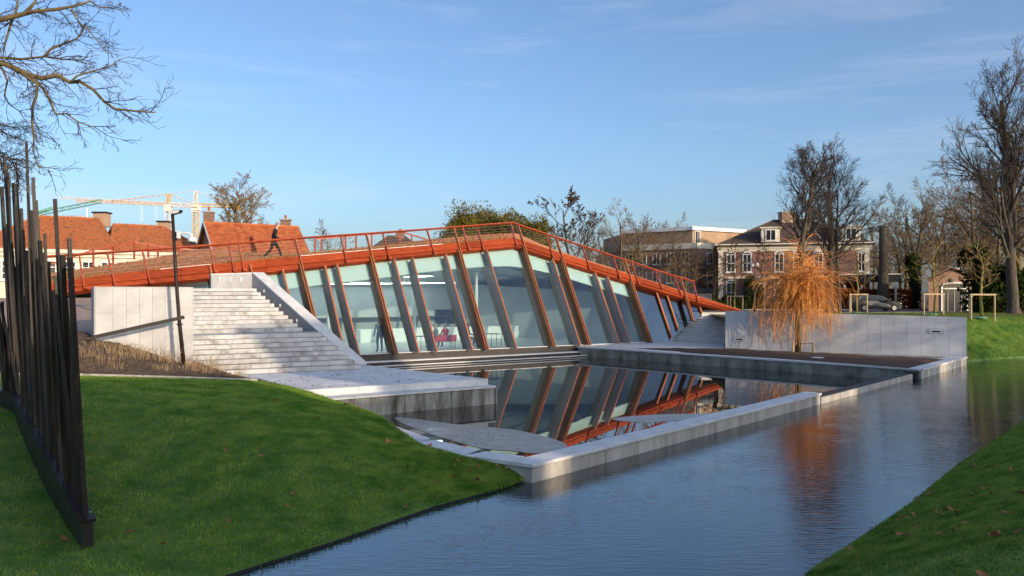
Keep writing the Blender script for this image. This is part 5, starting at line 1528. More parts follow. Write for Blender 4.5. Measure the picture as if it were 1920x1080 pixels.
b = MB(); b.box(c + V(2.165, 0, 0.58), (0.05, 0.8, 0.1)); b.build('grille', M['black'], t)
# ================================================================== buildings behind
Z3 = V(0, 0, 1)
def window(parent, c, w_, h, ax, nrm, panes=(2, 2), arch=False, frame='white', depth=0.12, sill=True):
    """window part standing proud in the wall: frame with bars, glass and sill as sub-parts"""
    c = Vector(c); fr = MB(); fw = 0.09
    for s in (-1, 1):
        fr.box(c + ax * (s * (w_ / 2 - fw / 2)) + nrm * 0.03, (fw, depth, h), (ax, nrm, Z3))
        fr.box(c + Z3 * (s * (h / 2 - fw / 2)) + nrm * 0.033, (w_ - 2 * fw, depth, fw), (ax, nrm, Z3))
    for k in range(1, panes[0]):
        fr.box(c + ax * (w_ * (k / panes[0] - 0.5)) + nrm * 0.025, (0.06, depth * 0.8, h - 2 * fw), (ax, nrm, Z3))
    for k in range(1, panes[1]):
        fr.box(c + Z3 * (h * (k / panes[1] - 0.5)) + nrm * 0.022, (w_ - 2 * fw, depth * 0.75, 0.06), (ax, nrm, Z3))
    if arch:
        pts = [c + ax * (w_ / 2 * math.cos(a)) + Z3 * (h / 2 + w_ * 0.22 * math.sin(a)) for a in [math.pi * k / 8 for k in range(9)]]
        for p, q in zip(pts, pts[1:]): fr.beam(p + nrm * 0.03, q + nrm * 0.03, depth, 0.12)
    wf = fr.build('window', M[frame], parent)
    g = MB(); g.box(c + nrm * 0.012, (w_ - 0.1, 0.02, h - 0.1), (ax, nrm, Z3))
    if arch: g.extrude([p + nrm * 0.01 for p in pts], -nrm * 0.02)
    g.build('glass', M['glass_dark'], wf)
    if sill:
        s = MB(); s.box(c - Z3 * (h / 2 + 0.06) + nrm * 0.09, (w_ + 0.2, 0.22, 0.09), (ax, nrm, Z3)); s.build('sill', M[frame], wf)
    return wf

def tiles_rows(mb, a, b2, c, d, n):
    """roof plane a-b (eave) to d-c (ridge) laid in n overlapping courses"""
    nr = (b2 - a).cross(d - a).normalized()
    if nr.z < 0: nr = -nr
    for k in range(n):
        t0, t1 = k / n, min(1.0, (k + 1.25) / n)
        p, q, r_, s = lerp(a, d, t0), lerp(b2, c, t0), lerp(b2, c, t1), lerp(a, d, t1)
        up0, up1 = nr * 0.07, nr * 0.01
        mb.add([p, q, q + up0, p + up0, r_ + up1, s + up1], [(0, 1, 2, 3), (3, 2, 4, 5)])

def house(name, label, cat, f0, f1, depth, zg, ze, zr, hip0, hip1, wall, roofm, courses=18, over=0.35, group=None, cornice=None):
    """house on the front line f0-f1, ridge parallel to it; hip0/hip1 = ridge inset at each end (0 = gable)"""
    f0, f1 = Vector((f0[0], f0[1], 0)), Vector((f1[0], f1[1], 0))
    ax = (f1 - f0).normalized(); nr = V(ax.y, -ax.x, 0); bk = -nr
    L = (f1 - f0).length
    t = thing(name, V(f0.x, f0.y, zg), label, cat, group)
    P_ = lambda x, y, z: V(0, 0, z) + f0 + ax * x + bk * y
    b = MB()
    b.hexa([P_(0, 0, zg - .3), P_(L, 0, zg - .3), P_(L, depth, zg - .3), P_(0, depth, zg - .3)], [P_(0, 0, ze), P_(L, 0, ze), P_(L, depth, ze), P_(0, depth, ze)])
    for x, h in ((0, hip0), (L, hip1)):
        if not h: b.add([P_(x, 0, ze), P_(x, depth, ze), P_(x, depth / 2, zr - 0.1)], [(0, 1, 2)])
    b.build('wall', wall, t)
    o = over; dz = o * (zr - ze) / (depth / 2)
    e = [P_(-o, -o, ze - dz), P_(L + o, -o, ze - dz), P_(L + o, depth + o, ze - dz), P_(-o, depth + o, ze - dz)]
    r0, r1 = P_(hip0 if hip0 else -o, depth / 2, zr), P_(L - hip1 if hip1 else L + o, depth / 2, zr)
    b = MB()
    tiles_rows(b, e[0], e[1], r1, r0, courses)
    tiles_rows(b, e[2], e[3], r0, r1, 4)
    if hip0: tiles_rows(b, e[3], e[0], r0, r0, courses)
    if hip1: tiles_rows(b, e[1], e[2], r1, r1, courses)
    rf = b.build('roof', roofm, t)
    b = MB(); b.tube([r0 + Z3 * 0.05, r1 + Z3 * 0.05], 0.12, 6)
    if hip0: b.tube([e[0], r0], 0.10, 5); b.tube([e[3], r0], 0.10, 5)
    if hip1: b.tube([e[1], r1], 0.10, 5); b.tube([e[2], r1], 0.10, 5)
    b.build('ridge_tiles', roofm, rf)
    if cornice:
        b = MB()
        for k in range(2):
            b.box(P_(L / 2, -0.10 - 0.09 * k, ze - 0.62 + 0.3 * k), (L + 0.3 + 0.2 * k, 0.2 + 0.18 * k, 0.27), (ax, nr, Z3))
        b.build('cornice', cornice, t)
    return t, P_, ax, nr, L, rf

def chimney(rf, c, w_, h, m, cap='zinc', pot=True):
    b = MB(); b.box(c + Z3 * (h / 2), (w_, w_ * 0.8, h)); ch = b.build('chimney', m, rf)
    b = MB(); b.box(c + Z3 * (h + 0.06), (w_ + 0.2, w_ * 0.8 + 0.2, 0.12)); b.build('chimney_cap', M[cap], rf)
    if pot:
        b = MB(); b.lathe(c + Z3 * (h + 0.1), [(0.12, 0), (0.10, 0.3), (0.12, 0.35)], 8); b.build('chimney_pot', M['roof_tile'], rf)

# long building with orange roof on the left, in two hipped ranges
def gx(px, Y): return ((px - 960) / FOC * Y, Y)
t, P_, ax, nr, L, rf = house('tiled_building', 'long cream building under a mottled orange hipped roof behind the black bars', 'building', gx(-60, 57), gx(212, 61.5), 8.0, 2.0, 7.15, 9.75, 4, 1.0, M['cream'], M['roof_tile_old'], 26, cornice=M['cream'])
for k in range(9):
    window(t, P_(1.2 + k * 1.32, -0.0, 5.35), 0.95, 1.5, ax, nr, (2, 3), sill=True)
for px in (130,):
    b = MB(); b.box(P_(6.2, 2.6, 8.75), (0.2, 0.2, 0.4)); b.build('roof_vent', M['roof_dark'], rf)
chimney(rf, P_(L - 0.75, 5.0, 9.2), 1.05, 1.15, M['brick_tan'], 'black', False)
t, P_, ax, nr, L, rf = house('tiled_building', 'second cream range with orange hipped roof, left of the red roofed house', 'building', gx(213, 61.8), gx(392, 66), 7.5, 2.0, 7.15, 9.35, 0.5, 2.9, M['cream'], M['roof_tile_old'], 24, cornice=M['cream'])
for k in range(6):
    window(t, P_(0.9 + k * 1.3, -0.0, 5.35), 0.95, 1.4, ax, nr, (2, 3))
chimney(rf, P_(4.75, 5.2, 8.6), 0.9, 1.3, M['brick_tan'], 'black', False)
c = dep(130, 415, 72); 
t = thing('roof_fans', V(c.x, c.y, c.z - 0.3), 'row of pale cooling fans standing on the long orange roof', 'cooling fans')
for k in range(6):
    q = dep(112 + 8.2 * k, 419, 72); b = MB(); b.box(q + Z3 * 0.3, (0.36, 0.5, 0.62)); b.build('fan_unit', M['white'], t)
    b = MB(); b.lathe(q + Z3 * 0.61, [(0.15, 0), (0.17, 0.1), (0.14, 0.12)], 9); b.build('fan_hood', M['zinc'], t)
c = dep(163, 420, 72); b = MB(); b.tube([c - Z3 * 3, c + Z3 * 1.45], [0.08, 0.06], 7)
tag(b.build('flagpole', M['white'], base=c - Z3 * 3), 'short white pole above the long orange roof beside the fans', 'pole')

# red roofed house with dark gable
h0, h1 = gx(411, 60), gx(584, 64)
t, P_, ax, nr, L, rf = house('red_roofed_house', 'house with bright red tiled roof, dark gable and two chimneys behind the walking man', 'house', h0, h1, 8.6, 2.0, 6.1, 9.35, 0, 0, M['brick_brown'], M['roof_tile'], 24, over=0.25)
chimney(rf, P_(0.2, 4.6, 8.9), 0.72, 1.35, M['brick_brown'])
chimney(rf, P_(L - 0.75, 4.6, 8.6), 0.75, 1.35, M['brick_brown'])
b = MB()
for y0, z0, y1, z1 in ((-0.3, 5.9, 4.3, 9.4), (8.9, 5.9, 4.3, 9.4)):
    for x in (-0.3, L + 0.3):
        b = MB(); b.beam(P_(x, y0, z0), P_(x, y1, z1), 0.12, 0.12); b.build('verge_board', M['zinc'], t)
# lower cross roof on its front
b = MB(); a0, a1 = P_(2.7, -2.2, 5.5), P_(6.6, -2.2, 5.5)
tiles_rows(b, a0, a1, P_(6.2, 2.4, 8.35), P_(3.1, 2.4, 8.35), 14)
tiles_rows(b, P_(2.5, 2.4, 5.5), a0, P_(3.1, 2.4, 8.35), P_(3.1, 2.3, 8.35), 8); tiles_rows(b, a1, P_(6.8, 2.4, 5.5), P_(6.2, 2.3, 8.35), P_(6.2, 2.4, 8.35), 8)
b.build('cross_roof', M['roof_tile'], t)
b = MB(); b.hexa([P_(2.9, -1.9, 1.9), P_(6.4, -1.9, 1.9), P_(6.4, 0, 1.9), P_(2.9, 0, 1.9)], [P_(2.9, -1.9, 5.5), P_(6.4, -1.9, 5.5), P_(6.4, 0, 5.6), P_(2.9, 0, 5.6)]); b.build('cross_wall', M['brick_brown'], t)

# dark hipped roof seen through the railing
t, P_, ax, nr, L, rf = house('dark_roofed_house', 'house with dark hipped roof and roof lights seen through the red railing', 'house', gx(688, 80), gx(806, 82), 6.5, 2.0, 7.6, 9.75, 2.6, 2.0, M['brick_brown'], M['roof_dark'], 16)
chimney(rf, P_(4.0, 3.3, 9.5), 0.9, 0.7, M['brick_brown']); 
for x in (2.7, 3.6):
    b = MB(); b.box(P_(x, 1.0, 8.55), (0.5, 0.7, 0.06), (ax, (bk_ := (-nr + Z3 * 0.65).normalized()), ax.cross(bk_))); b.build('roof_light', M['white'], rf)

# flat roofed brick block
cY = 95.0
corner, lft, rgt = V(*gx(1307, cY), 0), V(*gx(1168, 101), 0), V(*gx(1398, 100), 0)
t = thing('apartment_block', V(corner.x, corner.y, 1.95), 'brown flat roofed block with white roof edge, left of the villa', 'building')
back = V(-2, 14, 0)
b = MB(); b.prism([(p.x, p.y) for p in (lft, corner, rgt, rgt + back, lft + back)], 1.7, 9.3); b.build('lower_wall', M['brick_brown'], t)
in1, in2, in3 = corner + V(-0.3, 1.2, 0), lft + V(0.5, 1.2, 0), rgt + V(0, 1.0, 0)
b = MB(); b.prism([(p.x, p.y) for p in (in2, in1, in3, in3 + back * 0.8, in2 + back * 0.8)], 9.3, 11.55); b.build('top_floor', M['brick_tan'], t)
def ring(pts, z0, z1, out, m, nm):
    b = MB()
    for p, q in zip(pts, pts[1:]):
        d = (q - p).normalized(); n2 = V(d.y, -d.x, 0)
        run_box(b, p - d * out, q + d * out * 0.98, -0.2, out, z0 + (0.004 if p is pts[0] else 0), z1 + (0.004 if p is pts[0] else 0), n2)
    b.build(nm, m, t)
ring([in2, in1, in3], 11.5, 11.95, 0.3, M['white'], 'roof_edge')
ring([lft, corner, rgt], 9.15, 9.85, 0.12, M['cream'], 'parapet_band')
axl = (corner - lft).normalized(); nl = V(axl.y, -axl.x, 0); axr = (rgt - corner).normalized(); nr2 = V(axr.y, -axr.x, 0)
L1 = (in1 - in2).length
for k in range(5):
    window(t, in2 + axl * (L1 * (0.30 + 0.155 * k)) + Z3 * 10.65 + nl * 0.02, 1.35, 1.5, axl, nl, (2, 1), sill=False)
window(t, in1 + axr * 0.9 + Z3 * 10.65 + nr2 * 0.02, 1.0, 1.6, axr, nr2, (2, 1), sill=False)
L1 = (corner - lft).length
for r_ in range(3):
    for k in range(5):
        window(t, lft + axl * (L1 * (0.09 + 0.19 * k)) + Z3 * (8.0 - 2.35 * r_) + nl * 0.02, 1.1, 1.45, axl, nl, (2, 1))
L2 = (rgt - corner).length
for r_ in range(3):
    window(t, corner + axr * (L2 * 0.25) + Z3 * (8.0 - 2.35 * r_) + nr2 * 0.02, 1.0, 1.4, axr, nr2, (2, 1))

# brick villa
t, P_, ax, nr, L, rf = house('brick_villa', 'two storey purple brick villa with white cornice and dormers behind the orange willow', 'house', gx(1347, 86), gx(1630, 82), 11, 1.95, 9.1, 12.0, 6.0, 5.5, M['brick'], M['roof_dark'], 20, over=0.5)
b = MB()
for k, (z, o, h) in enumerate(((8.35, 0.10, 0.30), (8.66, 0.16, 0.32), (8.96, 0.40, 0.20))):
    b.box(P_(L / 2, -o / 2, z), (L + 2 * o, o + 0.02 * k, h - 0.01), (ax, nr, Z3))
b.build('cornice', M['cream'], t)
b = MB(); b.box(P_(L / 2, -0.06, 5.35), (L + 0.1, 0.12, 0.22), (ax, nr, Z3)); b.build('string_course', M['cream'], t)
for x in (0.25, L - 0.25):
    b = MB(); b.box(P_(x, -0.05, 5.1), (0.5, 0.14, 6.2), (ax, nr, Z3)); b.build('corner_pilaster', M['cream'], t)
for x in (1.35, 3.05, 6.4, 8.3, 10.4, 14.7):
    window(t, P_(x, 0, 6.95), 0.95 if x < 14 else 0.75, 2.0, ax, nr, (2, 2), arch=True)
for x in (1.35, 6.4, 8.3, 10.4):
    window(t, P_(x, 0, 3.7), 1.05, 2.3, ax, nr, (2, 2), arch=True)
b = MB(); b.box(P_(3.9, -0.05, 3.1), (1.5, 0.16, 2.3), (ax, nr, Z3)); dr = b.build('door', M['black'], t)
b = MB()
for s in (-1, 1): b.box(P_(3.9 + s * 0.9, -0.15, 3.25), (0.22, 0.3, 2.6), (ax, nr, Z3))
b.box(P_(3.9, -0.2, 4.65), (2.3, 0.45, 0.3), (ax, nr, Z3)); b.build('door_surround', M['cream'], dr)
for px, x in ((1440, 5.5), (1575, 13.6)):
    b = MB(); c = P_(x, 0.9, 9.95); b.box(c, (1.9, 2.6, 1.5), (ax, nr, Z3)); b.box(c + Z3 * 0.82, (2.3, 3.0, 0.16), (ax, nr, Z3)); dm = b.build('dormer', M['cream'], rf)
    window(rf, c + nr * 1.31, 1.1, 1.25, ax, nr, (2, 1), sill=False)
chimney(rf, P_(7.7, 5.5, 11.7), 1.7, 1.2, M['brick_tan'], 'zinc', False)
b = MB()
for s in (-1, 1):
    b.box(P_(15.0 - 2.4 * s, -3.0, 3.2), (0.2, 0.2, 2.5), (ax, nr, Z3)); b.box(P_(15.0 - 0.8 * s, -3.0, 3.2), (0.2, 0.2, 2.5), (ax, nr, Z3))
b.build('veranda_post', M['cream'], t)
b = MB(); b.box(P_(14.9, -1.6, 5.15), (5.9, 3.4, 0.75), (ax, nr, Z3)); b.build('veranda_roof', M['black'], t)
b = MB(); b.box(P_(14.9, -1.6, 5.56), (6.1, 3.6, 0.10), (ax, nr, Z3)); b.build('veranda_edge', M['cream'], t)
b = MB(); b.tube([P_(9.8, 3.2, 11.6), P_(10.7, 0.6, 9.6)], 0.10, 5); b.build('hip_flashing', M['white'], rf)

# garage with arched door
t = thing('brick_garage', V(*gx(1778, 71), 1.95), 'small tan brick garage with arched white framed door behind the stake frames', 'garage')
fx = lambda px, z, Y=71: V((px - 960) / FOC * Y, Y, z)
def zy(y, Y=71): return EYE + (HOR - y) * Y / FOC
pf = [fx(1741, 1.7), fx(1816, 1.7), fx(1816, zy(519)), fx(1783, zy(505)), fx(1741, zy(525))]
b = MB(); b.extrude(pf, V(3.6, 6.2, 0)); b.build('wall', M['brick_brown'], t)
b = MB(); rp_ = [fx(1736, zy(526)) + Z3 * .05, fx(1783, zy(503.5)) + Z3 * .05, fx(1822, zy(519)) + Z3 * .05]
for p, q in zip(rp_, rp_[1:]):
    b.hexa([p + V(-.1, -.3, 0), q + V(-.1, -.3, 0), q + V(3.7, 6.3, 0), p + V(3.7, 6.3, 0)], [p + V(-.1, -.3, .14), q + V(-.1, -.3, .14), q + V(3.7, 6.3, .14), p + V(3.7, 6.3, .14)])
b.build('roof', M['roof_dark'], t)
b = MB(); b.hexa([fx(1785, zy(508), 75), fx(1872, zy(508), 75), fx(1872, zy(508), 80), fx(1785, zy(508), 80)], [fx(1785, zy(499), 75), fx(1872, zy(499), 75), fx(1872, zy(499), 80), fx(1785, zy(499), 80)]); b.build('flat_roof_edge', M['zinc'], t)
b = MB(); b.hexa([fx(1790, 1.7, 75.2), fx(1868, 1.7, 75.2), fx(1868, 1.7, 79.8), fx(1790, 1.7, 79.8)], [fx(1790, zy(508.5), 75.2), fx(1868, zy(508.5), 75.2), fx(1868, zy(508.5), 79.8), fx(1790, zy(508.5), 79.8)]); b.build('annexe_wall', M['brick_brown'], t)
arc = [fx(1788.5 + 24 * math.cos(a), zy(538 - 8 * math.sin(a))) for a in [math.pi * k / 10 for k in range(11)]]
dp_ = [fx(1812.5, 1.9)] + arc + [fx(1764.5, 1.9)]
b = MB(); b.extrude([p + V(0, -0.06, 0) for p in dp_], V(0, 0.05, 0)); dr = b.build('door', M['glass_dark'], t)
b = MB()
for p, q in zip(dp_, dp_[1:]): b.beam(p + V(0, -0.09, 0), q + V(0, -0.09, 0), 0.12, 0.12, up=V(0, 1, 0))
b.beam(fx(1765, zy(541)) + V(0, -.1, 0), fx(1812, zy(541)) + V(0, -.1, 0), 0.1, 0.1); b.build('door_frame', M['white'], dr)
b = MB()
for px in (1776, 1788.5, 1801): b.beam(fx(px, 1.9) + V(0, -.09, 0), fx(px, zy(541)) + V(0, -.09, 0), 0.05, 0.05)
b.build('door_bars', M['zinc'], dr)
b = MB(); b.box(fx(1784, zy(526)) + V(0, -.1, 0), (0.28, 0.2, 0.35)); b.build('wall_lamp', M['black'], t)

# low pale wall and iron gate beside the garage
b = MB(); b.beam(V(*gx(1660, 88), 2.9), V(*gx(1705, 88), 2.9), 0.3, 1.9)
tag(b.build('garden_wall', M['cream'], base=(*gx(1682, 88), 1.95)), 'low pale garden wall behind the red hedge right of the topped trunk', 'wall')
c = V(*gx(1827, 66), 1.95)

# ------------------------------------------------------------------ tower cranes
def lattice(mb, p, q, w_, n, th):
    p, q = Vector(p), Vector(q); d = (q - p).normalized(); up = Z3 if abs(d.z) < 0.9 else V(1, 0, 0)
    x = d.cross(up).normalized() * (w_ / 2); y = x.cross(d).normalized() * (w_ / 2)
    cs = [x + y, x - y, -x - y, -x + y]
    for c in cs: mb.beam(p + c, q + c, th, th)
    for k in range(n):
        a, e = lerp(p, q, k / n), lerp(p, q, (k + 1) / n)
        for i in range(4):
            c0, c1 = cs[i], cs[(i + 1) % 4]
            mb.beam(a + (c0 if k % 2 else c1), e + (c1 if k % 2 else c0), th * 0.7, th * 0.7)
def crane(mx_, topy, jy, jl, jl_y, jr, jr_y, Y, m1, m2, label):
    base = V((mx_ - 960) / FOC * Y, Y, 2.0)
    t = thing('tower_crane', base, label, 'crane', 'tower cranes on the skyline')
    D_ = lambda x, y: dep(x, y, Y)
    b = MB(); lattice(b, V(base.x, Y, 2), D_(mx_, jy + 5), 1.6, 18, 0.17); b.build('mast', m2, t)
    b = MB(); lattice(b, D_(mx_, jy - 2), D_(mx_ + 0.5, topy), 0.9, 6, 0.2); b.build('tower_head', m1, t)
    b = MB(); lattice(b, D_(mx_, jy), D_(jl, jl_y), 0.8, 34, 0.12); b.build('jib', m1, t)
    b = MB(); lattice(b, D_(mx_, jy), D_(jr, jr_y), 1.0, 8, 0.2); b.build('counter_jib', m2, t)
    b = MB(); b.box(D_(mx_ - 1, jy + 7), (1.9, 1.9, 2.3)); b.build('cab', M['crane_w'], t)
    b = MB(); b.box(D_(jr + 4 * (-1), jr_y + 3), (2.6, 1.2, 1.8)); b.build('counterweight', m2, t)
    b = MB(); x1 = lerp(mx_, jl, 0.62); y1 = lerp(jy, jl_y, 0.62)
    b.tube([D_(mx_, topy), D_(x1, y1 - 1)], 0.11, 4); b.tube([D_(mx_, topy), D_(jr, jr_y - 1)], 0.11, 4); b.build('tie_bar', m1, t)
    b = MB(); x2 = lerp(mx_, jl, 0.3); y2 = lerp(jy, jl_y, 0.3)
    b.tube([D_(x2, y2), D_(x2, y2 + 36)], 0.025, 4); b.tube([D_(x2 + 3, y2), D_(x2 + 3, y2 + 36)], 0.025, 4); b.build('hoist_rope', M['wire'], t)
crane(316, 364, 383, 143, 376.5, 372, 386.5, 240, M['crane'], M['crane_w'], 'orange tower crane with pale mast, its long jib pointing left')
crane(367, 358, 385, 112, 371.5, 447, 386, 262, M['crane_w'], M['crane_y'], 'yellow tower crane with counter jib to the right over the red roofed house')
b = MB(); lattice(b, dep(58, 404, 150), dep(190, 377, 150), 0.6, 18, 0.09); b.beam(dep(60, 402, 150.5), dep(98, 390, 150.5), 0.6, 0.5)
tag(b.build('crane_boom', M['green_p'], base=dep(60, 404, 150)), 'green boom of a mobile crane above the long orange roof', 'crane boom')

# ------------------------------------------------------------------ houses on the near side, out of view to the right (they throw the long shade)
Sh, Th = V(SX, SY, 0).normalized(), V(-SY, SX, 0).normalized()
def sp(q, p): v = Sh * q + Th * p; return (v.x, v.y)
def row_house(p0, p1, q, d, ze, zr, label, m=M['cream']):  # pale walls and roofs picked so the unseen row bounces light back
    # front towards the water is the -Sh side: walk p1 -> p0 so that the outward normal looks to the canal
    a, c = sp(q, p0), sp(q, p1)
    axx = (V(*c, 0) - V(*a, 0)).normalized()
    if V(axx.y, -axx.x, 0).dot(-Sh) < 0: a, c = c, a
    t, P_, ax, nr, L, rf = house('row_house', label, 'house', a, c, d, 2.2, ze, zr, 0, 0, m, M['zinc'], 12, group='houses on the near bank')
    n = max(1, int(L / 2.6))
    for k in range(n):
        for z in (4.0, 7.0):
            if z + 1 < ze: window(t, P_(L * (k + 0.5) / n, 0, z), 1.2, 1.6, ax, nr, (2, 2))
    return t, P_, L, rf
SHADE = [(-16, 4.2, 34, 12.4, 15.88, 'first cream row house on the near bank, farthest from the willow'), (4.92, 10.66, 33, 12.4, 15.78, 'second cream row house on the near bank, beside the narrow passage'),
         (11.99, 14.4, 33, 11.4, 14.28, 'narrow low cream house on the near bank'), (14.72, 24.4, 33, 14, 18.58, 'tallest cream house on the near bank'),
         (28.3, 37.6, 33, 13, 16.68, 'long cream house on the near bank, opposite the terrace')]
for p0, p1, q, ze, zr, lab in SHADE:
    row_house(p0, p1, q, 8.0, ze, zr, lab)
for k, (q, p) in enumerate(((14, 40.2), (17, 42.3), (12, 44.5), (18, 46.5), (21, 44.2))):  # unseen trees added to filter the sun on wall and willow
    x, y = sp(q, p)
    o = copy_thing(protoB, (x, y, 2.2), k * 1.3, 0.70, 'unseen bare tree added for broken shade on the near bank %s' % ('opposite the orange willow', 'opposite the left half of the white wall', 'nearest the water opposite the white wall', 'opposite the end of the white wall', 'farthest from the water opposite the white wall')[k])
    o['group'] = 'unseen bare trees added for broken shade on the near bank'
# ================================================================== black bar sculpture on the lawn
rail_n, rail_b, rail_f = V(-5.50, 10.02, 0), V(-9.72, 15.2, 0), V(-11.6, 16.3, 0)
zl = lambda p: float(lawn_z([(p.x, p.y)])[0])
zn_, zb_, zf_ = 0.58, 1.58, 1.60
rail = [V(rail_n.x, rail_n.y, zn_), V(rail_b.x, rail_b.y, zb_), V(rail_f.x, rail_f.y, zf_)]
sc_t = thing('bar_sculpture', V(rail_n.x, rail_n.y, 0.3), 'sculpture of many tall dark bronze bars standing on a black rail across the lawn', 'sculpture')
b = MB()
for p, q in zip(rail, rail[1:]):
    d = (q - p).normalized(); sd = V(d.y, -d.x, 0).normalized()
    b.beam(p - V(0, 0, 0.02), q - V(0, 0, 0.02), 0.20, 0.045)
b.build('base_rail', M['bar'], sc_t)
b = MB()
for p, q in zip(rail, rail[1:]):
    d = (q - p).normalized(); sd = V(d.y, -d.x, 0).normalized()
    a = [p + sd * 0.07 - V(0, 0, 0.044), q + sd * 0.07 - V(0, 0, 0.044)]
    b.hexa([V(a[0].x, a[0].y, zl(p) - 0.25), V(a[1].x, a[1].y, zl(q) - 0.25), V(a[1].x, a[1].y, zl(q) - 0.25) - sd * 0.14, V(a[0].x, a[0].y, zl(p) - 0.25) - sd * 0.14], [a[0], a[1], a[1] - sd * 0.14, a[0] - sd * 0.14])
b.build('base_web', M['black'], sc_t)
for k in range(16):
    p = lerp(rail[0], rail[1], (k + 0.5) / 16); d = (rail[1] - rail[0]).normalized(); sd = V(d.y, -d.x, 0)
    s = -1 if sd.y > 0 else 1
    b = MB(); b.lathe(p + sd * (0.07 * (1 if sd.x < 0 else 1)) + V(0, 0, 0.002), [(0.018, 0), (0.018, 0.015), (0.01, 0.02)], 6); b.build('bolt', M['alloy'], sc_t)
g = random.Random(77)
tops = [(8, 290), (15, 325), (24, 343), (30, 345), (49.4, 266), (53, 362), (62, 333), (3, 350), (40, 391), (66.6, 376), (69, 411), (74.6, 451), (84, 438), (103, 373), (91, 490), (113, 478), (130, 447), (132, 494), (105, 518), (43, 431), (17, 368), (29, 385), (5.7, 388), (69, 459), (115, 523), (80, 475), (59, 395), (36, 415), (12, 420), (22, 455), (48, 470), (98, 545), (123, 560), (88, 520), (110, 575)]
specs = [(tx, ty, 20 + 1.02 * tx + g.uniform(-5, 7)) for tx, ty in tops]
for k in range(14):
    bx = g.uniform(2, 158); tx = (bx - 20) / 1.05 + g.gauss(0, 9); tx = min(tx, 131)
    specs.append((tx, g.uniform(430, 610) + max(0, tx - 60) * 0.6, bx))
for tx, ty, bx in specs:
    # foot on the rail at image column bx
    def col(f):
        p = lerp(rail[0], rail[1], f) if f <= 1 else lerp(rail[1], rail[2], f - 1)
        return 960 + FOC * p.x / p.y, p
    lo, hi = 0.02, 1.98
    for _ in range(30):
        m_ = (lo + hi) / 2; c_, p = col(m_)
        if c_ > bx: lo = m_
        else: hi = m_
    p = col(lo)[1] + V(0, 0, 0.0)
    q = dep(tx, ty, p.y + g.uniform(-0.5, 0.6))
    mid = lerp(p, q, g.uniform(0.35, 0.5)) + V(g.uniform(-0.05, 0.07), g.uniform(-0.1, 0.1), 0)
    w_ = g.choice((0.046, 0.052, 0.058, 0.064))
    a = g.uniform(-0.25, 0.25) + 0.7
    up = V(math.cos(a), math.sin(a), 0.0)
    if g.random() < 0.6:
        b = MB(); b.beam(p, q, w_, w_ * 0.9, up=up); b.build('bar', M['bar'], sc_t)
    else:
        # the bar is made of a lower and a slimmer upper length
        b = MB(); b.beam(p, lerp(p, q, 0.62), w_ * 1.12, w_, up=up); br_ = b.build('bar', M['bar'], sc_t)
        b = MB(); b.beam(lerp(p, q, 0.62) , q + V(0, 0, 0), w_ * 0.88, w_ * 0.8, up=up); b.build('upper_length', M['bar'], br_)

# ================================================================== people
def person(name_pts, edges, radii, mats, loc, label, group=None, rz=0.0, scale=1.0, assign=None, hair=True, flip=False):
    """one skinned figure grown from joints; assign(x,y,z, joint name) gives the material slot"""
    names = list(name_pts); idx = {n: i for i, n in enumerate(names)}
    me = bpy.data.meshes.new('person'); me.from_pydata([tuple(Vector(name_pts[n]) * scale) for n in names], [(idx[a], idx[c]) for a, c in edges], [])
    o = bpy.data.objects.new('person', me); COL.objects.link(o)
    o.modifiers.new('skin', 'SKIN'); 
    sv = me.skin_vertices[0].data
    for n in names:
        r = radii[n]; r = (r, r) if not isinstance(r, tuple) else r
        sv[idx[n]].radius = (r[0] * scale, r[1] * scale)
        sv[idx[n]].use_root = (n == 'pelvis')
    s = o.modifiers.new('sub', 'SUBSURF'); s.levels = 2; s.render_levels = 2
    dg = bpy.context.evaluated_depsgraph_get(); dg.update()
    me2 = bpy.data.meshes.new_from_object(o.evaluated_get(dg))
    o.modifiers.clear(); o.data = me2
    me2.materials.clear()
    for m in mats: me2.materials.append(m)
    J = np.array([tuple(Vector(name_pts[n]) * scale) for n in names])
    seg = [(np.array(Vector(name_pts[a]) * scale), np.array(Vector(name_pts[c]) * scale), a, c) for a, c in edges]
    for pl in me2.polygons:
        ct = np.array(pl.center); best = None
        for a, c, na, nc in seg:
            ab = c - a; t = np.clip((ct - a) @ ab / max(ab @ ab, 1e-9), 0, 1); d = np.linalg.norm(ct - a - ab * t)
            if best is None or d < best[0]: best = (d, na if t < 0.5 else nc, nc)
        pl.material_index = assign(ct, best[1], best[2]); pl.use_smooth = True
    o.location = loc; o.rotation_euler = (0, 0, rz)
    tag(o, label, 'person', group)
    return o

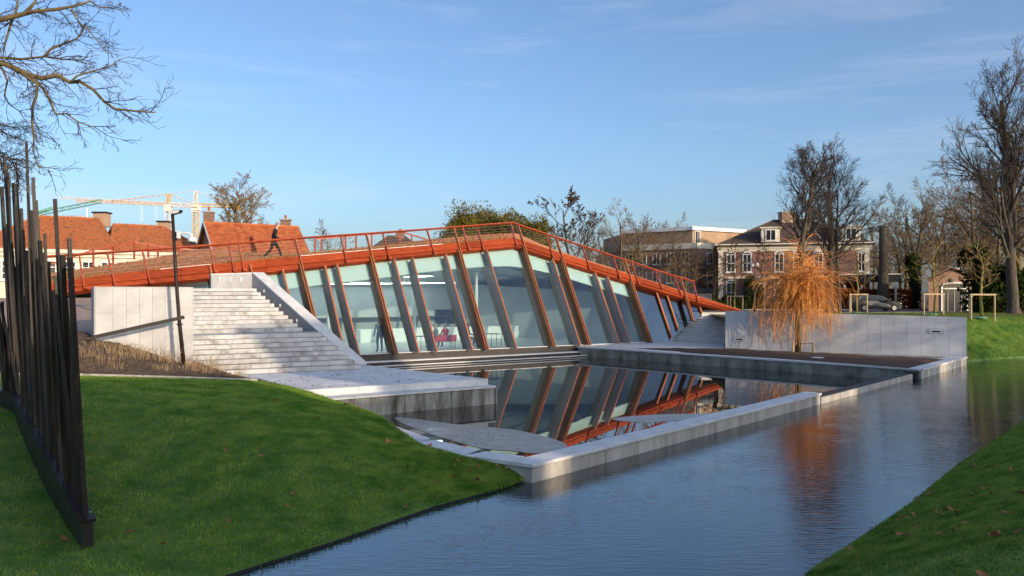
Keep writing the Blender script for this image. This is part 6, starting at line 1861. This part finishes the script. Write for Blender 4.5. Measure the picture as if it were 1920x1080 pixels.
def figure(pose):
    """standing / sitting joint sets; x forward, y left, z up, about 1.8 m"""
    E_ = [('pelvis', 'waist'), ('waist', 'chest'), ('chest', 'neck'), ('neck', 'head'), ('head', 'crown')]
    for s in 'lr':
        E_ += [('pelvis', 'hip' + s), ('hip' + s, 'knee' + s), ('knee' + s, 'ankle' + s), ('ankle' + s, 'toe' + s), ('chest', 'shoulder' + s), ('shoulder' + s, 'elbow' + s), ('elbow' + s, 'wrist' + s), ('wrist' + s, 'palm' + s)]
        for f in range(4): E_ += [('palm' + s, 'f%d%s' % (f, s)), ('f%d%s' % (f, s), 'g%d%s' % (f, s))]
        E_ += [('wrist' + s, 'thumb' + s)]
    rad = {'pelvis': (0.15, 0.12), 'waist': (0.145, 0.11), 'chest': (0.165, 0.125), 'neck': 0.06, 'head': (0.085, 0.10), 'crown': (0.07, 0.08)}
    for s in 'lr':
        rad.update({'hip' + s: 0.095, 'knee' + s: 0.068, 'ankle' + s: 0.05, 'toe' + s: 0.04, 'shoulder' + s: 0.07, 'elbow' + s: 0.05, 'wrist' + s: 0.035, 'palm' + s: 0.032, 'thumb' + s: 0.012})
        for f in range(4): rad['f%d%s' % (f, s)] = 0.011; rad['g%d%s' % (f, s)] = 0.009
    P = dict(pose)
    for s in 'lr':
        w_, e = Vector(P['wrist' + s]), Vector(P['elbow' + s]); d = (w_ - e).normalized()
        P['palm' + s] = w_ + d * 0.08
        ac = V(1, 0, 0) - d * d.x
        ac = ac.normalized() if ac.length > 0.2 else V(0, 1, 0)
        cu = d.cross(ac).normalized() * (0.012 if s == 'l' else -0.012)
        for f, ln in enumerate((0.05, 0.056, 0.052, 0.042)):
            b_ = P['palm' + s] + ac * (0.03 - 0.021 * f) + d * 0.03
            P['f%d%s' % (f, s)] = b_ + d * (ln * 0.3) + cu; P['g%d%s' % (f, s)] = b_ + d * ln * 0.9 + cu * 3
        P['thumb' + s] = w_ + d * 0.06 + ac * 0.055
    return P, E_, rad

def face_bits(o, pose, scale, hairm, bald=False):
    h = Vector(pose['head']) * scale; c = Vector(pose['crown']) * scale
    up = (c - h).normalized(); fw = V(1, 0, 0)
    b = MB()
    # hair cap as half shell around the skull
    cen = h + up * (0.055 * scale); n1, n2 = 7, 12
    vs = []
    for i in range(n1):
        th = math.pi * 0.56 * i / (n1 - 1)
        for j in range(n2):
            ph = 2 * math.pi * j / n2
            front = max(0, math.cos(ph)); cut = 1.0 - 0.42 * front
            t_ = th * cut
            r_ = 0.112 * scale
            vs.append(cen + up * (math.cos(t_) * r_ * 1.16) + fw * (math.sin(t_) * math.cos(ph) * r_ * 1.08 - 0.012 * scale) + V(0, 1, 0) * (math.sin(t_) * math.sin(ph) * r_ * 0.92))
    fs = [(i * n2 + j, i * n2 + (j + 1) % n2, (i + 1) * n2 + (j + 1) % n2, (i + 1) * n2 + j) for i in range(n1 - 1) for j in range(n2)]
    b.add(vs, fs)
    me = bpy.data.meshes.new('hair'); me.from_pydata(b.v, [], b.f); me.materials.append(hairm)
    me.polygons.foreach_set('use_smooth', [True] * len(b.f))
    k = bpy.data.objects.new('hair', me); COL.objects.link(k); k.parent = o
    b = MB()
    for s in (-1, 1):
        b.box(h + fw * 0.094 * scale + V(0, s * 0.034 * scale, 0.03 * scale), (0.012 * scale, 0.022 * scale, 0.01 * scale))
    me = bpy.data.meshes.new('eyes'); me.from_pydata(b.v, [], b.f); me.materials.append(M['cloth_black'])
    k = bpy.data.objects.new('eyes', me); COL.objects.link(k); k.parent = o
    b = MB()
    b.add([h + V(0.09, 0, 0.03) * scale, h + V(0.095, 0.016, -0.012) * scale, h + V(0.095, -0.016, -0.012) * scale, h + V(0.122, 0, -0.01) * scale], [(0, 1, 3), (0, 3, 2), (1, 2, 3)])
    for s in (-1, 1): b.box(h + V(-0.005, s * 0.088, 0.015) * scale, (0.03 * scale, 0.015 * scale, 0.055 * scale))
    me = bpy.data.meshes.new('face'); me.from_pydata(b.v, [], b.f); me.materials.append(M['skin'])
    k = bpy.data.objects.new('face', me); COL.objects.link(k); k.parent = o

def slots(ct, n1, n2):
    n = n1
    if n.startswith(('head', 'crown', 'neck', 'palm', 'thumb')) or (n[0] in 'fg' and n[1].isdigit()): return 0
    if n.startswith(('shoulder', 'elbow', 'chest', 'waist', 'wrist')): return 1
    if n.startswith('toe'): return 3
    return 2
walk = dict(pelvis=(0, 0, 0.93), waist=(0.02, 0, 1.10), chest=(0.08, 0, 1.33), neck=(0.13, 0, 1.50), head=(0.19, 0, 1.60), crown=(0.20, 0, 1.70),
            hipl=(0, 0.10, 0.88), hipr=(0, -0.10, 0.88), kneel=(0.24, 0.10, 0.50), kneer=(-0.10, -0.10, 0.48), anklel=(0.36, 0.10, 0.09), ankler=(-0.42, -0.10, 0.14), toel=(0.54, 0.11, 0.05), toer=(-0.30, -0.11, 0.035),
            shoulderl=(0.08, 0.20, 1.40), shoulderr=(0.08, -0.20, 1.40), elbowl=(-0.10, 0.25, 1.14), elbowr=(0.10, -0.25, 1.12), wristl=(-0.02, 0.24, 0.90), wristr=(0.30, -0.22, 0.95))
P, E_, rad = figure(walk)
Yp = onfront(513, 484, 0.3).y + 1.6
pp = dep(513, 487.0, Yp)
o = person(P, E_, rad, [M['skin'], M['cloth_black'], M['cloth_black'], M['cloth_black']], pp, 'person in black coat and trousers striding to the right across the planted roof', rz=0.15, scale=1.26 * 58 / 1450 * Yp / 1.84, assign=slots)
face_bits(o, P, 1.26 * 58 / 1450 * Yp / 1.84, M['hair'])
stand = dict(walk, waist=(0, 0, 1.10), chest=(0.0, 0, 1.33), neck=(0.01, 0, 1.50), head=(0.03, 0, 1.60), crown=(0.03, 0, 1.70), kneel=(0.03, 0.11, 0.50), kneer=(0.02, -0.11, 0.50), anklel=(0, 0.12, 0.09), ankler=(0, -0.13, 0.09), toel=(0.16, 0.14, 0.04), toer=(0.16, -0.15, 0.04),
             shoulderl=(0, 0.20, 1.41), shoulderr=(0, -0.20, 1.41), elbowl=(-0.04, 0.27, 1.14), elbowr=(-0.04, -0.27, 1.14), wristl=(0.06, 0.28, 0.90), wristr=(0.06, -0.28, 0.90))
P, E_, rad = figure(stand)
c = place(712, 1.2)
o = person(P, E_, rad, [M['skin'], M['cloth_grey'], M['cloth_grey'], M['cloth_black']], c, 'person in grey standing inside the pavilion near the left panes', 'people inside the pavilion', rz=2.2, scale=1.03, assign=slots)
face_bits(o, P, 1.03, M['hair'])
sit = dict(pelvis=(0, 0, 0.55), waist=(-0.02, 0, 0.72), chest=(0.0, 0, 0.95), neck=(0.02, 0, 1.12), head=(0.05, 0, 1.22), crown=(0.05, 0, 1.32), hipl=(0.05, 0.1, 0.52), hipr=(0.05, -0.1, 0.52), kneel=(0.45, 0.12, 0.52), kneer=(0.45, -0.12, 0.52),
           anklel=(0.42, 0.12, 0.09), ankler=(0.38, -0.12, 0.09), toel=(0.58, 0.13, 0.04), toer=(0.54, -0.13, 0.04), shoulderl=(0, 0.2, 1.03), shoulderr=(0, -0.2, 1.03), elbowl=(0.06, 0.26, 0.77), elbowr=(0.06, -0.26, 0.77), wristl=(0.28, 0.18, 0.72), wristr=(0.28, -0.18, 0.72))
P, E_, rad = figure(sit)
for px, back, rz, cl, lab in ((835, 1.95, 2.4, ('red', 'cloth_black'), 'person in red top seated with back to the glass on the red bench'), (817, 2.3, 2.9, ('cloth_grey', 'cloth_black'), 'grey haired person seated at the left end of the red bench'), (876, 1.5, 0.4, ('cloth_blue', 'cloth_blue'), 'person in dark blue seated right of the red bench behind the glass')):
    c = place(px, back); c.z += 0.04
    o = person(P, E_, rad, [M['skin'], M[cl[0]], M[cl[1]], M['cloth_black']], c, lab, 'people inside the pavilion', rz=rz, assign=slots)
    face_bits(o, P, 1.0, M['hair'])
    if px == 876:
        b = MB(); b.box(c + V(0, 0, 0.40), (0.45, 0.45, 0.05), (U, N, Z3)); 
        st_ = thing('stool', c, 'small stool under the person in dark blue behind the glass', 'stool')
        b.build('seat', M['cloth_grey'], st_)
        for i, j in ((-1, -1), (1, -1), (1, 1), (-1, 1)):
            p = c + U * (0.18 * i) + N * (0.18 * j); b = MB(); b.tube([V(p.x, p.y, 0.447), V(p.x, p.y, 0.447 + 0.42)], 0.015, 5); b.build('leg', M['black'], st_)

# ================================================================== planting, grass, fallen leaves
g = random.Random(41)
def tuft(c, h, n, label):
    b = MB()
    for k in range(n):
        a = g.uniform(0, 6.283); le = g.uniform(0.1, 0.75); hh = h * g.uniform(0.5, 1.1); r0 = g.uniform(0, 0.32)
        d = V(math.cos(a), math.sin(a), 0)
        p0 = c + d * r0; p1 = p0 + d * (le * hh * 0.35) + Z3 * hh * 0.65; p2 = p0 + d * (le * hh * 0.9) + Z3 * hh * g.uniform(0.6, 1.0)
        b.tube([p0, p1, p2], [0.005, 0.004, 0.002], 3, cap=False)
    return tag(b.build('ornamental_grass', M['dry'], base=c), label, 'dry grass', 'dry grasses along the white wall')
tl = [(205, 664, 0.55), (232, 668, 0.5), (262, 672, 0.7), (292, 676, 0.75), (318, 680, 0.75), (348, 686, 0.8), (368, 688, 0.6), (392, 693, 0.8), (415, 699, 0.7), (180, 650, 0.5), (165, 668, 0.5), (445, 706, 0.4), (190, 680, 0.5), (220, 690, 0.45), (300, 694, 0.4), (248, 662, 0.6), (278, 668, 0.7), (330, 672, 0.8), (225, 655, 0.5), (355, 694, 0.5), (212, 676, 0.4), (305, 666, 0.6), (382, 700, 0.45)]
for k, (px, py, h) in enumerate(tl):
    # find the ground under the pixel
    lo, hi = 21.0, 27.0
    best = None
    for s_ in range(120):
        Y = lo + (hi - lo) * s_ / 119; p = dep(px, py, Y)
        if p.z <= float(mulch_z([(p.x, p.y)])[0]): best = p; break
    if best is None: best = dep(px, py, 25.2)
    tuft(best - Z3 * 0.03, h * g.uniform(0.6, 1.05), g.randrange(28, 60), 'dry tan grass tuft in the brown strip before the short white wall')
# twigs and litter on the strip
b = MB()
for k in range(1500):
    u_, v_ = g.random(), g.random()
    a = resample(MF, 60)[int(u_ * 59)]; c = resample(MBk, 60)[int(u_ * 59)]
    x, y = a * (1 - v_) + c * v_
    if x < -17: continue
    z = float(mulch_z([(x, y)])[0]) + 0.02
    d = V(g.uniform(-1, 1), g.uniform(-1, 1), g.uniform(-0.1, 0.35)).normalized() * g.uniform(0.05, 0.3)
    p = V(x, y, z); b.tube([p, p + d * 0.5 + V(0, 0, g.uniform(0, 0.03)), p + d], 0.006, 3, cap=False)
tag(b.build('twig_litter', M['twig_brown']), 'brown twig litter lying on the planted strip', 'litter', kind='stuff')
b = MB()
for p, q in zip(MF[2:], MF[3:]): b.beam(V(*p, mulch_z([p])[0] + 0.01), V(*q, mulch_z([q])[0] + 0.01), 0.05, 0.07)
tag(b.build('lawn_edging', M['concrete_clean'], base=(-11, 21.5, 1.2)), 'thin pale edging strip between lawn and brown planted strip', 'edging')
# stick and crumbs on the stairs and landing
c = dep(425, 604, 31.3); 
b = MB(); b.tube([dep(404, 605, 31.2), dep(420, 604.5, 31.2), dep(435, 608, 31.1), dep(444, 611, 31.1)], 0.014, 5)
tag(b.build('fallen_stick', M['bark'], base=dep(404, 605, 31.2)), 'thin broken stick lying on the white steps', 'stick')
b = MB()
for k in range(85):
    p = lvl(g.triangular(470, 900, 560), g.uniform(690, 728), 0.675)
    q = V(p.x, p.y, 0)
    # keep it on the landing
    if (q - V(-0.81, 25.97, 0)).dot(V(0.5, -0.866, 0)) > -0.1 or (q - V(-5.85, 30.85, 0)).dot(V(0.69, 0.72, 0)) > -0.1: continue
    b.box(p, (g.uniform(0.02, 0.07), g.uniform(0.02, 0.05), 0.012))
for k in range(48):
    p = lvl(g.triangular(830, 1040, 900), g.uniform(797, 843), -0.128); b.box(p, (g.uniform(0.01, 0.06), g.uniform(0.008, 0.03), 0.008))
tag(b.build('leaf_crumbs', M['soil']), 'dark leaf crumbs scattered on the landing and the ice', 'litter', kind='stuff')

# --- grass blades over the lawns
def blades(name, zfun, pts_fun, n, h, w_, m, seed, label):
    rs_ = np.random.RandomState(seed)
    xy = pts_fun(n, rs_); z = zfun(xy); n = len(xy)
    base = np.column_stack([xy, z - 0.004])
    az = rs_.uniform(0, 2 * np.pi, n); hh = h * rs_.uniform(0.5, 1.25, n); ww = w_ * rs_.uniform(0.6, 1.3, n)
    dx = np.column_stack([np.cos(az), np.sin(az), np.zeros(n)])
    lean = np.column_stack([rs_.normal(0, 0.55, n), rs_.normal(0, 0.55, n), np.ones(n)]); lean /= np.linalg.norm(lean, axis=1)[:, None]
    v = np.empty((n * 3, 3)); v[0::3] = base - dx * ww[:, None]; v[1::3] = base + dx * ww[:, None]; v[2::3] = base + lean * hh[:, None]
    o = np_mesh(name, v, np.arange(n * 3).reshape(-1, 3), m)
    return tag(o, label, 'grass', kind='stuff')
Ea, Ba = resample(E, 400), resample(BK, 400)
def lawn_pts(n, rs_):
    # more blades near the camera
    i = rs_.randint(0, 400, n * 3); t = rs_.uniform(0.0, 1, n * 3)
    p = Ea[i] * (1 - t[:, None]) + Ba[i] * t[:, None] + rs_.normal(0, 0.06, (n * 3, 2))
    px = 960 + FOC * p[:, 0] / np.maximum(p[:, 1], 0.1)
    i2 = (p[:, 1] > 5) & (px > -160) & (px < 1010)
    p = p[i2]
    # stay on the sheet
    return p[:n]
def lz(xy):
    out = np.empty(len(xy))
    for k in range(0, len(xy), 50000): out[k:k + 50000] = lawn_z(xy[k:k + 50000])
    return out
blades('grass', lz, lawn_pts, 300000, 0.062, 0.0085, M['blade'], 5, 'short dense green grass of the left lawn bank')
Ra, Rb = resample(RBn, 600), resample(RBf, 600)
def rb_pts(n, rs_):
    i = rs_.randint(0, 600, n * 4); t = rs_.uniform(0.0, 1, n * 4) ** 1.3
    p = Ra[i] * (1 - t[:, None]) + Rb[i] * t[:, None]
    px = 960 + FOC * p[:, 0] / np.maximum(p[:, 1], 0.1)
    k = (p[:, 1] > 4.5) & (px < 2050) & (p[:, 1] < 32); rb_pts.t = t[k][:n]
    return p[k][:n]
blades('grass', lambda xy: 2.25 * (1 - (1 - rb_pts.t) ** 1.7), rb_pts, 200000, 0.060, 0.0085, M['sun_tinted_bank_blade'], 6, 'short green grass of the right bank')
Fa, Fb = resample(fb_lo, 300), resample(fb_hi, 300)
def fb_pts(n, rs_):
    i = rs_.randint(0, 200, n); t = rs_.uniform(0.02, 1, n); fb_pts.t = t
    return Fa[i] * (1 - t[:, None]) + Fb[i] * t[:, None]
blades('grass', lambda xy: 2.1 * fb_pts.t ** 0.8, fb_pts, 60000, 0.08, 0.012, M['blade'], 7, 'green grass of the far bank beside the white wall')
def vg_pts(n, rs_):
    p = np.column_stack([rs_.uniform(12.5, 48, n * 2), rs_.uniform(39.6, 62, n * 2)])
    wl_ = 44.5 + (p[:, 0] - 12.24) * (38.6 - 44.5) / (22.55 - 12.24)
    wl2 = np.interp(p[:, 0], [22.6, 26.2, 30, 34, 40, 52], [42.2, 45.2, 47.2, 47.8, 48.6, 51])
    k = np.where(p[:, 0] < 22.6, p[:, 1] > wl_ + 0.6, p[:, 1] > wl2) & ~((p[:, 0] < 15.4) & (p[:, 1] > 46))
    return p[k][:n]
blades('grass', lambda xy: np.where(xy[:, 1] < 58, 2.1, 2.05), vg_pts, 60000, 0.07, 0.012, M['blade_lit'], 8, 'sunlit verge grass between the white wall and the road')

# --- fallen leaves, each its own curled leaf
lg = random.Random(19)
def leaf_mesh(k):
    s = lg.uniform(0.035, 0.06); c = lg.uniform(0.2, 0.5)
    o_ = [(-1, 0), (-0.5, 0.45), (0.2, 0.55), (1, 0), (0.2, -0.55), (-0.5, -0.45)]
    me = bpy.data.meshes.new('fallen_leaf')
    vs = [(x * s, y * s, s * c * (x * x + y * y) + 0.0) for x, y in o_] + [(0, 0, 0)]
    me.from_pydata(vs, [], [(i, (i + 1) % 6, 6) for i in range(6)]); me.materials.append(M['leaf_dead']); return me
lm = [leaf_mesh(k) for k in range(8)]
per_object(M['leaf_dead'], 0.35)
def drop_leaf(x, y, z, label, grp):
    o = bpy.data.objects.new('fallen_leaf', lm[lg.randrange(8)]); COL.objects.link(o)
    s = lg.uniform(0.9, 1.9); o.scale = (s, s, s); o.location = (x, y, z + 0.045); o.rotation_euler = (lg.uniform(-0.6, 0.6), lg.uniform(-0.6, 0.6), lg.uniform(0, 6.28))
    tag(o, label, 'leaf', grp)
for k in range(95):
    i = lg.randrange(400); t = lg.random(); p = Ea[i] * (1 - t) + Ba[i] * t
    px = 960 + FOC * p[0] / max(p[1], 0.1)
    if p[1] < 6 or not (-30 < px < 950): continue
    drop_leaf(p[0], p[1], float(lawn_z([p])[0]), 'small orange brown dead leaf on the left lawn', 'fallen leaves on the left lawn')
for k in range(230):
    i = lg.randrange(600); t = min(0.95, abs(lg.gauss(0.22, 0.13)))
    p = Ra[i] * (1 - t) + Rb[i] * t
    px = 960 + FOC * p[0] / max(p[1], 0.1)
    if not (6 < p[1] < 26) or px > 1960: continue
    cl = lg.choice((1, 1, 1, 3))
    for q in range(cl):
        drop_leaf(p[0] + lg.gauss(0, 0.12) * (cl > 1), p[1] + lg.gauss(0, 0.12) * (cl > 1), 2.25 * (1 - (1 - t) ** 1.7), 'small dead leaf on the grass slope of the right bank', 'fallen leaves on the right bank')
